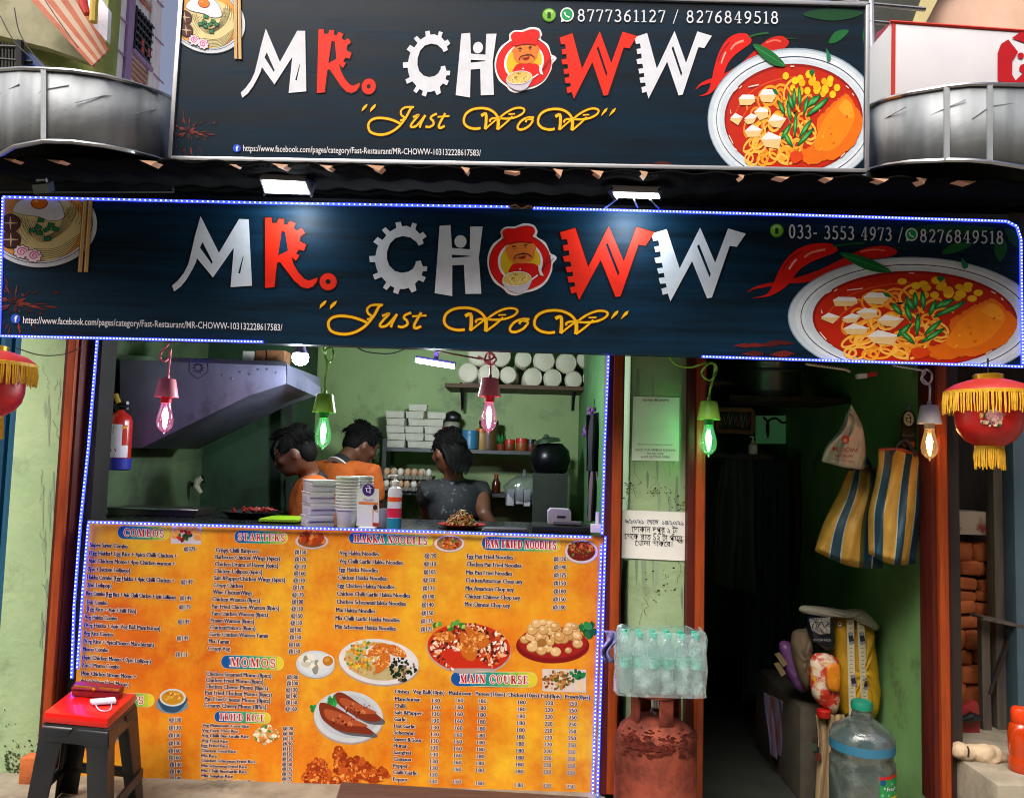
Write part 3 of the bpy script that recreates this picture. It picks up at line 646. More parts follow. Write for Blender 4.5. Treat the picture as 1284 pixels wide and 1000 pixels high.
def art_title(A, dark='#08131c'):
    for pts in (LR, Zw(*_W)): A.line(pts, 4.4, '#140a0a', 1, closed=True)
    for pts in (LM, LC, LH, Zw(*sh2(_W, 566, 8))): A.line(pts, 2.6, '#0a141c', 1, closed=True)
    A.poly(LM, LT, 2, LMh); A.poly(LC, LT, 2); A.poly(LH, LT, 2, LHh); A.poly(oval(*Zc((735,202))[0], 7.6, 7.9), LT, 2)
    A.poly(Zw(*sh2(_W, 566, 8)), LT, 2, [Zw(*sh2(_Wh, 566, 8))])
    A.poly(LR, SRED, 2, LRh); A.poly(Zw(*_W), SRED, 2, [Zw(*_Wh)])
    c = Zr1((1078,498))[0]; A.poly(oval(*c, 12.4), '#140a0a', 1); A.poly(oval(*c, 10.7), SRED, 2, [oval(*c, 3.2, n=16)])
def art_slogan(A):
    w = 3.3; strokes = []
    def st(pts, w, sm=5): strokes.append((spline(pts, sm) if sm else pts, w))
    st(Zj((428,240),(370,215),(300,196),(220,190),(160,205),(132,245),(150,300),(210,325),(280,328),(350,308),(420,262),(480,190),(520,120),(540,106)), w)
    st(Zj((552,106),(500,104),(455,112),(430,140),(440,172),(462,188),(455,208),(428,216)), 2.7)
    st(Zj((545,190),(600,172),(560,215),(528,258),(545,272),(590,255),(660,175)), 3); st(Zj((660,175),(625,240),(612,278)), 3)
    st(Zj((665,268),(700,275),(738,255),(735,225),(712,205),(725,182),(768,165)), 3); st(Zj((845,162),(800,240),(790,272),(805,284),(845,268)), 3.2); st(Zj((775,192),(885,186)), 2.2, 0)
    for dx, dy in ((-692,-20),(0,0)):
        k = lambda *p: Zk(*sh2(p, dx, dy))
        st(k((648,283),(590,287),(525,268),(490,225),(505,165),(560,128),(640,116),(715,126),(775,158),(812,205)), w)
        st(k((806,190),(812,240),(808,298)), 4.6, 3); st(k((650,180),(692,165),(698,230),(692,292)), 4.2, 3); st(k((692,292),(750,245),(812,200)), 2.4, 3); st(k((808,298),(880,245),(942,190)), 2.6, 3)
        st(k((735,232),(735,215),(765,203),(830,206),(900,208),(970,198),(1030,172),(1052,140),(1025,122),(970,122),(905,145),(850,178),(820,205)), 2.7); st(k((905,172),(965,170)), 1.8, 0)
    st(Zk((452,185),(395,184),(340,205),(303,250),(312,278),(352,280),(405,255),(440,210),(412,195),(385,200),(375,222)), 3)
    for p, ww in strokes: A.line(p, ww+2.6, '#451408', 1)
    for p, ww in strokes: A.line(p, ww, GOLD, 2)
    for pts in (Zj((120,70),(108,100),(65,135),(70,105),(95,80)), Zj((200,72),(188,102),(145,140),(148,108),(175,82)), Zk((1135,115),(1125,145),(1075,185),(1085,160),(1105,130)), Zk((1212,117),(1202,147),(1150,187),(1162,162),(1182,132))):
        A.line(pts, 2, '#451408', 1, closed=True); A.poly(pts, GOLD, 2)
def art_logo(A):
    """round chef badge that stands for the letter O"""
    wh, rd, sk, ol = '#f0e6e6', '#d81410', '#e07a30', '#5a0a08'
    A.poly(Zh(*spline([(60,545),(75,420),(130,310),(230,225),(225,150),(290,95),(400,90),(520,50),(640,70),(690,150),(680,215),(790,290),(850,420),(905,450),(930,490),(880,560),(870,650),(800,790),(680,880),(540,920),(420,955),(320,930),(260,870),(150,790),(85,670)], 5, True)), wh, 1)
    A.poly(Zh(*oval(470, 540, 388, 355, 48)), '#7a0c0a', 2); A.poly(Zh(*oval(470, 540, 378, 345, 48)), rd, 2.5)
    A.poly(Zh(*oval(475, 530, 282, 262)), wh, 3); A.poly(Zh(*oval(477, 530, 250, 245)), '#e6b81c', 3.5)
    A.poly(Zh(*spline([(330,690),(345,610),(400,555),(560,550),(660,560),(720,620),(780,650),(860,520),(850,640),(790,760),(700,830),(560,880),(420,880)], 4, True)), rd, 4)
    A.poly(Zh(*spline([(315,340),(330,300),(480,285),(640,300),(655,380),(650,470),(600,530),(500,555),(400,540),(330,490),(312,420)], 5, True)), sk, 5)
    A.poly(Zh(*oval(310, 375, 22, 34, 14)), sk, 4.8); A.poly(Zh(*oval(655, 355, 20, 32, 14)), sk, 4.8)
    A.poly(Zh(*spline([(320,310),(270,230),(250,165),(300,115),(410,115),(520,80),(620,90),(660,150),(630,220),(625,300),(480,285)], 5, True)), rd, 6); A.line(Zh(*spline([(325,312),(470,284),(625,300)], 5)), 1, ol, 6.5)
    for p in (((372,348),(395,335),(425,345)), ((520,335),(545,318),(562,322))): A.line(Zh(*p), 1.5, '#3a1208', 7)
    for p in (((385,375),(415,372)), ((528,355),(555,348))): A.line(Zh(*p), .9, '#5a2008', 7)
    A.line(Zh(*spline([(400,505),(420,455),(480,435),(512,432),(560,430),(600,455),(620,475)], 4)), 1.2, '#3a1208', 7)
    A.poly(Zh(*spline([(440,475),(490,468),(545,452),(530,485),(490,497)], 4, True)), '#8a1410', 7.2); A.line(Zh((495,425),(512,418),(528,425)), .8, '#8a3a10', 7)
    A.poly(Zh(*oval(473, 622, 12, n=10)), wh, 7)
    A.poly(Zh((700,575),(730,572),(742,650),(768,708),(725,700),(702,640)), wh, 7); A.poly(Zh((690,690),(700,705),(620,762),(612,745)), wh, 7)
    for p in (((745,650),(800,560),(895,490)), ((760,640),(780,560),(855,455))): A.line(Zh(*p), .8, '#40201a', 7.5)
    A.poly(Zh(*oval(435, 935, 0.1, n=4)), wh, 5); A.poly(Zh((300,868),(420,925),(470,925),(350,905)), '#a01810', 5)
    A.poly(Zh(*spline([(252,770),(270,830),(330,880),(440,925),(530,905),(590,830),(612,745)], 4)+Zh()), '#c9c6d0', 7) if False else A.poly(Zh(*spline([(252,765),(272,835),(340,890),(440,925),(535,905),(592,830),(614,742),(430,820)], 4, True)), '#c3c0cc', 7)
    A.poly(Zh(*oval(432, 745, 182, 92, 30, -.08)), '#4a4640', 7.5); A.poly(Zh(*oval(432, 745, 174, 85, 30, -.08)), '#d8b860', 8)
    g_ = random.Random(5)
    for i in range(26):
        a = g_.uniform(0, 6.28); r = g_.random()**.5; cx, cy = 432+150*r*math.cos(a), 742+70*r*math.sin(a)
        A.line(Zh(*oval(cx, cy, g_.uniform(15,40), g_.uniform(8,26), 8, g_.uniform(0,3), 0, g_.uniform(90,200))), .9, ['#f3e29a','#8a6a20','#e8cf78'][i % 3], 8.5)
    A.line(Zh(*oval(432, 745, 178, 89, 30, -.08)), .9, '#e4e2e8', 9, closed=True)
def art_soup(A):
    el = lambda rx, ry, dy=0: Zb(*oval(788, 470+dy, rx, ry, 64, R(1.2)))
    A.poly(el(578, 280), '#c3d2dd', 1); A.line(el(576, 278), 1.6, '#8fa3b3', 1.5, True); A.poly(el(545, 262), '#d6e1e8', 1.6); A.line(el(519, 246), 1.1, '#1d2c50', 2, True)
    A.poly(el(500, 236), '#c6d4de', 1.8)
    A.poly(el(466, 218), '#8c1408', 2.4); A.poly(el(455, 210, 4), '#b82208', 2.8)
    for y in (18, 40): A.line(Zb(*oval(788, 470+y, 440-y*2, 200-y, 40, 0, 190, 285)), 1.6, '#d24a1c', 3)
    g_ = random.Random(21)
    for i in range(46):
        a = g_.uniform(0, 6.28); r = g_.random()**.6; cx, cy = 700+240*r*math.cos(a), 485+150*r*math.sin(a)
        if cy > 640: continue
        A.line(Zb(*oval(cx, cy, g_.uniform(24,60), g_.uniform(18,38), 14, g_.uniform(-.6,.6), g_.uniform(0,180), g_.uniform(300,520))), 3., ['#f0a028','#e88a1c','#f6b848'][i % 3], 3.2+(i % 7)*.12)
    for i in range(16):
        a = g_.uniform(0, 6.28); cx, cy = 590+120*math.cos(a), 590+45*math.sin(a)
        A.line(Zb(*oval(cx+g_.uniform(-40,120), min(cy, 640), g_.uniform(26,50), g_.uniform(14,28), 14, g_.uniform(-.4,.4))), 3., ['#f0a028','#f6b848'][i % 2], 4.1+(i % 4)*.1, True)
    for i in range(22):
        cx, cy = g_.uniform(770,1060), g_.uniform(295,375)
        if (cx-788)/466 > .7 and cy < 330: continue
        r = g_.uniform(14,22); A.poly(Zb(*oval(cx, cy, r*1.15, r*.85, 14)), ['#f2c21a','#e8ae10'][i % 2], 4.4+(i % 6)*.1)
    for x, y in ((730,300),(1030,318),(1076,352),(1048,378)): A.poly(Zb(*oval(x, y, 22, 15, 14)), '#f2c21a', 5)
    ch = [(855,640),(850,600),(900,585),(950,540),(948,480),(985,455),(1040,420),(1080,400),(1120,382),(1150,380),(1185,405),(1205,430),(1240,455),(1252,490),(1245,520),(1225,545),(1210,570),(1160,600),(1120,620),(1060,640),(1000,640),(940,655),(890,655)]
    e = []; 
    for p in spline(ch, 5, True): e.append((p[0]+g_.uniform(-5,5), p[1]+g_.uniform(-4,4)))
    A.poly(Zb(*e), '#dd6a0c', 5.2); A.poly(Zb(*spline([(960,520),(1000,470),(1070,420),(1130,395),(1170,420),(1200,470),(1160,530),(1080,590),(980,605),(930,580)], 5, True)), '#e8820f', 5.5)
    A.poly(Zb(*spline([(1090,430),(1140,400),(1180,425),(1190,470),(1150,470),(1110,450)], 4, True)), '#ee9a24', 5.7)
    for i in range(14): 
        t = g_.random(); x, y = 930+290*t+g_.uniform(-30,30), 600-150*t+g_.uniform(-45,45)
        A.poly(Zb(*oval(x, y, g_.uniform(3,12), g_.uniform(2,6), 7, -.5)), ['#c95a08','#f0a83a','#d8720e'][i % 3], 5.9+(i % 5)*.05) if 940 < x < 1200 else None
    A.poly(Zb(*spline([(770,610),(820,600),(860,620),(840,640),(790,650)], 4, True)), '#d2400c', 5.9)
    cubes = [((415,385),(440,370),(515,372),(528,398),(500,412),(425,412)), ((552,375),(580,350),(650,352),(668,380),(640,405),(570,400)), ((360,470),(395,442),(448,460),(415,492)), ((455,475),(500,445),(545,455),(520,485),(480,490)), ((520,440),(560,420),(612,430),(618,462),(560,475)), ((618,480),(650,450),(740,470),(700,508),(640,500)), ((460,515),(510,490),(578,512),(560,540),(480,540)), ((570,550),(620,520),(715,545),(690,590),(600,580))]
    for q in cubes:
        cx = sum(p[0] for p in q)/len(q); cy = sum(p[1] for p in q)/len(q)
        A.poly(Zb(*q), '#e2c184', 6.2); A.poly(Zb(*[(x, (cy-(cy-min(v for _, v in q))*.12) if y > cy-6 else y) for x, y in q]), '#e4e2e2', 6.5)
    beans = [(705,425,-.9,42),(765,400,-1.1,45),(790,385,-1.5,42),(825,385,-1.5,52),(868,420,1.25,45),(930,400,.55,45),(940,430,.5,80),(965,420,.55,70),(757,440,-1.3,50),(800,495,1.5,58),(740,520,.8,50),(870,510,.75,58),(750,550,-.8,55),(870,545,.6,70),(905,405,.7,40)]
    for x, y, a, l in beans:
        leaf = [(-l,0),(-l*.6,-9),(0,-13),(l*.6,-9),(l,0),(l*.6,9),(0,13),(-l*.6,9)]
        r = lambda k: Zb(*spline([(x+(px*math.cos(-a)-py*math.sin(-a))*k, y+(px*math.sin(-a)+py*math.cos(-a))*k*.9) for px, py in leaf], 3, True))
        A.poly(r(1), '#0c5a2a', 6.8); A.poly(r(.72), '#1f8a3e', 7.1); A.poly(r(.4), '#5cb25a', 7.3)
    for q in (((885,285),(905,272),(925,285),(905,305)), ((640,350),(665,352),(685,372),(655,370))): A.poly(Zb(*q), '#1a6a34', 7)
    for q in (((385,355),(410,340)), ((420,345),(435,335)), ((480,340),(550,332)), ((760,262),(785,262)), ((1135,345),(1155,355)), ((1180,375),(1190,385)), ((362,430),(366,445)), ((355,530),(385,565)), ((1110,630),(1140,612)), ((400,585),(412,592))): A.line(Zb(*q), 1.3, '#f0d8cc', 7)
    A.poly(Zb(*spline([(1000,195),(1012,205),(1030,225),(1025,240),(1005,240)], 4, True)), '#1a7a50', 7)
def art_chili(A):
    A.poly(Zb(*spline([(25,350),(60,325),(120,308),(200,295),(290,270),(370,240),(460,195),(560,150),(650,138),(700,155),(705,170),(670,188),(560,205),(470,235),(380,275),(290,305),(200,310),(120,325),(60,335)], 4, True)), '#c0180e', 0.25)
    A.line(Zb(*spline([(540,165),(600,155),(650,160)], 4)), 2, '#e86a54', 0.40)
    A.poly(Zb(*spline([(50,375),(110,360),(140,320),(165,260),(205,195),(260,150),(330,128),(400,128),(435,150),(425,168),(370,190),(310,215),(260,250),(215,310),(170,345),(120,368)], 4, True)), '#d2180e', 0.50)
    A.line(Zb(*spline([(190,240),(225,195),(280,160)], 4)), 1.6, '#8a0c08', 0.60); A.line(Zb(*spline([(215,245),(235,215),(250,200)], 4)), 2.4, '#eeb0a4', 0.65); A.line(Zb(*spline([(285,190),(320,168),(380,155)], 4)), 2.6, '#e88a78', 0.65)
    A.line(Zb(*spline([(415,142),(470,132),(560,125)], 4)), 2.2, '#1c5a2c', 0.55); A.line(Zb(*spline([(690,148),(760,150)], 4)), 1.5, '#123c24', 0.38)
    A.poly(Zb(*spline([(445,172),(520,178),(620,215),(680,258),(600,255),(520,225)], 4, True)), '#12662e', 8); A.line(Zb((460,180),(670,254)), .8, '#3a9a50', 8.4)
def art_leaves(A):
    for q, c in ((((730,62),(830,44),(950,42),(1080,48),(1160,58),(1080,78),(950,88),(830,80)), '#0e4224'), (((910,172),(960,130),(1050,125),(1020,150),(960,172)), '#15602e'), (((1148,140),(1180,95),(1208,150),(1178,208),(1155,180)), '#125a2c'), (((1200,60),(1250,75),(1270,150),(1230,130),(1205,95)), '#0f4a28')):
        A.poly(Zb(*spline(q, 4, True)), c, .6)
def art_noodles(A):
    A.poly(Ze(*oval(282, 232, 400, 305, 60)), '#16181a', 1); A.poly(Ze(*oval(280, 228, 396, 300, 60)), '#c9d2dc', 1.4)
    A.line(Ze(*oval(272, 215, 372, 284, 60)), .8, '#22262a', 1.8, True); A.poly(Ze(*oval(272, 215, 350, 270, 60)), '#22262a', 1.9); A.poly(Ze(*oval(272, 215, 346, 266, 60)), '#dd9a3c', 2.1)
    A.poly(Ze(*spline([(90,120),(200,60),(340,40),(480,70),(560,160),(570,250),(510,380),(430,450),(330,480),(240,440),(180,410),(130,330),(110,220)], 5, True)), '#d6ca90', 2.5)
    for b1, b2, n in ((((130,180),(200,290),(290,350),(400,310),(490,230),(548,110)), ((255,205),(285,285),(330,305),(400,265),(440,200),(470,110)), 7), (((440,190),(480,140),(500,60)), ((550,230),(565,180),(560,110)), 4), (((255,400),(400,392),(562,290)), ((300,470),(420,446),(535,375)), 5), (((105,190),(130,280),(190,370)), ((185,165),(205,240),(240,300)), 4)):
        for i in range(n+1): f = i/n; A.line(Ze(*spline([(p[0]+(q[0]-p[0])*f, p[1]+(q[1]-p[1])*f) for p, q in zip(b1, b2)], 5)), .55, '#4a4228', 3)
    egg = spline([(90,125),(130,70),(210,45),(330,35),(410,70),(445,150),(440,185),(390,203),(320,198),(270,175),(190,165),(120,150)], 5, True)
    A.line(Ze(*egg), 1.2, '#22262a', 4, True); A.poly(Ze(*egg), '#d5dce4', 4.2); A.poly(Ze(*oval(274, 82, 60, 42)), '#8a3c08', 4.6); A.poly(Ze(*oval(274, 80, 54, 37)), '#dc7410', 4.9); A.poly(Ze(*oval(255, 68, 16, 8, 14)), '#f2b05a', 5.2)
    for cx, cy in ((72,220),(75,335)):
        A.poly(Ze(*oval(cx, cy, 72, 64)), '#1c0f0c', 4.4); A.poly(Ze(*oval(cx, cy-2, 66, 58)), '#4a2018', 4.7)
        for d in (((-52,0),(52,0)), ((0,-46),(0,46))): A.line(Ze(*[(cx+x, cy+y) for x, y in ((d[0][0],d[0][1]),(0,0),(d[1][0],d[1][1]))]), [.6,2.4,.6], '#c8b090', 5.1)
    for cx, cy in ((150,420),(236,448)):
        A.poly(Ze(*[(cx+(58+5*math.cos(9*a))*math.cos(a), cy+(48+5*math.cos(9*a))*math.sin(a)) for a in [k*math.pi/36 for k in range(72)]]), '#3a2a30', 5.4)
        A.poly(Ze(*[(cx+(52+5*math.cos(9*a))*math.cos(a), cy+(43+5*math.cos(9*a))*math.sin(a)) for a in [k*math.pi/36 for k in range(72)]]), '#e6d4de', 5.7)
        A.line(Ze(*[(cx+a*3*math.cos(a), cy+a*2.5*math.sin(a)) for a in [1+k*.35 for k in range(34)]]), 1.5, '#d0509a', 6)
    for x, y, a in ((285,200,.1),(355,235,.2),(268,248,.5),(225,270,-.1),(275,288,.1),(325,265,-.5),(385,262,.3),(330,330,0)):
        q = [(x+px*math.cos(a)-py*math.sin(a), y+px*math.sin(a)+py*math.cos(a)) for px, py in ((-24,-16),(24,-16),(24,16),(-24,16))]
        A.poly(Ze(*q), '#0c2a18', 6); A.poly(Ze(*[(x+(u-x)*.8, y+(v-y)*.75) for u, v in q]), '#1c7a4a', 6.3)
def art_sticks(A):
    for a, b in (((600,-20),(556,560)), ((636,-20),(598,560))):
        A.line(Ze(a, b), 6.2, '#4a3418', 7); A.line(Ze(a, b), 5.2, '#c9a468', 7.3); A.line(Ze((a[0]-8, a[1]), (b[0]-8, b[1])), 1, '#e6cc96', 7.6)
def art_splash(A):
    g_ = random.Random(9)
    for i in range(60):
        a = g_.uniform(0, 6.28); r = g_.uniform(6, 58); x, y = 18+r*math.cos(a)*1.0, 380+r*math.sin(a)*.62; l = g_.uniform(2, 12); w = g_.uniform(.5, 2.8)
        A.poly([(x-l*math.cos(a), y-l*math.sin(a)*.7), (x+w*math.sin(a), y-w*math.cos(a)), (x+l*math.cos(a), y+l*math.sin(a)*.7), (x-w*math.sin(a), y+w*math.cos(a))], ['#421410','#5e1c14','#2c1010','#762a1a'][i % 4], .5)
    for i in range(10):
        x, y = g_.uniform(930, 985), g_.uniform(428, 446); A.poly([(x-14, y), (x, y-3), (x+14, y+1), (x, y+3)], ['#4a1512','#6a1c14'][i % 2], .5)

def icon_dial(A, x, y, r, wa=False):
    if wa:
        A.poly(oval(x, y, r, r*1.05, 26), '#e4ebe6', 3); A.poly([(x-r*.85, y+r*1.1), (x-r*.8, y+r*.2), (x-r*.1, y+r*.85)], '#e4ebe6', 3)
        A.poly(oval(x, y, r*.8, r*.84, 26), '#149a5c', 3.5); A.line(spline([(x-r*.35, y-r*.35), (x-r*.2, y+r*.1), (x+r*.35, y+r*.4)], 4), [r*.32]+[r*.18]*7+[r*.32], '#eef4ef', 4)
    else:
        A.poly(oval(x, y, r, r, 26), '#4a8a1c', 3); A.poly(oval(x, y-r*.05, r*.9, r*.86, 26), '#76b838', 3.3); A.poly(oval(x, y-r*.45, r*.6, r*.35, 20), '#a8d878', 3.6)
        A.poly([(x-r*.25, y-r*.4), (x+r*.25, y-r*.4), (x+r*.25, y+r*.5), (x-r*.25, y+r*.5)], '#14401c', 4)
def icon_f(A, x, y, r):
    A.poly(oval(x, y, r, r, 22), '#1c50c8', 3); A.text('f', (x-r*.25, y+r*.62), (x+r*.4, y+r*.66), r*1.25, '#f0f0f4', 4, fat=.02)

def board(name, q, Y, thick, vinyl, edge, label, loc, frame=0.):
    t = thing(name, label, 'shop sign', loc)
    fr = [P(x, y, Y) for x, y in q]; b = MB(); b.prism(fr, (0, thick, 0), vinyl); b.build('panel', t)
    if frame:
        for i in range(4):
            b = MB(); b.bar(fr[i], fr[(i+1) % 4], frame, frame*1.3, edge); b.build('frame_bar', t, bevel=.002)
    return t
# ---- lower sign
YL = -.36; QL = [(3,246),(1263,277),(1279,292),(1283,459),(640,439),(-2,420)]
QLr = [(3,246),(1279,278),(1283,459),(-2,420)]
low = board('lower_sign', QLr, YL, .05, NAVY, ALU, 'long navy fascia sign edged in blue light directly above the counter opening', P(640, 440, YL))
sl = lambda x, y, L: P(x, y, YL-.0012-.0006*L)
def art(fn, name, par, surf, clip=None, T=None, *a):
    A = Art(surf, clip, T); fn(A, *a); return A.build(name, par)
cq = [(3,246),(1279,278),(1283,459),(-2,420)]
art(art_splash, 'splash_print', low, sl, cq); art(art_leaves, 'leaf_print', low, sl, cq); art(art_noodles, 'noodle_bowl_print', low, sl, cq); art(art_sticks, 'chopstick_print', low, sl, cq)
art(art_title, 'lettering', low, sl); art(art_slogan, 'slogan', low, sl); art(art_logo, 'chef_badge', low, sl)
art(art_soup, 'soup_plate_print', low, sl, cq); art(art_chili, 'chili_print', low, sl, cq)
def low_url(A):
    icon_f(A, 19.5, 399.5, 6); A.text('https://www.facebook.com/pages/category/Fast-Restaurant/MR-CHOWW-103132228617583/', (29, 405), (354, 414.5), 8.4, '#dfe0e6', 3, fat=.006)
def low_ph(A): icon_dial(A, 974, 289, 8.6)
def low_wa(A): icon_dial(A, 1143, 294, 7.8, True)
def low_n1(A):
    A.serif('033- 3553 4973 /', (989, 298.5), (1132, 302.5), 17, LT, 3, bold=1.0)
def low_n2(A): A.serif('8276849518', (1153.5, 303.5), (1258, 306), 16.5, LT, 3, bold=1.0)
art(low_url, 'web_address', low, sl); art(low_ph, 'phone_icon', low, sl); art(low_wa, 'chat_icon', low, sl); art(low_n1, 'phone_number', low, sl); art(low_n2, 'phone_number', low, sl)
# ---- upper sign
YU = -.56; QU = [(229,-16),(1087,7),(1086,215),(214,199)]
up = board('upper_sign', QU, YU, .06, NAVY_UP, ALU, 'upper sign board in a thin metal frame standing on the roof edge', P(640, 210, YU), .014)
su = lambda x, y, L: P(x, y, YU-.0085-.0006*L) if False else P(x, y, YU-.0012-.0006*L)
inq = [(232,-12),(1083.5,9.5),(1082.5,212),(217.5,196)]
Tt = affine([(218,365),(251.5,271),(316,357),(935,295),(726,376),(840,377)], [(303,121),(333,36),(385,116),(892.5,47),(719.7,123),(812,124)])
Ts = affine([(400,386),(435.8,419.8),(788,389.6),(720.8,419.6)], [(452.8,139),(480,169.8),(771,135.6),(716,164)])
Tb = affine([(1019.6,400),(1147,340),(1275,405),(1106,423),(1117.5,340)], [(909,150),(996,80.4),(1082,152),(968,177.5),(978,82)])
Tc = affine([(938,366.5),(1034.8,305.8),(1124,314),(1117.5,340)], [(866,112),(926,43.5),(983,50),(978,82)])
Te = affine([(122,280),(100,341),(49.5,255),(0,341)], [(307,30),(296,72),(256,3),(226,70)])
Tl = affine([(1131,287),(1181,317),(1255,327),(1262,290)], [(988,17),(1020,53),(1068,63),(1073,20)])
art(art_noodles, 'noodle_bowl_print', up, su, inq, Te); art(art_sticks, 'chopstick_print', up, su, inq, Te)
art(art_splash, 'splash_print', up, su, inq, lambda p: (p[0]*.62+225, (p[1]-380)*.8+165)); art(art_leaves, 'leaf_print', up, su, inq, Tl)
art(art_title, 'lettering', up, su, None, Tt); art(art_slogan, 'slogan', up, su, None, Ts); art(art_logo, 'chef_badge', up, su, None, affine([(612,330),(690,330),(650,282),(650,370)], [(627,79),(696,79),(664,38),(656,118)]))
art(art_soup, 'soup_plate_print', up, su, inq, Tb); art(art_chili, 'chili_print', up, su, inq, Tc)
def up_url(A):
    icon_f(A, 297, 186, 5); A.text('https://www.facebook.com/pages/category/Fast-Restaurant/MR-CHOWW-103132228617583/', (305, 189.5), (603, 195.5), 7.8, '#d9dbe0', 3, fat=.006)
def up_ph(A): icon_dial(A, 688.5, 19, 8.6)
def up_wa(A): icon_dial(A, 711, 18.5, 8.6, True)
def up_n(A): A.serif('8777361127 / 8276849518', (724, 27), (976, 30), 15.5, LT, 3, bold=1.0)
art(up_url, 'web_address', up, su); art(up_ph, 'phone_icon', up, su); art(up_wa, 'chat_icon', up, su); art(up_n, 'phone_number', up, su)

# ================================================================== BLUE LED STRIPS
LEDT = mat('blue_led_tape', '#2030c0', .4, emit=(.03,.05,1.), estr=2.2); LEDD = glow('led_chip', (.35,.42,1.), 4.5)
def led(pts, Y, label, step=4.1, w=3.1):
    pp = [P(x, y, Y) for x, y in pts]; t = thing('led_strip', label, 'light strip', pp[0], 'blue light strips on the shop front')
    b = MB(); d = MB(); sc = S(*pts[0], Y)
    for a, c in zip(pp, pp[1:]):
        b.bar(a, c, w*sc, .004, LEDT); n = max(1, int((c-a).length/(step*sc)))
        for i in range(n): p = a+(c-a)*((i+.5)/n); d.box(p+Vector((0,-.0035,0)), (1.15*sc, .003, 1.15*sc), LEDD)
    b.build('tape', t); d.build('led_row', t); return t
G_ = YL-.004
led([(3,247),(330,254.5),(639,259.5)], G_, 'blue light strip on the top edge of the lower sign, left of the wire joint', 6.5)
led([(668,261),(980,269),(1262,277.5),(1275,284),(1280,300),(1282,457)], G_, 'blue light strip on the top edge of the lower sign, turning down its right end')
led([(4,247),(-1,420)], G_, 'blue light strip down the left end of the lower sign')
led([(-2,421),(330,428.5)], G_, 'short blue light strip under the left end of the lower sign')
led([(880,447),(1283,459.5)], G_, 'blue light strip under the soup plate end of the lower sign')
led([(122,426),(111,560),(101,655)], -.07, 'blue light strip down the left post of the counter opening', 4.6)
led([(101,655),(93,760),(90,850)], -.07, 'blue light strip on the left post beside the menu', 4.6)
led([(763,445),(758,560),(755,670)], -.07, 'blue light strip down the right post of the counter opening', 4.6)
led([(110,654),(430,663),(560,667)], -.03, 'blue light strip along the menu top, left part', 5)
led([(563,667),(742,673)], -.03, 'blue light strip along the menu top, right part', 4.6)
led([(111,656),(104,740),(97,838)], -.03, 'blue light strip down the left edge of the menu', 4.6)
led([(754,682),(748,840),(743,995)], -.03, 'blue light strip down the right edge of the menu', 4.6)
led([(759,672),(754,840),(749,998)], -.06, 'outer blue light strip on the post right of the menu', 4.6)
jt = MB(); jt.tube([P(x, y, G_) for x, y in spline([(638,259),(646,257),(654,261),(662,258),(669,261)], 5)], .004, mat('copper_wire', '#8a5a3a', .5, metal=.4), seg=6); jt.box(P(654, 259.5, G_), (.02,.006,.01), BLACK)
tag(jt.build('wire_joint', loc=P(654, 259, G_)), 'bare twisted wire joint in the gap of the blue light strip', 'wire joint')

# ================================================================== MENU ON THE COUNTER
ORNG = mat('orange_banner', '#dc7c16', .45, col2='#bc400f', scale=1.9, stretch=(1,1,1.3), detail=5, lo=.38, hi=.68, spec=.3, dirt=('#e8bc2c', 1.3, .42, .64))
def wrinkle(x, y):
    d = 0.
    t = (x-120)*.45+(y-985)
    if y > 880: d += .006*math.sin(x*.055+y*.03)*min(1, (y-880)/80)*max(0, 1-abs(x-210)/150)
    u = (y-905)-(x-640)*.75
    if x > 500: d += .0035*math.exp(-(u/16)**2)*max(0, min(1, (x-500)/60))*max(0, min(1, (760-x)/60))
    return d
sm = lambda x, y, L: P(x, y, -.012-.0005*L-wrinkle(x, y))
QM = [(110,652),(757,672),(749,999),(85,988)]
men = thing('menu_banner', 'orange printed menu banner covering the front of the counter', 'menu', P(430, 990, -.01))
def bil(u, v):
    a, b, c, d = QM; return ((a[0]*(1-u)+b[0]*u)*(1-v)+(d[0]*(1-u)+c[0]*u)*v, (a[1]*(1-u)+b[1]*u)*(1-v)+(d[1]*(1-u)+c[1]*u)*v + (1.6*math.sin(u*41)+1.2*math.sin(u*97))*(v > .999))
b = MB(); b.grid(lambda u, v: sm(*bil(u, v), 0), 80, 44, ORNG); b.build('sheet', men, weld=False)
INK = '#0e1048'; HALO = '#e8d4bc'
A = Art(sm)
def lines(z, rows, h=5.5):
    for (x0, y0, x1, y1, s) in rows:
        a, c = z((x0, y0), (x1, y1)); A.bold(s, a, c, h, INK, 2, HALO)
def prices(z, rows, w, h=5.2, dy=2):
    for (x, y, s) in rows:
        s = s if isinstance(s, str) else '@%d' % s
        a, c = z((x, y), (x+w, y+dy)); A.bold(s, a, c, h, INK, 2, HALO, .22)
Za = zm(0, 640, .2025); Zbm = zm(0, 800, .2025); Zcm = zm(240, 640, .2025); Zd = zm(240, 800, .2025); Zem = zm(480, 640, .2259); Zf = zm(480, 800, .2259)
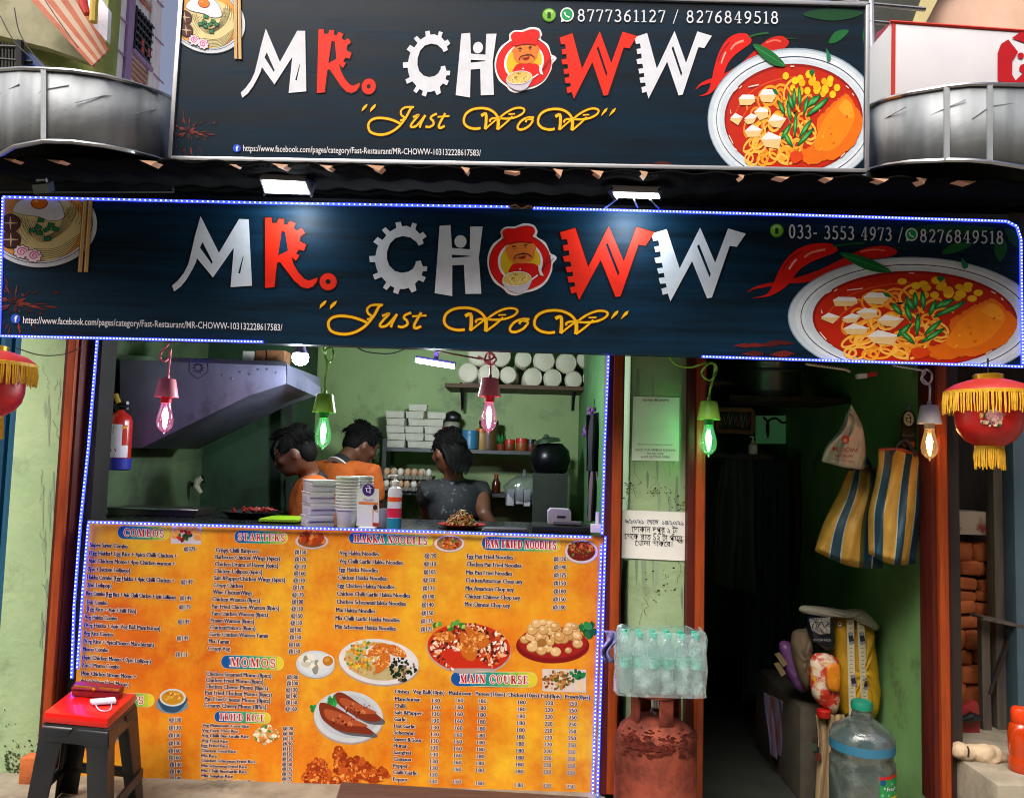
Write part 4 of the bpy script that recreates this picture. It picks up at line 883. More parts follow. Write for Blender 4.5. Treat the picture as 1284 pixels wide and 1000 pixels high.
lines(Za, [(557,222,790,233,'Super Saver Combo'),(553,272,1095,292,'(Egg Hakka+ Egg Rice + 4pics Chilli Chicken +'),(548,320,1083,340,'4pic Chicken Momo+ 4pic Chicken wanton +'),(545,372,805,382,'2pic Chicken Lollipop)'),(540,422,1078,445,'Hakka Combo (Egg Hakka + 4pic Chilli Chicken +'),(540,470,690,476,'2pic Lollipop)'),(535,522,1087,547,'Rice Combo (Egg Rice + 4pic Chilli Chicken + 2pic Lollipop)'),(538,577,665,583,'Fish Combo'),(538,618,842,634,'(Egg Rice + 4pic Chilli Fish)'),(525,668,725,678,'Veg Hakka Combo'),(522,718,992,740,'(Veg Hakka + 6pic Veg Ball Manchurian)'),(518,768,698,778,'Veg Rice Combo'),(517,817,952,842,'(Veg Rice + 4picsPanner Manchurian)'),(513,867,670,874,'Momo Combo'),(510,917,933,944,'(6pic Chicken Momo + 2pic Lollipop)'),(507,966,740,977,'2-in-1 Momo Combo')])
lines(Zbm, [(503,225,842,248,'(4pic Chicken Stream Momo +'),(500,273,795,297,'4pic Chicken Fried Momo)'),(720,582,750,583,'No'),(705,630,760,633,'Soup')])
prices(Za, [(1140,247,379),(1122,450,149),(1115,551,149),(1110,606,179),(1103,696,149),(1096,798,149),(1087,899,111)], 70)
prices(Zbm, [(1048,513,130),(1045,562,130),(1043,610,130),(1043,658,130),(1043,704,160),(1045,747,160),(1050,790,130),(1050,834,140),(1050,877,140)], 74)
lines(Zcm, [(152,255,415,262,'Crispy Chilli Babycorn'),(150,297,547,308,'Barbecue Chicken Wings (6pics)'),(147,341,537,352,'Chicken Drums of Haven (6pics)'),(143,384,438,392,'Chicken Lollipop (6pics)'),(140,427,580,440,'Salt &PapperChicken Wings (6pics)'),(137,471,318,477,'Crispy Chicken'),(134,514,375,521,'Wine ChickenWings'),(130,558,424,567,'Chicken Wanton (8pics)'),(127,603,543,615,'Pan Fried Chicken Wanton (8pics)'),(123,646,473,656,'Yam Chicken Wanton (8pics)'),(120,690,388,697,'Prawn Wanton (8pics)'),(116,732,396,740,'ChickenPokora (8pics)'),(112,775,473,785,'Garlic Chicken Wanton Yamin'),(108,818,232,822,'Mix Yamin'),(104,862,238,866,'Crispy Veg'),
 (918,272,1160,280,'Veg Hakka Noodles'),(916,322,1308,334,'Veg Chilli Garlic Hakka Noodles'),(913,374,1155,381,'Egg Hakka Noodles'),(910,424,1208,432,'Chicken Hakka Noodles'),(906,474,1257,484,'Egg Chicken Hakka Noodles'),(903,524,1354,537,'Chicken Chilli Garlic Hakka Noodles'),(900,574,1327,587,'Chicken SchezwanHakka Noodles'),(896,625,1138,633,'Mix Hakka Noodles'),(893,675,1289,689,'Mix Chilli Garlic Hakka Noodles'),(890,728,1265,741,'Mix Schezwan Hakka Noodles')])
prices(Zcm, [(640,266,150),(640,310,170),(638,355,170),(636,398,160),(632,441,170),(628,485,170),(625,530,170),(622,573,100),(620,616,130),(618,660,150),(614,703,150),(610,748,130),(608,793,150),(604,838,160),(602,880,150)], 70)
prices(Zem, [(232,258,'@ 90'),(230,303,110),(228,348,105),(225,392,120),(222,438,125),(220,484,140),(217,530,140),(215,576,150),(212,622,175),(210,666,175)], 65)
lines(Zem, [(468,263,722,270,'Egg Pan Fried Noodles'),(466,306,770,316,'Chicken Pan Fried Noodles'),(464,352,717,360,'Mix Pan Fried Noodles'),(462,395,775,405,'ChickenAmarican Chop uey'),(460,440,727,448,'Mix Amarican Chop uey'),(458,484,762,494,'Chicken Chinese Chop uey'),(456,528,706,537,'Mix Chinese Chop uey')])
prices(Zem, [(950,277,120),(950,322,140),(950,366,175),(948,411,150),(948,456,180),(946,500,150),(945,545,180)], 68)
lines(Zd, [(93,230,495,243,'Chicken Steamed Momo (8pics)'),(91,268,445,280,'Chicken Fried Momo (8pics)'),(88,307,473,320,'Chicken Cheese Momo (8pics)'),(86,346,497,360,'Pan Fried Chicken Momo (8pics)'),(83,385,488,398,'Pan Fried Cheese Momo (8pics)'),(80,424,463,437,'Creamy Cheesy Momo (8Pics)')])
prices(Zd, [(592,250,'@ 80'),(590,288,100),(587,328,120),(586,366,140),(584,406,150),(582,445,160)], 70)
lines(Zd, [(68,545,356,552,'Veg Mushroom Corn Rice'),(66,577,290,582,'Veg Corn Fried Rice'),(64,608,355,616,'Veg Chilli Bun Gralic Rice'),(63,640,226,645,'Veg Fried Rice'),(62,670,228,674,'Egg Fried Rice'),(62,702,275,707,'Chicken Fried Rice'),(62,733,156,736,'Mix Rice'),(62,763,397,772,'Chicken Schezwan Fried Rice'),(62,795,343,803,'Mix Scheswan Fried Rice'),(62,826,342,834,'Mix Chilli BunGarlic Rice'),(63,857,257,862,'Mix Sanghai Rice'),(64,888,396,896,'Chicken Chilli BunGarlic Rice'),(64,915,310,921,'Chicken Sanghai Rice'),(66,942,256,947,'Chow Chow Rice')], 4.0)
prices(Zd, [(568,565,120),(568,596,100),(567,628,110),(566,660,'@ 90'),(565,691,110),(565,722,120),(564,754,150),(563,786,150),(563,816,175),(562,847,175),(562,877,175),(562,907,150),(562,937,150),(562,962,150)], 60, 4.2)
lines(Zf, [(70,303,147,305,'Dishes'),(168,304,342,310,'Veg Ball(10pis)'),(367,311,490,314,'Mushroom'),(516,315,678,320,'Paneer(10pis)'),(692,321,866,326,'Chicken(10pis)'),(880,327,992,331,'Fish(8pis)'),(1012,331,1150,336,'Prawn(8pis)'),
 (68,344,208,348,'Manchurian'),(66,382,125,384,'Chilli'),(65,419,220,424,'Salt &Papper'),(64,456,130,458,'Garlic'),(64,494,178,498,'Hot Garlic'),(63,530,175,534,'Schezwan'),(62,568,216,574,'Sweet & Sour'),(61,603,136,606,'Hunan'),(60,640,155,643,'Sanghai'),(60,677,156,680,'Compou'),(59,714,140,717,'Pepper'),(58,751,190,756,'Chilli Garlic'),(57,790,138,792,'Pepper')], 4.9)
for x0, x1, y0, dy, n, yl, s in ((275,262,354,37.4,13,803,'130'),(405,392,352,38.3,11,804,'160'),(533,518,357,38.3,11,813,'180'),(751,737,364,38.3,11,823,'180'),(903,890,368,38.2,11,826,'220'),(1036,1022,371,38.4,11,831,'250')):
    rows = [(x0+(x1-x0)*i/11, y0+dy*i, s) for i in range(n)] + ([(x1, yl, s)] if n < 13 else [])
    prices(Zf, rows, 42, 5.0, 1)
A.build('price_list', men)
# headings on blue-to-yellow pills
def pill(z, x0, y0, x1, y1, hh, s, sx0, sx1, hgt):
    H = Art(sm)
    (a, c) = z((x0, y0), (x1, y1)); s_ = (z((1, 0))[0][0]-z((0, 0))[0][0]); h = hh*s_; n = 14; cols = ['#0f4f96','#12609a','#167a96','#1f8c8a','#2f9a78','#55a85c','#86b845','#b4c436','#d8c82e']
    ang = (c[1]-a[1])/(c[0]-a[0]); r = h/2
    out = oval(a[0]+r, a[1]+r*ang, r, r, 16, 0, 90, 270)+oval(c[0]-r, c[1]-r*ang, r, r, 16, 0, -90, 90); H.line(out, .9, '#d8c8a0', 1, True)
    xs = [a[0]+(c[0]-a[0])*i/9 for i in range(10)]
    H.poly(oval(a[0]+r, a[1]+r*ang, r, r, 18), cols[0], 1.2); H.poly(oval(c[0]-r, c[1]-r*ang, r, r, 18), cols[-1], 1.2)
    for i in range(9):
        l, r_ = max(xs[i], a[0]+r), min(xs[i+1], c[0]-r)
        if r_ > l: yl, yr = a[1]+(l-a[0])*ang, a[1]+(r_-a[0])*ang; H.poly([(l, yl-r), (r_, yr-r), (r_, yr+r), (l, yl+r)], cols[i], 1.6)
    p, q = z((sx0, 0), (sx1, 0)); ya = a[1]+(p[0]-a[0])*ang+hgt/2; yb = a[1]+(q[0]-a[0])*ang+hgt/2
    H.serif(s, (p[0], ya), (q[0], yb), hgt, '#b01c20', 3, '#f2e2e0', 1.05); H.build('heading', men)
pill(Za, 728, 132, 1048, 142, 80, 'COMBOS', 766, 1015, 9.4); pill(Zcm, 266, 160, 596, 168, 76, 'STARTERS', 288, 578, 8.6)
pill(zm(310, 640, .26), 490, 130, 895, 146, 52, 'HAKKA NOODLES', 514, 868, 9.5)
pill(Zem, 550, 180, 985, 192, 74, 'PAN FRIED NOODLES', 570, 962, 10.2); pill(Zd, 184, 143, 572, 155, 82, 'MOMOS', 240, 522, 10.8); pill(Zd, 142, 482, 490, 494, 68, 'FRIED RICE', 176, 452, 8.8)
pill(Zf, 378, 222, 858, 230, 82, 'MAIN COURSE', 428, 806, 10.4); pill(Zbm, 640, 374, 955, 384, 80, 'SOUPS', 680, 888, 9.6)
# food photographs printed on the banner
def blobs(F, cx, cy, rx, ry, n, r0, r1, cols, L, seed, asp=.7, clipr=1.):
    g_ = random.Random(seed)
    for i in range(n):
        a = g_.uniform(0, 6.28); r = g_.random()**.55*clipr; x, y = cx+rx*r*math.cos(a), cy+ry*r*math.sin(a); s = g_.uniform(r0, r1); k = g_.uniform(0, 3.1)
        F.poly([(x+s*g_.uniform(.7,1.2)*math.cos(t)*math.cos(k)-s*asp*g_.uniform(.7,1.2)*math.sin(t)*math.sin(k), y+s*math.cos(t)*math.sin(k)+s*asp*math.sin(t)*math.cos(k)) for t in [j*.785 for j in range(8)]], cols[i % len(cols)], L+(i % 9)*.05)
def plate(F, cx, cy, rx, ry, rim='#d6d2d4', inner=None, rot=0.):
    F.poly(oval(cx, cy+ry*.05, rx, ry, 44, rot), '#a89c98', 1); F.poly(oval(cx, cy, rx*.985, ry*.975, 44, rot), rim, 1.4)
    if inner: F.poly(oval(cx, cy-ry*.02, rx*.84, ry*.82, 40, rot), inner, 1.8)
CH = ['#c0581c','#d8803a','#8f3a12','#e09a50']
def food(fn):
    F = Art(sm); fn(F); F.build('food_photo', men)
def f1(F):
    F.poly([(216,659),(253,660),(252,682),(214,681)], '#c9c2cc', 1)
    for i in range(13): a = R(175+i*17); x, y = 234+14*math.cos(a), 671+9.5*math.sin(a); F.poly(oval(x, y, 5.2, 3.2, 12, a), ['#d8934a','#e0a860'][i % 2], 2+i*.05)
    blobs(F, 231, 671, 9, 7, 22, 1.6, 3.4, ['#1c3a1c','#7a1414','#2a5a24','#c02020'], 3, 4)
def f2(F): plate(F, 391, 678, 21, 10, '#c8b8b4', '#8a4a24'); blobs(F, 391, 674, 15, 7, 26, 3, 6, ['#a63a12','#c85a1c','#7a2408','#de8238'], 2.4, 6)
def f3(F): plate(F, 563.5, 681, 19, 10.5, '#d8cfcf', '#a8683a'); blobs(F, 563, 681, 13, 7, 40, 1.2, 3, ['#c0501c','#e0a050','#8a2a10','#4a7a2a','#d86a30'], 2.4, 7)
def f4(F): plate(F, 729, 691, 21, 15, '#cfc0c4', '#6a1c14'); blobs(F, 729, 688, 17, 10, 70, 1, 2.6, ['#b0401c','#d87a3a','#7a1c14','#5a7a2a','#c8502c'], 2.4, 8)
def f5(F):
    plate(F, 395.5, 832, 24.5, 17.5, '#c3ccd4', '#d2dade', .05); blobs(F, 389, 830, 15, 11, 16, 4, 6, ['#c4c2b0','#e0decc','#8a8a78','#e6e4d6'], 2.4, 9)
    F.poly(oval(410, 829, 9.5, 9), '#d8dcde', 3); F.poly(oval(411, 828, 6.6, 6.2), '#b8741c', 3.3); F.poly(oval(410, 827, 3.4, 2.6, 14), '#d09038', 3.6)
def f6(F):
    plate(F, 475, 829, 51, 29, '#d8d6d8', '#b8a878', .12)
    blobs(F, 461, 824, 29, 21, 190, 1.1, 2.7, ['#d8a020','#e6c040','#b87a10','#3a8a30','#e08a28','#c8c060','#d06a1c'], 2.4, 10)
    blobs(F, 504, 838, 17, 15, 60, 1.4, 3.2, ['#0f2418','#1c3a20','#142c1c','#0a1810','#7a5a4a'], 3, 11)
    for x, y, a, l in ((474,815,-.5,14),(480,831,-1.1,15),(494,815,.3,13),(502,818,.6,9)): F.poly(spline([(x+l*u*math.cos(a)-l*v*math.sin(a), y+l*u*math.sin(a)+l*v*math.cos(a)) for u, v in ((-1,-.1),(-.3,-.5),(.5,-.45),(1,0),(.5,.45),(-.3,.4))], 4, True), '#c86a20', 3.6); blobs(F, x, y-.5, l*.75, l*.34, 34, .7, 1.8, ['#e8a458','#a84e14','#d88030','#f0bc78'], 3.9, int(x))
def f7(F):
    plate(F, 588, 812, 53, 32, '#c02c14', '#a83018', .08); blobs(F, 588, 812, 48, 29, 520, 1.8, 4.2, ['#e2c8b0','#7a2010','#d8743a','#f0e0d0','#5a1810','#c04a20','#e8b080','#2c1a14'], 2.4, 12, .5)
    blobs(F, 566, 784, 22, 5, 10, 3, 5, ['#2f7a24','#5aa040','#a8c060'], 3, 13)
    for x, y, a, l in ((585,810,1.1,20),(597,798,.6,19),(556,797,0.1,14)): F.poly(spline([(x+l*u*math.cos(a)-l*v*math.sin(a), y+l*u*math.sin(a)+l*v*math.cos(a)) for u, v in ((-1,-.15),(-.3,-.3),(.5,-.5),(1,0),(.5,.5),(-.3,.3))], 4, True), '#c0661c', 3.6); blobs(F, x+1, y, l*.7, l*.36, 46, .8, 2.2, ['#e09848','#a85018','#d07828','#eab470'], 3.9, int(x))
def f8(F):
    F.poly(oval(693, 809, 46, 22), '#7a1010', 1); F.poly(oval(693, 805, 43, 20), '#9a1c18', 1.3); blobs(F, 737, 787, 11, 9, 9, 4, 8, ['#1f6a34','#2f8a44','#145028'], 1.6, 14)
    g_ = random.Random(15)
    for i in range(58):
        a = g_.uniform(0, 6.28); r = g_.random()**.5; x, y = 692+38*r*math.cos(a), 800+21*r*math.sin(a)-3; s = g_.uniform(4.5, 7.5)
        F.poly(oval(x, y+.8, s, s*.85, 14), '#9a6a30', 2+i*.02); F.poly(oval(x, y, s*.93, s*.78, 14), ['#d0a468','#c8985a','#dcb67c'][i % 3], 2.1+i*.02); F.poly(oval(x-s*.2, y-s*.25, s*.4, s*.28, 10), '#e8cc9c', 2.2+i*.02)
def f9(F):
    plate(F, 437, 898, 44, 33, '#c4cace', '#b4bcc4', .1); blobs(F, 416, 878, 8, 6, 9, 3, 5, ['#1c7a34','#2f9a4a'], 2, 16); blobs(F, 394, 887, 3, 4, 5, 2, 4, ['#1c7a34','#2f9a4a'], 1, 17)
    for q in (((401,881),(412,882),(432,892),(452,906),(467,916),(466,920),(452,919),(428,916),(408,905),(401,893)), ((420,870),(430,868),(450,881),(468,892),(478,900),(472,904),(455,902),(436,891),(424,882))):
        F.poly([(x+5, y+4) for x, y in spline(q, 4, True)], '#5a5a60', 2.1); F.poly(spline(q, 4, True), '#7a2c14', 2.5); cx = sum(p[0] for p in q)/len(q); cy = sum(p[1] for p in q)/len(q)
        F.poly([(cx+(x-cx)*.8, cy+(y-cy)*.55-2) for x, y in spline(q, 4, True)], '#a8502c', 2.8); blobs(F, cx, cy, 20, 6, 26, 1, 2.6, ['#5a1808','#c87848','#8a3a1c'], 3.1, 18)
def f10(F):
    for cx, cy, rx, ry, n, s in ((400,970,12,20,26,1),(425,953,6,16,14,2),(447,963,18,12,24,3),(470,972,16,8,20,4),(390,976,9,10,14,5),(398,990,9,8,10,6),(430,980,20,8,16,7)): blobs(F, cx, cy, rx, ry, n*2, 3, 7, ['#b04a14','#9a3a10','#c0581c','#8f300c'], 1.4+s*.2, 30+s); blobs(F, cx, cy-1, rx*.95, ry*.95, n*5, .8, 2.6, ['#d8762c','#e08a3c','#a63e10','#7a2408','#e8a050','#c2561a'], 1.5+s*.2, 60+s)
def f11(F): F.poly([(680,838),(735,839),(735,868),(680,866)], '#d0c4b8', 1); blobs(F, 700, 853, 19, 12, 80, 1.4, 3.4, ['#7a4a1c','#4a5a1c','#b07a3a','#8a3a14','#c89a5a'], 1.5, 40); blobs(F, 723, 845, 9, 5, 10, 3, 5, ['#145a2c','#1f7a3a'], 1.6, 41); F.poly(oval(728, 860, 7, 7), '#dcc8a0', 2.2)
def f12(F):
    F.poly(oval(215.5, 883, 20, 11), '#6f8a9a', 1); F.poly(spline([(200,874),(202,886),(210,892),(222,892),(231,884),(233,873)], 4, True), '#2c4a66', 1.4); F.poly(oval(216.5, 874, 16.5, 11), '#c9d0d2', 1.8); F.poly(oval(216.5, 874, 14, 9), '#c08a20', 2.1); blobs(F, 216, 874, 11, 6, 26, 1, 2.4, ['#d8a838','#e8c868','#b05a1c','#c87a28'], 2.4, 42)
def f13(F): blobs(F, 334, 921, 15, 11, 120, 1.2, 3.4, ['#e6d6b8','#c8b48a','#d88a3c','#4a8a34','#f0e8d4','#b86a2c'], 1.4, 43)
for f in (f1,f2,f3,f4,f5,f6,f7,f8,f9,f10,f11,f12,f13): food(f)

# ================================================================== COUNTER AND WHAT STANDS ON IT
CT = (P(112,654,0).z+P(735,673,0).z)/2
ctr = thing('serving_counter', 'dark counter block behind the orange menu', 'counter', (-.65, .3, 0))
x0, x1 = P(104, 660).x, P(757, 660).x
slab('counter_body', x0, x1, .01, .58, .02, CT-.03, DARKP, ctr); slab('worktop', x0, x1, .0, .6, CT-.03, CT, mat('black_granite', '#17191b', .25, scale=40, col2='#24272a'), ctr, bevel=.004)
def on(px, y, py=655): p = P(px, py, y); return Vector((p.x, y, CT))
CARD = mat('white_carton', '#cfcbd0', .65, col2='#c2bec4', scale=7); CARDB = mat('white_carton_side', '#c8c4c6', .65, scale=7)
# four cartons
TITLES = ['bottom white food carton of the counter stack', 'second white food carton from the bottom of the counter stack', 'third white food carton from the bottom, beneath the top one', 'topmost white food carton of the counter stack beside the white tubs']
b0 = on(399, .12); hh = .0465
for i in range(4):
    c = b0+Vector((-.004+.004*(i % 2), 0, hh*i+.001*i)); t = thing('food_carton', TITLES[i], 'carton', c, 'white food cartons stacked on the counter')
    rz = .52+.05*(i % 2); M = Matrix.Rotation(rz, 3, 'Z'); w = MB(); w.box(c+Vector((0,0,hh/2-.004)), (.108,.1,hh-.008), CARD, M=M, taper=1.02); w.build('box_body', t, bevel=.002)
    w = MB(); w.box(c+Vector((0,0,hh-.004)), (.114,.106,.006), CARDB, M=M); w.box(c+M @ Vector((0,-.054,hh-.014)), (.1,.003,.018), CARDB, M=M); w.build('lid', t, bevel=.001)
# nested white tubs
TUB = mat('white_plastic_tub', '#d4d2cc', .35, spec=.5)
def tub(loc, label, h=.075, r=.044):
    t = thing('plastic_tub', label, 'tub', loc, 'nested white plastic tubs on the counter')
    w = MB(); w.lathe(loc, [(r*.78,0),(r*.8,.002),(r*.97,h*.93),(r*1.0,h)], TUB, 22); w.build('cup', t)
    w = MB(); w.lathe(Vector(loc)+Vector((0,0,h)), [(r*1.0,-.004),(r*1.09,-.004),(r*1.1,0),(r*1.08,.004),(r*.98,.004)], TUB, 22); w.build('rim', t); return t
tb = on(434, .1); base = tub(tb, 'lowest white plastic tub, fully visible at the foot of the front nested stack')
nth = ['second','third','fourth','fifth','sixth','seventh','eighth','ninth','tenth','eleventh']
for i in range(10): dup(base, tb+Vector((.0005*(i % 3),0,.0126*(i+1)))) ['label'] = 'white plastic tub, %s from the bottom of the front nested stack' % nth[i] if i < 9 else 'topmost white plastic tub of the front nested stack'
tb2 = on(452, .2); 
for i in range(11): dup(base, tb2+Vector((0,.0,.0126*i)))['label'] = ('lowest' if i == 0 else nth[i-1]+' lowest' if i < 10 else 'topmost')+' white plastic tub of the rear nested stack beside the card stand'
# payment card stand (its code square is left blank)
PUR = '#4a2a7a'
ps = thing('payment_stand', 'white payment card stand with a round purple badge on the counter', 'card stand', on(460, .06))
Yq = .055; w = MB(); w.prism([P(448,612,Yq),P(475,613,Yq),P(475,660,Yq),P(447,659,Yq)], (0,.006,0), WHITE); w.build('card', ps)
w = MB(); w.prism([P(x, y, Yq+.001) for x, y in oval(462, 614, 7.6, 7.8, 28)], (0,.005,0), mat('violet_badge', PUR, .4)); w.build('badge', ps)
A = Art(lambda x, y, L: P(x, y, Yq-.0012-.0004*L)); A.poly(oval(462, 614, 7.6, 7.8, 28), PUR, .2); A.text('पे', (458, 618.5), (466, 618.5), 8, '#f0ecf4', 1); A.text('PhonePe', (456, 627.5), (468.5, 628), 3, PUR, 1)
A.poly([(449.5,628.5),(474,629.5),(474,632.5),(449.5,631.5)], '#e08040', 1); A.poly([(467,637),(474,637),(474,658),(467,658)], '#c9a890', 1); A.poly(oval(470.5,636,3,3.4,14), '#3a241c', 1.4); A.poly([(469,641),(474,643),(474,655),(468,655)], '#e2dcd8', 1.5); A.poly([(467,655),(475,655.5),(475,659.5),(467,659)], '#b0302a', 1.8); A.build('print', ps)
w = MB(); w.box(on(461, .075)+Vector((0,0,.003)), (.07,.05,.006), WHITE); w.build('foot', ps)
# hand-wash pump bottle
hb = on(494, .07); pb_ = thing('pump_bottle', 'white pump bottle with a red and teal label on the counter', 'bottle', hb)
w = MB(); w.lathe(hb, [(.026,0),(.029,.004),(.029,.15),(.024,.165),(.011,.172),(.011,.18)], mat('milky_plastic', '#c9cad2', .3), 20, sy=.75); w.build('bottle_body', pb_)
w = MB(); w.lathe(hb, [(.0297,.005),(.0297,.045)], mat('teal_print', '#1c7a8a', .4), 20, sy=.76); w.lathe(hb, [(.0296,.048),(.0296,.085)], mat('red_print', '#c81c3c', .4), 20, sy=.76); w.lathe(hb, [(.0296,.112),(.0296,.13)], mat('orange_print', '#d8481c', .4), 20, sy=.76); w.build('label', pb_)
w = MB(); w.lathe(hb+Vector((0,0,.18)), [(.012,0),(.014,.012),(.01,.016),(.005,.018),(.005,.03),(.011,.031),(.011,.038),(0,.039)], WHITE, 14); w.tube([hb+Vector((0,0,.214)), hb+Vector((-.02,-.012,.216)), hb+Vector((-.028,-.016,.21))], .004, WHITE, seg=7); w.build('pump', pb_)
cb = on(481, .16); w = MB(); w.lathe(cb, [(.022,0),(.027,.075),(.0245,.075),(.02,.004)], mat('grey_tumbler', '#9a98ac', .3), 18); tag(w.build('tumbler', loc=cb), 'pale lilac tumbler half hidden between card stand and pump bottle', 'tumbler')
# green chopping tray, trays, noodle plate, terminal
c = on(357, .28); w = MB(); w.box(c+Vector((0,0,.012)), (.16,.2,.012), mat('lime_plastic', '#8fb81c', .4)); tag(w.build('chopping_board', loc=c, bevel=.003), 'lime green board edge beside the carton stack', 'chopping board')
c = on(316, .4); fp = thing('food_pan', 'dark pan holding red chilli pieces at the left of the counter', 'pan', c)
w = MB(); w.lathe(c, [(.07,0),(.1,.03),(.104,.03),(.075,-.0)], IRON, 22, sx=1.3); w.build('pan', fp)
w = MB(); g_ = random.Random(2); CHL = mat('red_chilli', '#8a1c14', .4)
for i in range(16): p = c+Vector((g_.uniform(-.07,.07), g_.uniform(-.05,.05), .03)); w.tube([p, p+Vector((g_.uniform(-.03,.03), g_.uniform(-.02,.02), .012)), p+Vector((g_.uniform(-.05,.05), 0, .004))], [.007,.008,.002], CHL, seg=6)
w.build('chillies', fp)
c = on(579, .2); npl = thing('noodle_plate', 'red oval plate heaped with fried noodles on the counter', 'plate of food', c)
w = MB(); w.lathe(c, [(.05,0),(.06,.004),(.098,.016),(.1,.019),(.06,.008),(0,.007)], mat('red_melamine', '#a01812', .3), 26); w.build('plate', npl)
w = MB(); g_ = random.Random(4); ND = [mat('noodle_amber', '#a8702c', .45), mat('noodle_brown', '#7a4a1c', .45), mat('green_onion', '#5a7a24', .45)]
for i in range(120):
    a = g_.uniform(0, 6.28); r = .062*g_.random()**.6; h = .014+.062*(1-(r/.07)**1.2); p = c+Vector((r*math.cos(a), r*math.sin(a), h*g_.uniform(.75,1.02))); q = g_.uniform(0, 6.28)
    w.tube([p+Vector((.018*math.cos(q), .018*math.sin(q), -.012)), p, p+Vector((.014*math.cos(q+2), .014*math.sin(q+2), .002)), p+Vector((.02*math.cos(q+2.7), .02*math.sin(q+2.7), -.014))], .0028, ND[0 if i % 9 < 5 else 1 if i % 9 < 8 else 2], seg=5)
w.build('noodles', npl)
c = on(634, .1); w = MB(); w.box(c+Vector((0,0,.006)), (.19,.12,.01), BLACK); w.box(c+Vector((0,0,.013)), (.17,.1,.005), mat('grey_tray_base', '#4a4450', .4)); tag(w.build('serving_tray', loc=c, bevel=.002), 'low black tray lying between noodle plate and card machine', 'tray')
c = on(702, .22); w = MB(); w.box(c+Vector((0,-.02,.014)), (.235,.2,.028), BLACK); tag(w.build('cash_box', loc=c, bevel=.004), 'flat black box under the small white card machine', 'box')
c = c+Vector((-.0,.02,.0285)); cm = thing('card_machine', 'small white printer-like card machine standing on the black box', 'card machine', c)
PW = mat('lilac_white_plastic', '#c4bccb', .35)
w = MB(); w.prism([c+Vector((-.05,-.03,0)), c+Vector((.048,-.03,0)), c+Vector((.046,-.03,.052)), c+Vector((.038,-.03,.062)), c+Vector((-.04,-.03,.064)), c+Vector((-.052,-.03,.052))], (0,.07,0), PW); w.build('housing', cm, bevel=.004)
w = MB(); w.box(c+Vector((.005,-.0305,.03)), (.036,.004,.008), BLACK); w.build('slot', cm); w = MB(); w.box(c+Vector((.03,-.07,.01)), (.115,.07,.012), mat('grey_keys', '#5a5660', .4), rot=-.15); w.build('paper_tray', cm, bevel=.002)
c = P(749, 662, -.02); sb = thing('switch_socket', 'small white switch box with a plug at the right end of the counter', 'socket', c)
w = MB(); w.box(c, (.052,.03,.032), PW); w.build('socket_box', sb, bevel=.003); w = MB(); w.tube([c+Vector((0,0,.016)), c+Vector((0,0,.062))], .008, PW, seg=9); w.build('plug', sb)
c = P(190, 646, .35); w = MB(); st_ = thing('steel_tray', 'long shallow steel tray at the left end behind the counter', 'tray', c)
w.prism([c+Vector((-.19,0,0)), c+Vector((.19,0,0)), c+Vector((.2,0,.028)), c+Vector((-.2,0,.028))], (0,.22,0), mat('dull_steel', '#5a5450', .35, metal=.8)); w.build('tray_body', st_); w = MB(); w.tube([c+Vector((-.205,-.003,.028)), c+Vector((.205,-.003,.028))], .005, STEEL, seg=6); w.build('rim', st_)
w = MB(); w.box(c+Vector((0,.12,-.12)), (.5,.3,.2), DARKP); tag(w.build('low_cabinet', loc=c+Vector((0,.1,-.22))), 'dark low cabinet under the steel tray', 'cabinet')
for (px, py, Y, lab) in ((216, 612, 1.2, 'white curved water tap nearer the hood'), (249, 606, 1.3, 'white curved water tap on the bright wall corner')):
    c = P(px, py, Y); t = thing('water_tap', lab, 'tap', c, 'white taps on the kitchen side wall')
    w = MB(); w.tube([P(px+4, py-7, Y), P(px-1, py-4, Y), P(px-3, py+4, Y), P(px+3, py+12, Y)], [.016,.02,.018,.012], mat('tap_white', '#b8b49a', .4), seg=9); w.build('spout', t); w = MB(); w.tube([P(px+4, py-8, Y), P(px+5, py-3, Y+.05)], .013, BLACK, seg=8); w.tube([P(px+2, py, Y), P(px-8, py, Y)], .006, IRON, seg=6); w.build('valve', t)

# ================================================================== KITCHEN BEHIND THE COUNTER
# steel exhaust hood
HOOD = mat('hood_steel', '#80809a', .45, metal=.4, col2='#5a5a70', scale=3.5, stretch=(1,1,.4), bump=.12, dirt=('#2e2a34', 4, .56, .76))
hd = thing('exhaust_hood', 'slanting grey steel exhaust hood behind the pink bulb', 'exhaust hood', P(260, 520, .5))
Yh = .42; face = [P(x, y, Yh) for x, y in ((150,448),(358,456),(359,481),(312,496),(178,561),(150,561))]
w = MB(); w.prism(face, (0,.62,0), HOOD); w.build('canopy', hd, bevel=.002)
w = MB(); e0, e1 = P(359,456,Yh), P(359,481,Yh); w.prism([e0+Vector((.004,0,0)), P(401,485,.85), P(401,499,.85), e1+Vector((.004,0,0))], (.0,.012,0), HOOD); w.build('end_flap', hd)
w = MB(); w.bar(P(150,448,Yh-.004), P(359,456,Yh-.004), .02, .006, STEEL); w.build('top_flange', hd)
A = Art(lambda x, y, L: P(x, y, Yh-.0012-.0004*L)); IK = '#2c2840'
A.line([(238,452),(237,466),(248,475),(261,466),(260,452)], .9, IK); A.line(oval(249, 461, 5, 5, 16), .8, IK, 2, True)
for i in range(10): a = i*.628; A.line([(249+5*math.cos(a), 461+5*math.sin(a)), (249+8.5*math.cos(a), 461+8*math.sin(a))], .7, IK)
A.line([(245,458),(251,457),(253,463),(246,465)], .8, IK); A.build('stamp', hd)
w = MB(); g_ = random.Random(8)
for i in range(7): w.ell(P(280+i*11, 472+g_.uniform(-4,4)-i*1.5, Yh-.004), (.004,.003,.004), STEEL, seg=6, rings=4)
w.build('rivets', hd)
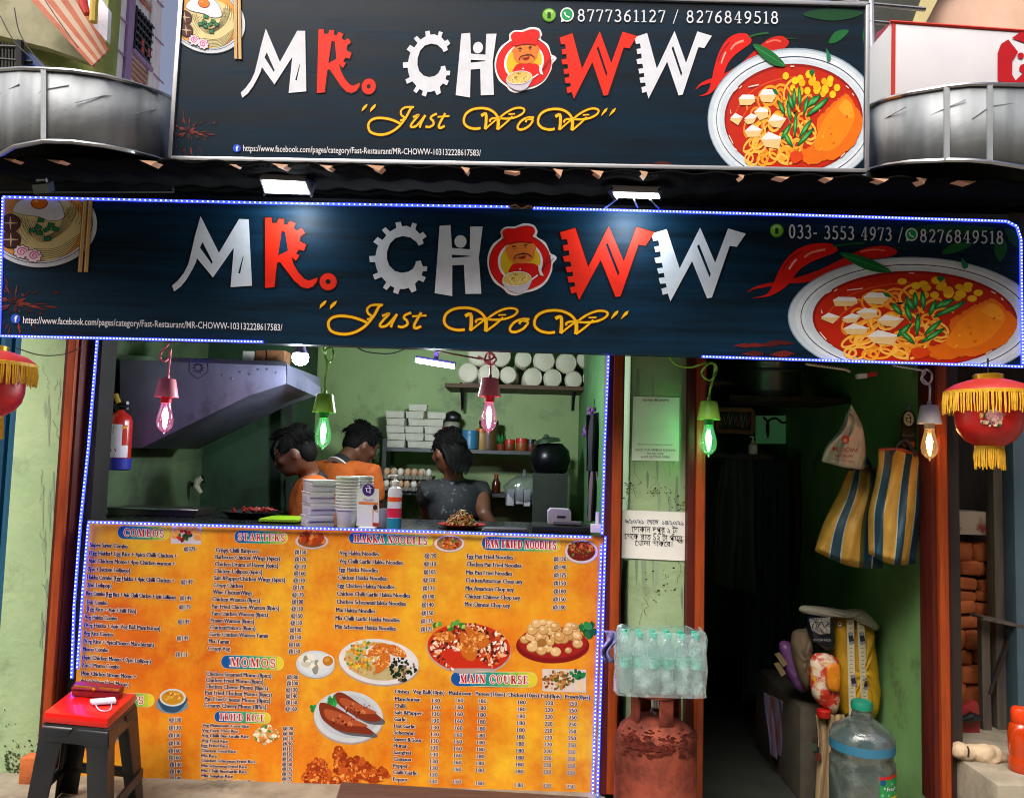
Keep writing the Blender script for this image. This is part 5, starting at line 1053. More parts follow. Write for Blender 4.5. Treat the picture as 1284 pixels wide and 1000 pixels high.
w = MB(); w.bar(P(363, 470, 1.4), P(363, 640, 1.4), .03, .03, DARKP); tag(w.build('corner_pipe', loc=P(363, 640, 1.4)), 'dark vertical pipe in the kitchen corner', 'pipe')
for i, (a, c_, lab, col) in enumerate(((306, 322, 'white carton with a dark ring leftmost on the hood', '#c9c2b8'), (322, 336, 'brown carton in the middle on top of the hood', '#7a4a2c'), (336, 360, 'orange patterned carton at the right on top of the hood', '#8a5a34'))):
    p, q = P(a, 455, .6), P(c_, 437, .6); w = MB(); zb_ = P(330, 454.5, Yh).z
    w.box(((p.x+q.x)/2, .62, zb_+.035+.004*i), (q.x-p.x-.004, .1, .07), mat('carton_%d_card' % (i+1) if False else 'carton_card_'+['pale','brown','orange'][i], col, .7, col2='#5a3a22' if i else None, scale=20)); 
    tag(w.build('carton', loc=((p.x+q.x)/2, .62, zb_), bevel=.002), lab, 'carton', 'cartons on top of the hood')
# fire extinguisher on the left wall
ex = P(147, 575, .3); fe = thing('fire_extinguisher', 'red fire extinguisher with white label hung on the left kitchen wall', 'fire extinguisher', ex)
sc = S(147, 560, .3); EXR = mat('extinguisher_red', '#b02018', .3, coat=.3); EXB = mat('extinguisher_blue', '#2a2c9a', .35)
w = MB(); w.lathe(P(147, 589, .3), [(13*sc,0),(15.5*sc,1.5*sc),(15.5*sc,15*sc)], EXB, 24); w.build('blue_base', fe)
w = MB(); w.lathe(P(147, 574, .3), [(15.5*sc,0),(15.5*sc,46*sc),(13*sc,53*sc),(6*sc,58*sc),(5*sc,60*sc)], EXR, 24); w.build('cylinder', fe)
LBL = mat('white_label', '#c8c4d0', .5)
def onc(x, y, L):      # wrap a print round the cylinder
    a = (x-147)/15.5; c = P(147, 574, .3).copy(); c.z = P(147, y, .3).z; r = 16.1*sc+.0006*L; return c+Vector((r*math.sin(a), -r*math.cos(a), 0))
A = Art(onc)
def wrapq(x0, y0, x1, y1, col, L):
    n = 16
    for i in range(n): a, b_ = x0+(x1-x0)*i/n, x0+(x1-x0)*(i+1)/n; A.poly([(a,y0),(b_,y0),(b_,y1),(a,y1)], col, L)
wrapq(128,532,158,573,'#cfcbd6',1); wrapq(158,533,164,556,'#b02018',1); wrapq(157,558,166,573,'#d8d4dc',1); wrapq(157,534,164,537,'#c89a3a',1.6)
for p in ([(138,534),(148,534),(148,544),(138,544)], ): A.line(p, .9, '#4a3a7a', 2, True)
A.poly(oval(143,539,2.4,2.6,12), '#a03a6a', 2.2)
for y, x1 in ((547,154),(549.5,150)): A.line([(134,y),(x1,y)], .8, '#5a5a8a', 2)
for x, c_ in ((135,'#1c1c3a'),(143,'#a03a5a')): A.poly(oval(x, 555, 2, 2.5, 10), c_, 2)
for x in (136,141,146,151): A.line([(x,562),(x+1.5,566)], 1, '#8a2a4a', 2)
A.line([(133,570),(150,570)], 1, '#1c1c3a', 2); A.build('label', fe)
w = MB(); t0 = P(147, 514, .3); w.lathe(t0, [(5*sc,0),(6*sc,3*sc),(4*sc,8*sc),(0,9*sc)], BLACK, 12); w.tube([t0+Vector((0,0,7*sc)), P(160,505,.26)], .008, BLACK, seg=7); w.tube([t0+Vector((0,0,3*sc)), P(160,512,.26)], .006, BLACK, seg=7); w.tube([P(147,508,.28), P(133,512,.27), P(127,535,.28), P(128,560,.28)], .008, BLACK, seg=8); w.build('valve_and_hose', fe)
w = MB(); w.tube([P(145,494,.28), P(149,505,.28)], .011, mat('yellow_pin', '#b8963a', .4), seg=8); w.build('safety_pin', fe)
# metal rack
rk = thing('metal_rack', 'grey metal rack with three shelves behind the counter', 'shelf rack', P(580, 650, 1.75))
RKM = mat('rack_paint', '#4a4c4e', .45, metal=.5); xa_, xb_ = P(482, 600, 1.75).x, P(683, 600, 1.75).x
for x in (xa_, xb_):
    for y in (1.72, 2.02): w = MB(); w.box((x, y, .8), (.025, .025, 1.6-.02), RKM); w.build('post', rk)
SH1, SH2, SH3 = P(580, 563, 1.72).z, P(580, 617, 1.72).z, P(580, 672, 1.72).z
for z in (SH1, SH2, SH3): w = MB(); w.box(((xa_+xb_)/2, 1.87, z-.012), (xb_-xa_, .32, .022), RKM); w.build('shelf', rk)
# foam boxes on the rack
FOAM = mat('white_foam_box', '#c6c2b4', .7, col2='#b2ae9e', scale=8); s_ = S(520, 540, 1.78)
proto = None; colz = (('left', 495, 5, 26), ('middle', 520, 6, 25), ('right', 544, 5, 24)); nm = ['bottom', 'second', 'third', 'fourth', 'fifth', 'sixth']
for cn, px, n, wd in colz:
    for i in range(n):
        x = P(px, 560, 1.78).x+random.Random(px+i).uniform(-.008,.008); p = Vector((x, 1.84, SH1+.046*i))
        lab = '%s white foam food box in the %s column on the metal rack' % (nm[i] if i < n-1 else 'topmost', cn)
        if proto is None:
            proto = thing('foam_box', lab, 'food box', p, 'white foam food boxes on the rack')
            w = MB(); w.box(p+Vector((0,0,.0195)), (.108,.11,.037), FOAM, taper=1.06); w.build('tray', proto, bevel=.003); w = MB(); w.box(p+Vector((0,-.002,.0405)), (.119,.12,.007), FOAM); w.build('lid', proto, bevel=.002)
        else: dup(proto, p, lab, dz=random.Random(px*3+i).uniform(-.08,.08))
def jar(px, z, Y, r, h, body, lid, lab, cat='jar', lh=.02):
    p = P(px, 560, Y); p.z = z; t = thing('storage_jar', lab, cat, p)
    w = MB(); w.lathe(p, [(r*.9,0),(r,.006),(r,h*.9),(r*.92,h)], body, 18); w.build('jar_body', t); w = MB(); w.lathe(p+Vector((0,0,h)), [(r*1.03,-.008),(r*1.05,lh*.4),(r*.98,lh),(0,lh+.001)], lid, 18); w.build('lid', t); return t
RL = mat('red_lid', '#b8281c', .4); BL = mat('blue_jar', '#2f6f96', .4); OL = mat('orange_lid', '#c8641c', .4); TJ = mat('sand_jar', '#b8925c', .4); BRJ = mat('rust_jar', '#7a3418', .45); GRJ = mat('green_jar', '#1c5a34', .4)
jar(564, SH1, 1.8, .055, .115, TJ, RL, 'sand coloured jar with a red lid beside the foam boxes'); jar(589, SH1, 1.8, .05, .1, BL, BL, 'blue plastic jar right of the red lidded jar'); jar(603, SH1, 1.86, .032, .115, TJ, OL, 'slim tan jar with an orange lid')
jar(612, SH1, 1.9, .06, .17, mat('brown_tin', '#5a4020', .5), DARKP, 'tall brown tin on the rack behind the pink bulb')
jar(639, SH1, 1.82, .034, .05, BRJ, RL, 'small rust coloured jar with red lid, left of a pair'); jar(654, SH1, 1.82, .036, .06, mat('ochre_jar', '#94501c', .45), RL, 'small ochre jar with red lid, middle of the low jars'); jar(666, SH1, 1.82, .03, .055, mat('dark_red_jar', '#5a1c14', .45), BLACK, 'small dark red jar with black lid')
p = P(628, 562, 1.8); p.z = SH1; pt = thing('potted_herb', 'little pot with stiff green leaves on the rack', 'plant', p)
w = MB(); w.lathe(p, [(.022,0),(.028,.04),(.024,.04)], BRJ, 14); w.build('pot', pt); w = MB()
for i in range(9): a = i*.7; w.prism([p+Vector((.005*math.cos(a),.005*math.sin(a),.035)), p+Vector((.03*math.cos(a)-.01*math.sin(a),.03*math.sin(a)+.01*math.cos(a),.07)), p+Vector((.035*math.cos(a),.035*math.sin(a),.105)), p+Vector((.03*math.cos(a)+.01*math.sin(a),.03*math.sin(a)-.01*math.cos(a),.07))], (0,.002,.001), mat('herb_leaf', '#1f7a3a', .5))
w.build('leaves', pt)
p = P(567, 525, 1.84); p.z = SH1+.145; w = MB(); w.ell(p, (.055,.045,.04), mat('clear_bag_grey', '#8a8678', .5, bump=.5), jit=.12, rg=random.Random(1)); w.ell(p+Vector((.005,0,.055)), (.05,.045,.04), mat('black_bag', '#151517', .35, bump=.4), jit=.1, rg=random.Random(2)); tag(w.build('knotted_bag', loc=p-Vector((0,0,.04))), 'knotted black and clear plastic bag on the red lidded jar', 'bag')
# egg trays
EGG = mat('egg_shell', '#c9a888', .5, col2='#b8906c', scale=9); EGGW = mat('white_egg_shell', '#d6d2c8', .5); PULP = mat('pulp_tray', '#8a8478', .9, bump=.4)
egproto = None
for k, (z, nmz) in enumerate(((SH2, 'lower'), (SH2+.07, 'upper'))):
    p = P(513, 600, 1.78); p.z = z; w = MB(); w.box(p+Vector((0,0,.012)), (.3,.2,.02), PULP, taper=1.05)
    for i in range(7): w.lathe(p+Vector((-.13+.043*i,-.102,0)), [(.012,0),(.02,.028)], PULP, 8)
    tag(w.build('egg_tray', loc=p, bevel=.003), '%s grey pulp egg tray on the middle shelf' % nmz, 'egg tray', 'egg trays')
    if k == 0: w = MB(); w.box(p+Vector((0,.03,.045)), (.26,.1,.05), PULP); tag(w.build('tray_spacer', loc=p+Vector((0,.03,.02))), 'folded pulp board packed between the two egg trays', 'packing board')
    for j in range(2):
        for i in range(7):
            q = p+Vector((-.13+.043*i+random.Random(i+9*k+j).uniform(-.003,.003), -.078+.045*j, .043)); white = (i+2*k+j) % 4 == 0
            o = MB(); o.ell(q, (.0195,.0195,.0255), EGGW if white else EGG, seg=10, rings=7)
            tag(o.build('egg', loc=q), '%s egg in the %s row of the %s tray' % (('first','second','third','fourth','fifth','sixth','seventh')[i]+(' white' if white else ' brown'), 'front' if j == 0 else 'rear', nmz), 'egg', 'eggs in the pulp trays')
# sauce bottle and bag of cartons on the middle shelf
p = P(622, 610, 1.8); p.z = SH2; sbt = thing('sauce_bottle', 'brown sauce bottle with a red cap on the middle shelf', 'bottle', p)
w = MB(); w.lathe(p, [(.026,0),(.028,.005),(.028,.06),(.014,.085),(.012,.1)], mat('sauce_brown', '#4a1c0c', .2), 16); w.build('bottle_body', sbt); w = MB(); w.lathe(p+Vector((0,0,.1)), [(.014,0),(.014,.014),(0,.015)], RL, 12); w.build('cap', sbt)
p = P(657, 618, 1.7); p.z = SH2-.02; bgc = thing('carton_bag', 'clear plastic bag of small white cartons hanging on the rack', 'bag', p)
w = MB(); g_ = random.Random(6)
for i, dx in enumerate((-.085,-.03,.02,.075)): w.box(p+Vector((dx, 0, .0+.012*(i % 2))), (.04,.05,.1), CARD, rot=g_.uniform(-.4,.4))
w.build('small_cartons', bgc, bevel=.002); w = MB(); w.ell(p+Vector((0,0,.05)), (.125,.06,.085), film('clear_bag', (.85,.88,.9), .15, .15, .1), jit=.06, rg=g_); w.tube([p+Vector((0,0,.12)), p+Vector((.0,0,.17))], [.02,.008], film('clear_bag', (1,1,1))); w.build('bag_film', bgc)
# wall shelf with wrapped stacks of bowls
ZS = P(660, 483, 1.72).z; xs0, xs1 = P(558, 482, 1.72).x, P(764, 482, 1.72).x
ws = thing('wall_shelf', 'brown plank wall shelf under the ceiling of the kitchen', 'shelf', ((xs0+xs1)/2, 1.9, ZS))
w = MB(); w.box(((xs0+xs1)/2, 1.9, ZS-.012), (xs1-xs0, .4, .024), mat('plank_brown', '#5a4028', .7, col2='#3f2c1a', stretch=(1,8,8))); w.build('plank', ws)
for px in (581, 719): w = MB(); q = P(px, 484, 1.95); w.bar(q, q+Vector((0,.0,-.16)), .02, .02, IRON); w.bar(q+Vector((0,-.2,-.0)), q+Vector((0,0,-.15)), .014, .014, IRON); w.build('bracket', ws)
ROLL = mat('white_bowl_stack', '#cfc9b6', .5, col2='#bdb69f', scale=6); ROLLD = mat('bowl_inside', '#b8b098', .6, col2='#9c947c'); WRAP = film('bag_wrap', (.93,.92,.86), .1, .2, .12)
rolls = [(587,467,13,'leftmost on the shelf, lower row'),(613,469,14,'second in the lower row, behind the pink bulb'),(637,470,11,'third in the lower row'),(668,473,12.5,'fourth in the lower row'),(693,474,12,'fifth in the lower row'),(719,476,11.5,'sixth in the lower row, with a brown spotted end'),(742,474,12,'rightmost in the lower row'),(600,445,14,'leftmost in the upper row'),(627,446,14,'second in the upper row'),(656,450,11,'third in the upper row'),(682,452,14,'largest face in the middle of the upper row'),(710,455,13.5,'right of the largest in the upper row'),(734,450,11,'slanting in the upper row near the right end'),(752,452,11,'rightmost in the upper row')]
for i, (px, py, r, wh) in enumerate(rolls):
    Y = 1.71+(.02 if py < 460 else 0)+random.Random(i).uniform(0,.03); c = P(px, py, Y); rr_ = r*S(px, py, Y)*.97; t = thing('bowl_stack', 'plastic wrapped stack of white bowls, '+wh, 'bowl stack', c, 'wrapped stacks of bowls on the wall shelf')
    M = Matrix.Rotation(R(-90), 3, 'X') @ Matrix.Rotation(random.Random(i).uniform(-.12,.12)*(3 if 'slanting' in wh else 1), 3, 'Y')
    w = MB(); pr = [(rr_*.86,-.004),(rr_,0)]
    for k in range(10): pr += [(rr_*1.0,.006+.026*k),(rr_*.95,.012+.026*k),(rr_*.95,.024+.026*k)]
    w.lathe(c, pr+[(rr_*.7,.28)], ROLL, 20, M=M); w.build('bowls', t)
    w = MB(); w.lathe(c, [(0,.02),(rr_*.6,.016),(rr_*.86,-.005),(rr_*.92,-.006),(rr_*.97,-.001)], ROLLD if 'spotted' in wh else ROLL, 20, M=M); w.build('rim', t)
# things hanging by the partition
p = P(690, 562, 1.5); w = MB(); hb_ = thing('round_kettle', 'dark round pot with a shiny lid beside the rack', 'pot', p)
w.lathe(p+Vector((0,0,-.16)), [(.06,0),(.1,.03),(.12,.09),(.11,.15),(.07,.19)], mat('dark_pot', '#15171a', .3, metal=.6), 22); w.build('pot_body', hb_); w = MB(); w.lathe(p+Vector((-.02,-.02,.03)), [(.085,0),(.07,.022),(.02,.036),(.012,.05),(0,.052)], STEEL, 22, M=Matrix.Rotation(-.18, 3, 'Y')); w.build('lid', hb_)
w = MB(); w.bar(P(690, 580, 1.5)-Vector((0,0,.06)), P(690, 660, 1.5)-Vector((0,0,.6)), .2, .16, DARKP); tag(w.build('pot_stand', loc=P(690, 660, 1.5)), 'dark narrow stand under the round pot', 'stand')
p = P(742, 515, .9); t = thing('paper_garland', 'purple flower garland hanging by the right end of the kitchen', 'garland', p); GAR = mat('violet_petals', '#7a4a8a', .6, col2='#5a2f6a'); g_ = random.Random(12); w = MB()
for i in range(34): f = i/33; w.ell(P(745-8*f+g_.uniform(-5,5), 512+34*f+g_.uniform(-3,3), .9+g_.uniform(-.02,.02)), (.014,.012,.012), GAR, seg=7, rings=5, jit=.2, rg=g_)
w.build('petals', t); w = MB(); w.tube([P(746,500,.9), P(744,515,.9)], .002, BLACK, seg=5); w.build('string', t)
def drape(name, top, bot, Y, mt, lab, cat, folds=4, amp=.02, seed=0, solid=.004):
    """cloth hung between two pixel edges, falling in folds"""
    (ax, ay), (bx, by) = top; (cx, cy), (dx, dy) = bot; w = MB()
    def fn(u, v):
        x = (ax*(1-u)+bx*u)*(1-v)+(cx*(1-u)+dx*u)*v; y = (ay*(1-u)+by*u)*(1-v)+(cy*(1-u)+dy*u)*v
        return P(x, y, Y)+Vector((0, amp*math.sin(u*folds*6.28+seed+v*1.3)*(.4+.6*v)+amp*.4*math.sin(v*7+u*5+seed), 0))
    w.grid(fn, 40, 24, mt); return tag(w.build(name, loc=P((ax+bx)/2, (ay+by)/2, Y), solid=solid, weld=False), lab, cat)
drape('jacket', ((735,520),(758,515)), ((736,590),(758,592)), .75, mat('black_cloth', '#17181f', .8), 'black jacket hanging on the partition beside the garland', 'jacket', 2)
drape('towel', ((738,585),(752,585)), ((736,655),(752,652)), .8, mat('mauve_towel', '#5f5058', .85), 'mauve grey towel hanging below the black jacket', 'towel', 2)
for i, (pts, Y, lab) in enumerate(((((446,434),(460,441),(490,443),(510,436)), 1.6, 'thin loose wire drooping at the top of the back wall'), (((535,437),(570,444),(605,450)), .3, 'red brown wire running to the pink bulb on the right'), (((330,528),(338,533),(330,540),(334,575),(340,590)), 1.9, 'thin dark wire dangling on the back wall left of the first cook'))):
    tag(MB().tube([P(x, y, Y) for x, y in spline(pts, 5)], .004, BLACK if i != 1 else mat('maroon_wire', '#5a1410', .5), seg=5).build('wire', loc=P(*pts[0], Y)), lab, 'wire')

# ================================================================== LAMPS
def bulb_lamp(px, ysh, Y, cord, colname, label):
    """coloured hanging socket shade, clear filament bulb; ysh = pixel of the shade top"""
    pal = {'pink': ('#e8788c', '#d81c3c', (1.,.22,.5), (1,.8,.9)), 'green': ('#8ccf3c', '#149a3c', (.12,1.,.25), (.75,1,.8)), 'white': ('#d6d2cc', '#c8b8a0', (1.,.5,.14), (1,.85,.6))}[colname]
    s = S(px, ysh, Y); c = P(px, ysh, Y); t = thing('hanging_bulb', label, 'hanging lamp', c, 'bare filament bulbs hung along the shop front')
    w = MB(); w.tube([P(x, y, Y+dz) for (x, y), dz in zip(spline(cord, 6), [.01*math.sin(i*.7) for i in range(99)])], 1.35*s, mat(colname+'_cord', pal[0], .5), seg=7); w.build('cord', t)
    SHD = mat(colname+'_shade', pal[0], .45); w = MB(); w.lathe(c, [(2.2*s,4*s),(2.6*s,0),(9.6*s,-1*s),(10.2*s,-2*s),(14.4*s,-24*s),(13.6*s,-24*s),(9.4*s,-3*s)], SHD, 26); w.build('lamp_shade', t)
    w = MB(); w.lathe(c, [(7.5*s,-3*s),(6.4*s,-24*s),(6.2*s,-31*s),(0,-31.5*s)], mat(colname+'_socket', pal[1], .4), 18); w.build('socket', t)
    w = MB(); w.lathe(c, [(5.4*s,-31*s),(6.6*s,-37*s),(9.2*s,-47*s),(10.2*s,-54*s),(9*s,-61*s),(5*s,-66*s),(1.5*s,-68*s),(.6*s,-70.5*s),(0,-71*s)], film('bulb_glass_'+colname, pal[3], .08, .04, lit=(pal[2], .1)), 24); g_ = w.build('bulb_glass', t)
    w = MB(); w.tube([c+Vector((0,0,-31*s)), c+Vector((0,0,-38*s))], .9*s, WHITE, seg=6)
    FL = glow('filament_'+colname, pal[2], 40.)
    for k in range(6): a = k*1.047; w.tube([c+Vector((1.2*s*math.cos(a),1.2*s*math.sin(a),-38*s)), c+Vector((3.4*s*math.cos(a+.5),3.4*s*math.sin(a+.5),-46*s)), c+Vector((2.4*s*math.cos(a+1),2.4*s*math.sin(a+1),-56*s))], .55*s, FL, seg=5)
    w.ell(c+Vector((0,0,-49*s)), (2.6*s,2.6*s,6*s), glow('hot_core_'+colname, tuple(.35*v+.65 for v in pal[2]), 36.), seg=10, rings=7); w.build('filament', t)
    return t
lp = lambda x, y: [(x+2,y-44),(x-1,y-40),(x-8,y-32),(x-9,y-26),(x-4,y-21),(x+2,y-26),(x+4,y-36),(x+3,y-24),(x+1,y-8),(x,y+1)]
bulb_lamp(210, 474, -.12, lp(210, 474), 'pink', 'pink socket with a glowing pink filament bulb in front of the exhaust hood')
bulb_lamp(407.5, 493, -.1, [(412,433),(406,437),(408,448),(413,454),(418,446),(416,436),(408,440),(410,455),(408,475),(407.5,494)], 'green', 'lime socket with a glowing green bulb above the two cooks')
bulb_lamp(614.5, 473, -.12, [(600,447),(612,452),(620,446),(612,442),(608,452),(616,457),(622,450),(614,443),(615,460),(614.5,474)], 'pink', 'pink socket with a glowing pink bulb in front of the wrapped bowl stacks')
bulb_lamp(889, 502, -.16, [(838,447),(850,458),(868,460),(884,455),(896,456),(898,466),(892,476),(884,474),(880,466),(888,456),(896,458),(894,475),(890,490),(889,503)], 'green', 'lime socket with a glowing green bulb beside the doorway post')
bulb_lamp(1165, 507, -.16, [(1120,458),(1150,463),(1160,466),(1155,474),(1160,481),(1167,478),(1168,468),(1160,463),(1156,472),(1162,480),(1166,485),(1165,508)], 'white', 'white socket with a warm amber bulb by the right hand lantern')
def lit(par, loc, watts, col, r):
    l = bpy.data.lights.new('lamp_light', 'POINT'); l.energy = watts; l.color = col; l.shadow_soft_size = r
    o = bpy.data.objects.new('lamp_light', l); COL.objects.link(o); o.parent = par; o.location = Vector(loc)-Vector(par['_w']); return o
# LED bulb
c = P(377, 441, .22); s = S(377, 441, .22); t = thing('led_bulb', 'round white bulb glowing over the hood end', 'light bulb', c)
w = MB(); w.lathe(c, [(5*s,9*s),(6*s,4*s),(9*s,-2*s)], mat('lilac_base', '#8a7ab8', .4), 18); w.build('base', t)
w = MB(); w.lathe(c, [(9*s,-2*s),(10.4*s,-6*s),(9.6*s,-12*s),(6*s,-16*s),(0,-17.5*s)], glow('cool_white_globe', (.8,.9,1.), 14.), 20); w.build('globe', t)
w = MB(); w.tube([c+Vector((0,0,8*s)), c+Vector((0,0,26*s))], .008, BLACK, seg=6); w.build('lead', t); lit(t, c+Vector((0,-.02,-24*s)), 7., (.82,.91,1.), .03)
c = P(545, 452, .6); s = S(545, 452, .6); t = thing('tube_lamp', 'T shaped lamp with a glowing white bar and purple stem', 'lamp', c)
w = MB(); w.bar(P(549,430,.6), P(547,450,.6), 5*s, 5*s, mat('violet_plastic', '#5a3a9a', .4)); w.build('stem', t); w = MB(); w.bar(P(521.5,449,.6), P(571,457,.6), 6*s, 9*s, mat('violet_housing', '#3a3478', .4)); w.build('housing', t, bevel=.002)
w = MB(); w.bar(P(521.5,451.5,.594), P(570,459.5,.594), 5*s, 10*s, glow('cool_white_bar', (.85,.95,1.), 12.)); w.build('light_bar', t, bevel=.002); lit(t, c+Vector((0,-.01,-16*s)), 25., (.86,.95,1.), .05)
# floodlights over the lower sign
FLW = glow('flood_led', (.85,.95,1.), 12.); FGR = mat('flood_case', '#8f9296', .4, metal=.3)
def flood(q, lens, Y, lab):
    c = P(sum(p[0] for p in q)/4, sum(p[1] for p in q)/4, Y); t = thing('floodlight', lab, 'floodlight', c, 'flat floodlights above the lower sign')
    Ys = [Y, Y, Y+.1, Y+.1]
    w = MB(); pts = [P(x, y, yy) for (x, y), yy in zip(q, Ys)]; n = (pts[1]-pts[0]).cross(pts[2]-pts[1]).normalized(); n = n if n.z > 0 else -n
    w.prism([p+n*.004 for p in pts], n*.022, FGR); w.build('case', t, bevel=.003)
    w = MB(); w.prism([P(x, y, yy) for (x, y), yy in zip(lens, [Y+.006, Y+.006, Y+.094, Y+.094])], n*.003, FLW); w.build('lens', t)
    w = MB()
    for p in (pts[0], pts[1]): w.tube([p+n*.015, p+n*.04+Vector((0,.1,0)), P(*(q[2] if p is pts[1] else q[3]), YL+.03)], .006, IRON, seg=6)
    w.build('bracket', t); lit(t, c+Vector((0,.05,-.03)), 1.6, (.85,.94,1.), .03); return t
flood([(325,226),(383,229),(390,246),(331,244)], [(329,229),(382,232),(387,243),(333,242)], -.52, 'flat floodlight glowing white over the left half of the lower sign')
t = flood([(767,242),(826,244),(829,250),(770,249)], [(770,244),(825,246),(827,249),(772,248)], -.54, 'thin floodlight seen edge on over the red W of the lower sign')
w = MB(); w.tube([P(774,249,-.5), P(757,262,YL)], .003, STEEL, seg=5); w.tube([P(795,250,-.5), P(800,261,YL)], .003, STEEL, seg=5); w.tube([P(815,250,-.5), P(827,262,YL)], .003, STEEL, seg=5); w.build('stay_wire', t)
c = P(50, 233, -.42); t = thing('floodlight', 'unlit grey floodlight above the noodle bowl end of the lower sign', 'floodlight', c)
w = MB(); w.prism([P(40,232,-.45),(P(60,230,-.45)),P(62,242,-.4),P(42,243,-.4)], (0,.03,.02), mat('dusty_glass', '#5a6a60', .3)); w.build('case', t); w = MB(); w.tube([P(46,226,-.44), P(58,225,-.44), P(60,232,-.43)], .007, FGR, seg=6); w.build('bracket', t)
# lanterns
LRED = mat('lantern_red_silk', '#c4140e', .45, col2='#a00c0a', scale=14); LTOP = mat('lantern_rose_top', '#a82a1e', .5); GOLDM = mat('gold_paper', '#c8981c', .3, metal=.7); FRG = mat('yellow_fringe', '#d8a818', .6, col2='#b8860c', scale=60)
def lantern(px, py, Y, label, k=1.0):
    """px, py = pixel of the middle of its gold collar; one unit = one photo pixel there"""
    s = S(px, py, Y)*k; c = P(px, py, Y); t = thing('paper_lantern', label, 'lantern', c, 'red lanterns with yellow fringes')
    w = MB(); w.lathe(c, [(15*s,-3*s),(17*s,-3*s),(17*s,3*s),(15*s,4*s)], GOLDM, 24); w.build('gold_collar', t)
    w = MB(); w.lathe(c, [(15*s,-2*s),(24*s,-4*s),(38*s,-9*s),(48*s,-16*s),(50*s,-20*s),(48*s,-21*s)], LTOP, 32); w.build('dome', t)
    w = MB(); g_ = random.Random(int(px)); prof = lambda a, z: None
    w.lathe(c, [(35*s,-18*s),(38*s,-40*s),(38*s,-55*s),(35*s,-68*s),(27*s,-79*s),(17*s,-85*s),(14*s,-88*s)], LRED, 40); w.build('body', t)
    def fringe(r, z0, z1, n, nm):
        w = MB()
        for i in range(n):
            a = 6.283*i/n+g_.uniform(-.02,.02); l = (z1-z0)*g_.uniform(.9,1.06); q = c+Vector((r*math.cos(a)*s, r*math.sin(a)*s, z0*s)); o = Vector((math.cos(a), math.sin(a), 0))*s
            w.tube([q, q+o*g_.uniform(.4,2)+Vector((0,0,l*.5*s)), q+o*g_.uniform(0,2.4)+Vector((g_.uniform(-1,1)*s,0,l*s))], [1.15*s,1.05*s,.8*s], FRG, seg=4)
        w.lathe(c, [(r*s-.5*s,(z0+1.5)*s),(r*s+1.4*s,(z0+1)*s),(r*s+1.2*s,(z0-3)*s),(r*s,(z0-3)*s)], FRG, 30); return w.build(nm, t)
    fringe(49, -19, -46, 120, 'upper_fringe'); fringe(15, -86, -114, 52, 'lower_fringe')
    # printed bouquet
    def cyl(x, y, L):
        a = x/38; r = (38.2+.06*L)*s; z = c.z-y*s; return Vector((c.x+r*math.sin(a), c.y-r*math.cos(a), z))
    A = Art(cyl); blobs(A, -16, 52, 13, 12, 60, 1.4, 3.2, ['#2a5a24','#c8a83a','#d89aa0','#1c4a1c','#e0c8a0','#b85a6a'], 2, 5); blobs(A, -15, 50, 8, 6, 26, 2, 4, ['#d8a0a4','#e2b8b4','#c4787c'], 3, 6); A.build('flower_print', t)
    w = MB(); w.tube([c+Vector((0,0,3*s)), c+Vector((0,0,24*s))], .003, BLACK, seg=5); w.build('hanging_cord', t); return t
lantern(1239, 473, -.46, 'red fringed lantern hanging under the right end of the lower sign')
lantern(-8, 437, -.46, 'red fringed lantern cut by the left picture edge, beside the green pillar', .98)
tag(MB().tube([P(x, y, -.3) for x, y in spline(((20,436),(50,445),(80,444),(103,435)), 5)], .002, mat('twine', '#6a5a4a', .7), seg=5).build('twine', loc=P(20, 436, -.3)), 'thin twine from the left lantern to the left door post', 'string')

# ================================================================== PILLAR: PAPERS, WATER PACK, GAS CYLINDER
PAPER = mat('white_paper', '#f2f2ec', .7, scale=5, bump=.1)
def sheet(name, q, Y, label, fn, curl=.004):
    t = thing(name, label, 'notice', P(q[3][0], q[3][1], Y)); w = MB()
    w.grid(lambda u, v: P((q[0][0]*(1-u)+q[1][0]*u)*(1-v)+(q[3][0]*(1-u)+q[2][0]*u)*v, (q[0][1]*(1-u)+q[1][1]*u)*(1-v)+(q[3][1]*(1-u)+q[2][1]*u)*v, Y), 6, 6, PAPER); w.build('paper', t, solid=.0008, smooth=False)
    A = Art(lambda x, y, L: P(x, y, Y-.001-.0004*L)); fn(A); A.build('print', t); return t
DK = '#2a3040'
def qr(A):
    A.text('Scan Now - MR CHOWW', (806,502.5), (839,503), 2.6, DK, 1, fat=.01)
    A.text('https://mrchoww.petpooja.com/order', (799,557.5), (844,558), 1.8, DK, 1)
    A.text('PLACE YOUR ORDER BY SCANNING', (797,565), (847,565.6), 2.9, DK, 1); A.text('THE QR CODE', (811,569.6), (832,570), 2.6, DK, 1); A.text('& GET EXCITING OFFERS', (804,573.6), (840,574), 2.6, DK, 1)
sheet('order_notice', [(794,497),(852,498),(851,578),(792,577)], -.003, 'white order notice sheet taped high on the green middle pillar', qr)
def bn(A):
    A.text('৯/১০/২১  েথেক  ১৪/১০/২১', (784,655.5), (857,658), 5.6, '#2a3a6a', 1, fat=.008); A.text('েদাকান দুপুর ১ টা', (792,666.5), (850,668), 7.6, '#16181c', 1)
    A.text('ত', (849.5,680.6), (856.5,680.8), 4.6, '#16181c', 1, fat=.012); A.line([(842.5,670.8),(845.5,668.6)], 1, '#16181c', 1); A.text('েথেক রাত ১২ টা পযন', (783,675), (855.5,678.5), 7.4, '#16181c', 1); A.text('েখালা থাকেব।', (796,683.5), (843,685), 7, '#16181c', 1)
sheet('opening_notice', [(780,639),(861,642),(861,703),(779,699)], -.004, 'white notice with black Bengali writing on the middle pillar', bn)

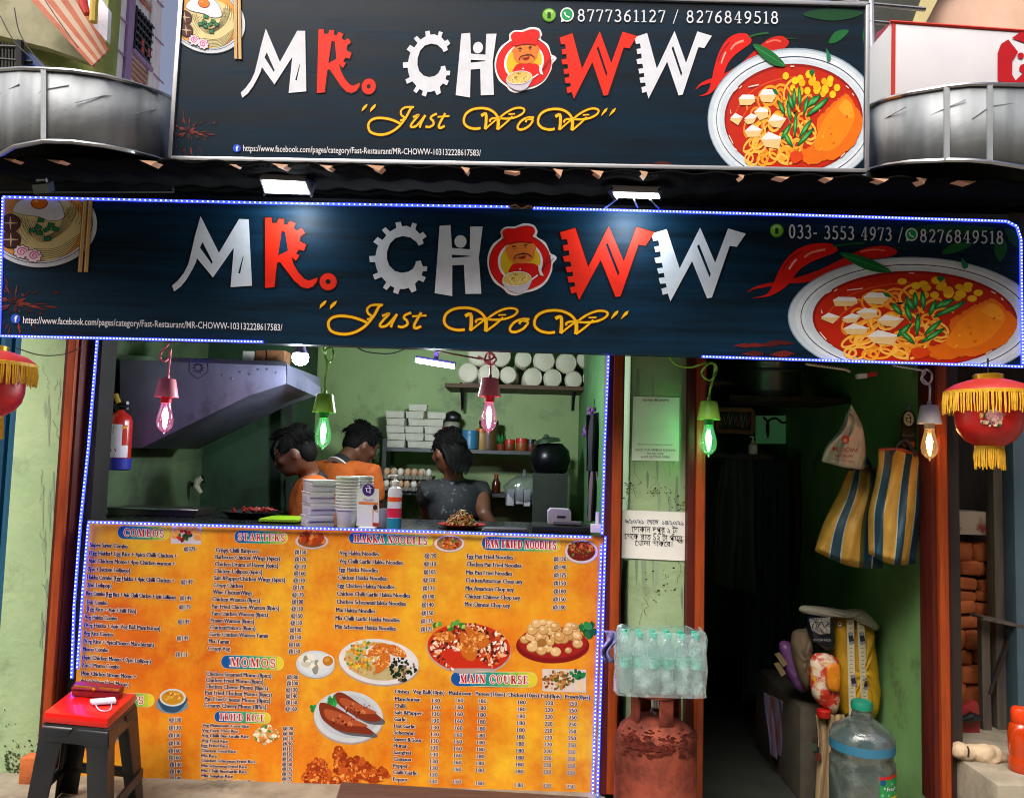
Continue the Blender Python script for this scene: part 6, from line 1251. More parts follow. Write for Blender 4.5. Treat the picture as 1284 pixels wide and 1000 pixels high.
# gas cylinder
gx = P(822, 930, -.2); gc = Vector((gx.x, -.2, 0)); CYR = mat('gas_cylinder_red', '#8c4632', .75, spec=.2, col2='#5a2018', scale=5, bump=.15, dirt=('#24100c', 4.2, .46, .66)); s = S(822, 930, -.2); gr = 51*s
gt = thing('gas_cylinder', 'worn red gas cylinder standing against the green pillar under the bottled water', 'gas cylinder', gc)
ztop = P(822, 897, -.2).z
w = MB(); w.lathe(gc, [(gr*.7,.03),(gr*.93,.06),(gr,.1),(gr,.25),(gr*1.02,.255),(gr*1.02,.268),(gr,.272),(gr,ztop-.1),(gr*.97,ztop-.07),(gr*.88,ztop-.04),(gr*.62,ztop-.012),(gr*.3,ztop+.004),(0,ztop+.006)], CYR, 40); w.build('shell', gt)
w = MB(); w.lathe(gc, [(gr*.75,.0),(gr*.78,.0),(gr*.8,.05),(gr*.77,.05)], CYR, 32); w.build('foot_ring', gt)
zc = P(822, 862, -.2).z; w = MB(); w.lathe(gc+Vector((0,0,zc)), [(30*s,0),(33*s,-.006),(33*s,-.016),(29*s,-.016),(28.5*s,-.004)], CYR, 32); w.build('collar_ring', gt, bevel=.002)
for a in (200, 285, 20, 110): w = MB(); q = Vector((math.cos(R(a)), math.sin(R(a)), 0))*29*s; w.box(gc+q+Vector((0,0,(zc+ztop)/2-.01)), (.012,.05,zc-ztop+.03), CYR, rot=R(a)); w.build('collar_strut', gt, bevel=.002)
w = MB(); w.lathe(gc+Vector((0,0,ztop)), [(.02,0),(.022,.02),(.012,.03),(.012,.055),(.018,.058),(.018,.075),(0,.078)], STEEL, 14); w.build('valve', gt)
A = Art(lambda x, y, L: Vector((gc.x+(gr*1.012+.0004*L)*math.sin((x-822)/51), gc.y-(gr*1.012+.0004*L)*math.cos((x-822)/51), P(822, y, -.2).z)))
g_ = random.Random(31)
for i in range(260):
    x, y = g_.uniform(765, 880), g_.gauss(916, 9); r = g_.uniform(.5, 2.6)
    A.poly([(x+r*1.8*g_.uniform(.5,1.2)*math.cos(a), y+r*g_.uniform(.5,1.2)*math.sin(a)) for a in [k*.785 for k in range(8)]], ['#54201a','#5e261c','#42160f'][i % 3], 1)
A.build('worn_paint', gt)
# shrink pack of water bottles
pk = Vector((gc.x+.005, -.22, zc+.002)); wp = thing('water_bottle_pack', 'shrink wrapped pack of water bottles with green caps on the gas cylinder', 'bottled water', pk)
WB = film('clear_bottle', (.8,.94,.93), .12, .08, .2); GLB = mat('mint_label', '#3fae92', .4, col2='#8fcfbf', scale=30, lo=.45, hi=.55); GCP = mat('mint_cap', '#2fae96', .4)
bw = 17.6*S(822, 825, -.3); Mt = Matrix.Rotation(-.03, 3, 'Y')
for j in range(2):
    for i in range(6):
        q = pk+Vector(((i-2.5)*bw*1.02, (j-.5)*bw*1.05-.02, 0)); r = bw*.47
        w = MB(); w.lathe(q, [(r*.8,0),(r,.01),(r,.05),(r*.93,.056),(r,.062),(r,.075),(r*.9,.085),(r*.9,.1),(r*1,.11),(r,.135),(r*.9,.15),(r*.5,.175),(r*.34,.182),(r*.34,.19)], WB, 16); bo = w.build('bottle', wp)
        w = MB(); w.lathe(q, [(r*1.015,.088),(r*1.015,.118)], GLB, 16); w.build('label', bo)
        w = MB(); w.lathe(q+Vector((0,0,.188)), [(r*.42,0),(r*.42,.018),(0,.02)], GCP, 12); w.build('cap', bo)
w = MB(); hw, hd_, hz = bw*3.25, bw*1.15, .213; g_ = random.Random(5)
def wrapf(u, v):
    a = u*6.2832; n = 5.; x = hw*math.copysign(abs(math.cos(a))**(2/n), math.cos(a)); y = hd_*math.copysign(abs(math.sin(a))**(2/n), math.sin(a))
    k = 1. if v < .8 else 1-(v-.8)*.55; z = -.008+hz*min(1, v/.85)+(v > .85)*.01
    wob = 1+.018*math.sin(a*9+v*11)+.012*math.sin(a*23+v*5); return pk+Vector((x*k*wob, y*k*wob-.02, z+.006*math.sin(a*6)*v))
w.grid(wrapf, 90, 16, film('shrink_wrap', (.8,.95,.94), .10, .16, .28, dcol=(.6,.82,.82))); w.build('shrink_film', wp)
c = P(763, 820, -.2); w = MB(); w.grid(lambda u, v: P(757+12*u+4*math.sin(v*7), 790+40*v, -.2+.02*math.sin(u*9+v*6)), 8, 12, mat('violet_film', '#8a86c0', .4)); tag(w.build('loose_wrapper', loc=P(763,830,-.2), solid=.001), 'pale violet loose wrapper sticking out left of the water pack', 'wrapper')

# ================================================================== SIDE PASSAGE
def edge(pts, v):
    k = v*(len(pts)-1); i = min(int(k), len(pts)-2); f = k-i; return pts[i][0]+(pts[i+1][0]-pts[i][0])*f, pts[i][1]+(pts[i+1][1]-pts[i][1])*f
def soft_bag(name, left, right, Y, depth, bands, label, seed, sag=10, handle=True, rim=None):
    """cloth bag hung from its top edge: bulging front, flat back, coloured bands running down the cloth"""
    t = thing(name, label, 'bag', P(*left[0], Y)); L, Rr = spline(left, 6), spline(right, 6); g_ = random.Random(seed); ph = [g_.uniform(0, 6) for _ in range(6)]
    def px(u, v):
        a, b_ = edge(L, v), edge(Rr, v); s_ = sag*math.sin(math.pi*u)*max(0, v-.3)*1.3+1.5*math.sin(u*9+ph[0])*(v < .02)
        return a[0]*(1-u)+b_[0]*u+1.2*math.sin(v*8+ph[1]+u*4), a[1]*(1-u)+b_[1]*u+s_
    def front(u, v):
        x, y = px(u, v); d = depth*(math.sin(math.pi*u)**.55)*(.12+.88*math.sin(min(1, v*1.12)*math.pi*.62)**1.2)*(1 if v < .93 else max(0, 1-((v-.93)/.07)**2*.9))
        d += .006*math.sin(u*14+v*5+ph[2])+.005*math.sin(v*17-u*6+ph[3])+.004*math.sin(u*31+v*9+ph[4])*v
        return P(x, y, Y-d)
    nu, nv = 50, 40; w = MB(); vs = [front(i/nu, j/nv) for j in range(nv+1) for i in range(nu+1)]
    base = len(w.v); w.v += vs
    for j_ in range(nv):
        for i_ in range(nu):
            u = (i_+.5)/nu; mt = [m_ for u1, m_ in bands if u <= u1][0]; w.f.append([base+q for q in (j_*(nu+1)+i_, j_*(nu+1)+i_+1, (j_+1)*(nu+1)+i_+1, (j_+1)*(nu+1)+i_)]); w.m.append(w.mi(mt))
    w.grid(lambda u, v: P(*px(u, v), Y+.012), 16, 16, bands[0][1]); body = w.build('bag_body', t, weld=False, angle=80)
    if rim: w = MB(); w.tube([front(i/12, 0)+Vector((0,-.002,.002)) for i in range(13)], .006, rim, seg=7); w.build('binding', t)
    if handle:
        a, b_ = px(.25, 0), px(.75, 0); w = MB(); w.tube([P(x, y, Y-.01) for x, y in spline([(a[0], a[1]+6), ((a[0]*2+b_[0])/3, a[1]-9), ((a[0]+2*b_[0])/3, a[1]-10), (b_[0], b_[1]+6)], 5)], .007, mat('navy_handle', '#16283a', .7), seg=7); w.build('handle', t)
    return t
YB = mat('yellow_nylon', '#b8903a', .6, col2='#9c7628', scale=9, bump=.35, bscale=40, dirt=('#6a5020', 5, .6, .8)); NB = mat('teal_stripe', '#153f52', .6, col2='#0f3040', scale=9, bump=.3, bscale=40); LN = mat('pale_stripe_line', '#9aa8a0', .6); OLB = mat('olive_stripe', '#4a4a20', .6)
def st(*seq): return list(seq)
RB = mat('red_binding', '#8a3420', .6)
soft_bag('shopping_bag', [(1066,588),(1053,614),(1034,650),(1023,690)], [(1104,588),(1108,620),(1108,660),(1106,712)], .2, .1, st((.2,YB),(.215,LN),(.36,NB),(.375,LN),(.64,YB),(.7,OLB),(.73,NB),(.745,LN),(.82,NB),(.835,LN),(.91,NB),(.925,LN),(1.01,NB)), 'yellow shopping bag with broad teal stripes, the left and rear of two', 3, 9, True, RB)
soft_bag('shopping_bag', [(1102,562),(1097,600),(1090,645),(1088,694)], [(1163,570),(1161,610),(1155,660),(1150,706)], .075, .1, st((.1,YB),(.115,LN),(.27,NB),(.285,LN),(.52,YB),(.535,LN),(.67,NB),(.685,LN),(.82,YB),(.835,LN),(.97,NB),(1.01,YB)), 'yellow and teal striped shopping bag nearest the right door post', 8, 8, True, RB)
CWB = mat('white_carry_plastic', '#d6d2c6', .4, col2='#b4ae9e', scale=9, bump=.9, bscale=16)
t = soft_bag('carry_bag', [(1064,516),(1054,536),(1038,556),(1031,578)], [(1072,518),(1083,536),(1085,562),(1084,588)], .16, .05, [(1.01, CWB)], 'white plastic carry bag with red print hanging above the striped bags', 12, 3, False)
w = MB(); w.tube([P(x, y, .14) for x, y in ((1066,518),(1067,508),(1070,520))], [.012,.004,.012], CWB, seg=7); w.build('handle', t)
A = Art(lambda x, y, L: P(x, y, .088-.0005*L)); RDK = '#a0242c'; A.text('MR. CHOWW', (1044,565), (1076,567.5), 5.6, RDK, 1, fat=.02, lean=.1); A.text('Just WoW', (1046,571.5), (1070,573.5), 3.6, RDK, 1, fat=.01); A.text('8777361127 / 8276849518', (1043,576.5), (1072,580), 2.2, RDK, 1); A.poly(oval(1060,551,5,5.4), RDK, 1); A.poly(oval(1060,552,2.6,2.8), '#c9a090', 1.5); A.build('print', t)
# small payment plate on the passage wall
Yp = .1; t = thing('payment_plate', 'small black plate with a white round mark hanging on the passage wall', 'sign', P(1140, 565, Yp))
w = MB(); w.prism([P(1131,527,Yp),P(1149,528,Yp),P(1149,564,Yp),P(1130,563,Yp)], (0,.006,0), BLACK); w.prism([P(x, y, Yp) for x, y in oval(1139.5, 526, 9, 12, 24)], (0,.005,0), BLACK); w.build('plate', t)
A = Art(lambda x, y, L: P(x, y, Yp-.0012-.0004*L)); A.poly(oval(1139.5,525,6.4,8.8), '#9aa29a', 1); A.text('पे', (1135,531), (1144,531), 9, '#15181c', 2); A.text('PhonePe', (1132,547), (1148,547.5), 3.6, '#7a807a', 1); A.poly([(1133,553),(1147,553),(1147,560),(1133,560)], '#8a4a2a', 1); A.build('print', t)
w = MB(); w.tube([P(1139,514,Yp), P(1139,508,Yp)], .004, STEEL, seg=6); w.build('hook', t)
# pots and shelf high in the passage
p = P(962, 476, .95); s = S(962, 476, .95); t = thing('steel_pot', 'big dented steel cooking pot high in the passage', 'pot', p+Vector((0,0,-22*s)))
w = MB(); w.lathe(p, [(32*s,-22*s),(38*s,-16*s),(41*s,10*s),(43*s,18*s),(46*s,20*s),(46*s,22*s),(42*s,21*s)], mat('pot_steel', '#5c6a66', .35, metal=.9, col2='#46524e', scale=4), 32); w.build('pot_body', t); w = MB(); w.lathe(p, [(42.5*s,6*s),(43.5*s,7*s),(43.5*s,9*s),(42.5*s,10*s)], STEEL, 32); w.build('ridge', t)
w = MB(); w.box(p+Vector((.15,.08,-22*s-.015)), (.75,.4,.025), DKW); tag(w.build('high_plank', loc=p+Vector((.15,.08,-22*s-.03))), 'dark plank carrying the steel pot', 'shelf')
w = MB(); w.bar(P(995,440,1.0), P(996,500,1.0), .06, .05, mat('grey_pipe', '#46504c', .5)); tag(w.build('wall_pipe', loc=P(996,500,1.0)), 'grey upright duct right of the steel pot', 'pipe')
t = thing('chalk_frame', 'small dark framed board with pale chalk scribbles beside the green bulb', 'frame', P(922, 542, 1.1)); w = MB()
q = [P(899,513,1.1), P(943,514,1.1), P(943,542,1.1), P(899,540,1.1)]
for i in range(4): w.bar(q[i], q[(i+1) % 4], .02, .025, mat('pine_frame', '#7a5a34', .6))
w.build('frame', t); w = MB(); w.prism([v+Vector((0,.004,0)) for v in q], (0,.008,0), DARKP); w.build('board', t)
A = Art(lambda x, y, L: P(x, y, 1.1-.002-.0005*L)); g_ = random.Random(3)
for i in range(7): x = 902+i*5.4; A.line(spline([(x, 520+g_.uniform(-2,2)), (x+g_.uniform(-2,3), 527), (x+2, 535+g_.uniform(-3,2)), (x+5, 522)], 3), .8, ['#7a8078','#8a7078','#a0a098'][i % 3], 1)
A.build('scribbles', t)
w = MB(); a, b_ = P(898,481,1.05), P(922,481,1.05); w.box(((a.x+b_.x)/2-.02,1.1,a.z), (b_.x-a.x+.1,.2,.02), mat('pine_shelf', '#6a4c2a', .6)); tag(w.build('small_shelf', loc=a), 'small wooden shelf above the chalk board', 'shelf')
p = P(944, 569, 1.0); t = thing('sanitizer_bottle', 'small white sanitizer bottle with pump beneath the chalk board', 'bottle', p); s = S(944, 569, 1.)
w = MB(); w.lathe(p, [(5*s,0),(5.5*s,1*s),(5.5*s,11*s),(2*s,15*s)], WHITE, 14); w.build('bottle_body', t); w = MB(); w.lathe(p+Vector((0,0,15*s)), [(2.2*s,0),(1.5*s,3*s),(1*s,6*s),(2.4*s,7*s),(0,8*s)], WHITE, 10); w.tube([p+Vector((0,0,22*s)), p+Vector((-4*s,0,21.5*s))], 1*s, WHITE, seg=6); w.build('pump', t)
w = MB(); w.box(P(925, 572, 1.05), (.32,.16,.02), DKW); tag(w.build('low_shelf', loc=P(925,572,1.05)), 'dark shelf under the sanitizer bottle', 'shelf')
wf = thing('back_window', 'small pale green lit opening at the back of the passage', 'window', P(974, 560, 1.8)); w = MB()
w.prism([P(948,521,1.8),P(994,521,1.8),P(994,556,1.8),P(948,556,1.8)], (0,.01,0), mat('glowing_green_pane', '#9fd0a0', .6, emit='#4f9a62', estr=.06)); w.build('pane', wf)  # faint glow of the pane replaces light reaching the opening
w = MB(); w.tube([P(x, y, 1.79) for x, y in spline(((957,523),(963,530),(963,548),(962,530),(972,524),(982,530),(992,526),(988,540),(994,548)), 4)], .007, IRON, seg=6); w.build('wire_curl', wf)
w = MB(); w.prism([P(930,440,1.9),P(1110,440,1.9),P(1110,500,1.9),P(930,500,1.9)], (0,.2,0), DARKP); tag(w.build('loft_box', loc=P(1020,500,1.9)), 'dark loft storage box under the passage ceiling', 'loft box')
w = MB(); w.tube([P(x, y, .1) for x, y in ((1010,456),(1060,463),(1066,466))], .006, mat('cream_wire', '#b8b09a', .5), seg=6); tag(w.build('wire', loc=P(1010,456,.1)), 'cream wire running under the sign towards the red connector', 'wire')
c = P(1080, 471, .15); t = thing('wire_connector', 'white and red cable connector dangling under the sign', 'connector', c); w = MB(); w.bar(P(1074,472,.15), P(1086,471,.15), .02, .02, WHITE); w.build('white_end', t); w = MB(); w.bar(P(1086,471,.15), P(1098,468,.15), .018, .018, RED); w.build('red_end', t)
# dark clothes hanging at the left of the passage, heap of goods on the chest
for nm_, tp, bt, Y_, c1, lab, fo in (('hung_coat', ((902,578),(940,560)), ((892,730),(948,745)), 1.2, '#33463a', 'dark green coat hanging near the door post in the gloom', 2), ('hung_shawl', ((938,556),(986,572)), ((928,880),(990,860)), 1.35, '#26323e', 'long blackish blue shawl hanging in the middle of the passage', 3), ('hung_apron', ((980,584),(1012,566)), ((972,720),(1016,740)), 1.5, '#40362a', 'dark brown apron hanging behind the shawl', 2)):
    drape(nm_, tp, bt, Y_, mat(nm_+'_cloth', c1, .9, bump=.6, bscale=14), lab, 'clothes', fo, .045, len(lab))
drape('striped_cloth', ((958,868),(985,880)), ((968,950),(997,952)), .75, mat('striped_fabric', '#6a3a34', .8, col2='#5a5a74', scale=3, stretch=(14,14,.3), lo=.45, hi=.55), 'striped red and grey cloth hanging off the chest', 'cloth', 3, .02)
CH_ = mat('dusty_chest', '#4a4438', .8, col2='#34302a', scale=6, bump=.4, dirt=('#7a3a24', 6, .66, .74))
zt = P(1040, 888, .5).z; x0_, x1_ = P(994, 900, .6).x, P(1062, 900, .5).x
w = MB(); w.box(((x0_+x1_)/2+.02, .85, zt/2), (x1_-x0_+.05, .7, zt), CH_, taper=.93); tag(w.build('chest', loc=((x0_+x1_)/2, .85, 0), bevel=.03), 'dusty dark chest carrying the heap of bags in the passage', 'chest')
SK = mat('cream_sack', '#a58e6c', .75, col2='#8a7250', scale=4, stretch=(5,5,.8), bump=.5); w = MB()
w.grid(lambda u, v: P(1024+34*u+3*v*math.sin(u*3.1)+2*math.sin(v*5), 895+125*v, .46-.03*math.sin(u*3.14)+.012*math.sin(u*22+v*3)), 24, 14, SK); t = tag(w.build('cream_sack', loc=P(1040, 1010, .45), solid=.01), 'pale cream sack draped over the front of the chest', 'sack')
A = Art(lambda x, y, L: P(x, y, .42-.0006*L)); 
for x, y, c_ in ((1022,928,'#3a2a24'),(1023,940,'#1c2028'),(1026,948,'#5a2a24'),(1020,936,'#3a4a3a')): A.poly([(x-4,y-5),(x+4,y-4),(x+4,y+5),(x-3,y+5)], c_, 1)
A.build('print', t)
def bulge(name, outline, Y, depth, mt, label, cat, L=None):
    """soft filled sack: an outline blown up towards the viewer and back"""
    cx = sum(p[0] for p in outline)/len(outline); cy = sum(p[1] for p in outline)/len(outline); o = spline(outline, 4, True); w = MB(); n = len(o); vs = []; fs = []; rg = 7
    for side in (-1, 1):
        base = len(vs)
        for k in range(rg):
            f = 1-k/rg; h = depth*math.sqrt(max(0, 1-f*f))
            for i, (x, y) in enumerate(o): vs.append(P(cx+(x-cx)*f, cy+(y-cy)*f, Y)+Vector((0, side*(h*(1+.1*math.sin(i*1.3+k))), 0)))
        vs.append(P(cx, cy, Y)+Vector((0, side*depth, 0)))
        for k in range(rg-1):
            for i in range(n): a, b_ = base+k*n+i, base+k*n+(i+1) % n; fs.append((a, b_, b_+n, a+n))
        for i in range(n): fs.append((base+(rg-1)*n+i, base+(rg-1)*n+(i+1) % n, len(vs)-1))
    w.add(vs, fs, mt); return tag(w.build(name, loc=P(cx, max(p[1] for p in outline), Y), angle=80), label, cat)
YS = mat('yellow_sack', '#c89a18', .5, col2='#a87c10', scale=6, bump=.6, bscale=11)
ys = bulge('flour_sack', [(1044,772),(1070,772),(1092,776),(1096,800),(1101,840),(1104,870),(1101,893),(1092,902),(1062,900),(1052,892),(1040,850),(1042,810)], .5, .07, YS, 'bright yellow printed sack standing on the chest', 'sack')
A = Art(lambda x, y, L: P(x, y, .5-.07*math.sqrt(max(0, 1-min(1,((x-1073)/34)**2*.9+((y-838)/72)**2*.5)))-.006-.0006*L)); g_ = random.Random(4)
for xa0, xa1, wd in ((1066,1069,9),(1079,1085,9)):
    A.line([(xa0+(xa1-xa0)*k/12, 776+10*k) for k in range(13)], wd, '#cfc6a8', 1)
    for k in range(22): y = 782+5*k; x = xa0+(xa1-xa0)*(y-776)/120; A.line([(x-1.6,y),(x+1.8,y+.5)], .7, '#6a6a60', 2)
for x, y in ((1067,800),(1081,800),(1070,853),(1086,857)): A.poly([(x-4,y-7),(x+2,y-8),(x+5,y+6),(x-2,y+8)], '#8a8a90', 2.4); A.poly([(x-3,y-3),(x+2,y-4),(x+4,y+3),(x-2,y+4)], '#2a2c3a', 2.8)
A.poly(oval(1053,782,2.2,2.6,12), '#e0e0d0', 2); A.poly(oval(1053,782,1.2,1.4,10), '#1c2a4a', 2.3); A.build('print', ys)
bulge('rolled_cloth', [(1005,759),(1030,760),(1060,764),(1082,763),(1094,772),(1103,784),(1098,790),(1088,778),(1070,772),(1040,772),(1006,768)], .46, .05, mat('grey_white_cloth', '#b0aa9a', .8, col2='#8a8476', bump=.5), 'rolled greyish white cloth lying along the top of the sacks', 'cloth')
cof = bulge('coffee_pouch', [(1012,774),(1042,772),(1046,792),(1046,812),(1034,815),(1016,800)], .44, .03, mat('navy_pouch', '#151a2a', .3, bump=.3), 'dark foil coffee pouch with a silver top', 'pouch')
A = Art(lambda x, y, L: P(x, y, .402-.0006*L)); A.poly([(1014,775),(1041,773),(1041,794),(1028,795),(1018,790)], mat('silver_foil', '#b8b8b8', .25, metal=.9, bump=.6, bscale=30), 1); A.line(spline([(1018,787),(1022,779),(1025,786),(1030,779),(1034,786),(1039,780)], 4), 1.1, '#3a3a40', 2); A.text('COFFEE', (1020,803), (1042,803.5), 2.6, '#9a9aa4', 1); A.build('print', cof)
bulge('red_white_packet', [(1016,826),(1032,818),(1052,828),(1054,860),(1050,892),(1038,890),(1018,870)], .43, .04, mat('busy_packet', '#b83020', .45, col2='#d8c8b0', scale=16, lo=.46, hi=.56, dirt=('#c89a20', 22, .58, .62)), 'crumpled red and white snack packet among the sacks', 'packet')
bulge('juice_packet', [(1037,834),(1053,834),(1053,864),(1044,866),(1037,860)], .38, .012, mat('orange_packet', '#d88a1c', .4, col2='#c86a14', scale=25), 'small orange packet in front of the yellow sack', 'packet')
bulge('brown_paper_bag', [(994,792),(1006,788),(1017,790),(1018,830),(1016,862),(1008,862),(998,840),(992,812)], .5, .05, mat('kraft_paper', '#6a5a44', .8, col2='#50432f', bump=.8, bscale=16), 'crumpled brown paper bag left of the coffee pouch', 'bag')
bulge('purple_pouch', [(977,806),(992,806),(1000,830),(1012,858),(1010,868),(998,864),(984,840)], .55, .04, mat('purple_plastic', '#6a4278', .35, bump=.4), 'shiny purple plastic pouch beside the brown paper bag', 'pouch')
for (q, lab) in (([(972,820),(978,818),(988,832),(982,836)], 'upper folded card tag at the purple pouch'), ([(971,832),(977,830),(986,844),(980,848)], 'lower folded card tag at the purple pouch')): w = MB(); w.prism([P(x, y, .52) for x, y in q], (0,.012,0), mat('tan_card', '#7a6a4a', .7)); tag(w.build('card_tag', loc=P(*q[3], .52)), lab, 'card tag')
p = P(1033, 898, .42); w = MB(); w.lathe(p, [(.028,0),(.03,.006),(.03,.028),(.026,.032),(0,.033)], mat('red_screw_cap', '#b01c18', .35), 20); tag(w.build('bottle_lid', loc=p), 'loose red screw lid on the cream sack', 'lid')
# water jug
jp = P(1081, 990, .05); s = S(1081, 930, .05); jp = Vector((jp.x, .05, 0)); zj = P(1081, 905, .05).z; jr = 38.5*s
t = thing('water_jug', 'big clear blue water jug with a green cap at the passage entrance', 'water jug', jp)
JUG = film('jug_plastic', (.55,.64,.6), .12, .12, .42, dcol=(.16,.2,.18)); hz = zj
w = MB(); w.lathe(jp, [(jr*.9,0),(jr,.02),(jr,.1),(jr*.94,.115),(jr*.94,.13),(jr,.145),(jr,hz-.14),(jr*.93,hz-.128),(jr*.93,hz-.11),(jr,hz-.095),(jr*1.0,hz-.055),(jr*.9,hz-.025),(jr*.6,hz-.002),(jr*.34,hz+.02),(jr*.28,hz+.05),(jr*.27,hz+.062)], JUG, 40); w.build('jug_body', t)
w = MB(); w.lathe(jp, [(jr*.985,.12),(jr*.985,hz-.15),(0,hz-.15)], film('still_water', (.72,.84,.84), .05, .05), 30); w.build('water', t)
w = MB(); w.lathe(jp, [(jr*1.004,hz-.095),(jr*1.004,hz-.062)], mat('blue_band', '#2c6a86', .4), 40); w.build('blue_band', t)
w = MB(); w.lathe(jp+Vector((0,0,hz+.048)), [(jr*.29,0),(jr*.3,.004)], mat('cream_ring', '#b8b088', .5), 20); w.lathe(jp+Vector((0,0,hz+.052)), [(jr*.33,0),(jr*.34,.016),(jr*.3,.03),(0,.031)], mat('jug_green_cap', '#147a62', .4), 24); w.build('cap', t)
def onj(x, y, L):
    a = (x-1081)/38.5; a = max(-1.4, min(1.4, a)); c = P(1081, y, .05); rr = jr*1.006+.0005*L; return Vector((jp.x+rr*math.sin(a), jp.y-rr*math.cos(a), c.z))
A = Art(onj)
for i in range(8): a, b_ = 1085+35*i/8, 1085+35*(i+1)/8; A.poly([(a,958),(b_,958),(b_,994),(a,994)], '#2f8a4a', 1); A.poly([(a,958),(b_,958),(b_,962),(a,962)], '#b82a24', 1.4); A.poly([(a,984),(b_,984),(b_,987),(a,987)], '#d8c02a', 1.4); A.poly([(a,987),(b_,987),(b_,994),(a,994)], '#c82a1c', 1.4)
A.text('Fresh', (1095,976), (1112,976.5), 5, '#e0ece4', 2, '#1a4a5c'); A.poly(oval(1090,965,4,4,16), '#1c4a7a', 2)
for x, y in ((1092,972),(1098,981),(1104,968),(1111,980),(1089,980)): A.poly(oval(x, y, 1.6, 1.6, 10), '#7ac48a', 1.6)
A.build('label', t)
# broom-dark bundle behind jug, ledge things
GL = mat('canvas_cloth', '#b8a488', .85, col2='#9a8468', scale=12, bump=.5)
p = P(1228, 955, -.02); t = thing('cloth_bundle', 'crumpled pale cloth bundle tied with dark cord on the concrete ledge', 'cloth', p); Yg = Z0(1230, 956, LZ).y+.03; w = MB(); g_ = random.Random(77)
for x, y, rx, rz in ((1203,940,.036,.03),(1212,943,.034,.03),(1222,944,.04,.034),(1233,945,.044,.036),(1244,945,.04,.032),(1252,948,.034,.024),(1240,951,.046,.022)): w.ell(P(x, y, Yg+g_.uniform(-.01,.02)), (rx,.04,rz), GL, M=Matrix.Rotation(g_.uniform(-.5,.5), 3, 'Y'), seg=16, rings=10, jit=.06, rg=g_)
o = w.build('cloth_body', t); fuse_ = o.modifiers.new('fuse', 'REMESH'); fuse_.mode = 'VOXEL'; fuse_.voxel_size = .006; fuse_.use_smooth_shade = True
w = MB(); w.tube([P(1213,935,Yg-.03), P(1215,940,Yg-.036), P(1214,948,Yg-.03)], .003, BLACK, seg=6); w.build('cord', t)
w = MB(); w.prism([P(x, y, .25) for x, y in ((1198,890),(1224,878),(1228,884),(1229,918),(1226,925),(1198,914))], (0,.03,0), mat('faded_red_plastic', '#8a2424', .5, dirt=('#4a1414', 6, .6, .7))); t = tag(w.build('red_dustpan', loc=P(1212, 920, .25), bevel=.004), 'faded red plastic dustpan leaning behind the glove', 'dustpan')
w = MB(); w.tube([P(1206,902,.23), P(1218,898,.22), P(1229,900,.23)], [.012,.02,.012], BLACK, seg=9); w.build('handle', t)
p = P(1279, 968, -.02); s = S(1279, 930, -.02); p = Z0(1281, 966, LZ); s = S(1281, 930, p.y); t = thing('orange_bottle', 'translucent orange water bottle on the ledge at the right edge', 'bottle', p); OB = mat('orange_plastic', '#e0480c', .2, trans=.45, spec=.6, coat=.3)
zt = P(1279, 905, p.y).z-LZ
w = MB(); w.lathe(p, [(13*s,0),(14.5*s,.008),(14.5*s,zt*.25),(13.6*s,zt*.3),(13.6*s,zt*.36),(14.5*s,zt*.42),(14.5*s,zt*.85),(12*s,zt*.97),(10*s,zt)], OB, 28); w.build('bottle_body', t)
w = MB(); w.lathe(p+Vector((0,0,zt)), [(9.5*s,-.002),(11*s,.004),(11*s,14*s),(9*s,18*s),(0,18.5*s)], mat('orange_cap', '#d83c0c', .35), 26); w.build('cap', t)

# ================================================================== FOREGROUND STOOL AND PLANK
sc_ = P(112, 886, -.42); zs = sc_.z; ZG = .235
stl = thing('plastic_stool', 'black plastic stool with a red seat standing before the menu', 'stool', (sc_.x, sc_.y, ZG))
SRM = mat('red_seat_plastic', '#c8140c', .3, col2='#b0100a', scale=3, coat=.2); SB = mat('black_stool_plastic', '#14171a', .38, col2='#1b1f22', scale=5)
FL_, FR_, BR_, BL_ = Z0(54,892,zs), Z0(136,900,zs), Z0(172,868,zs), Z0(92,862,zs)
top = [FL_, FR_, BR_, BL_]; ctr_ = sum(top, Vector())/4
def ring(k, z): return [Vector((ctr_.x+(p.x-ctr_.x)*k, ctr_.y+(p.y-ctr_.y)*k, z)) for p in top]
w = MB(); w.prism(ring(1, zs-.035), (0,0,.035), SRM); w.build('seat', stl, bevel=.012)
w = MB(); r0, r1 = ring(.97, zs-.036), ring(1.04, zs-.09)
for i in range(4): j = (i+1) % 4; w.prism([r0[i], r0[j], r1[j], r1[i]], (ctr_-(r0[i]+r0[j])/2).normalized()*.012*Vector((1,1,0)).length*.7, SB)
w.build('apron', stl, bevel=.003)
r2 = ring(1.30, ZG)
for i in range(4):
    w = MB(); a, b_ = ring(1.02, zs-.05)[i], r2[i]; jn, jp_ = (top[(i+1) % 4]-top[i]).normalized(), (top[i-1]-top[i]).normalized()
    for d in (jn, jp_): w.prism([a, a+d*.11, a+d*.072-Vector((0,0,.06)), b_+d*.064, b_], (ctr_-(a+b_)/2).normalized()*.01, SB)
    w.build('leg', stl, bevel=.003)
for i in range(4):
    j = (i+1) % 4; a = ring(1.02, zs-.05)[i]*.3+r2[i]*.7; b_ = ring(1.02, zs-.05)[j]*.3+r2[j]*.7; w = MB(); w.bar(a, b_, .035, .012, SB); w.build('stretcher', stl, bevel=.003)
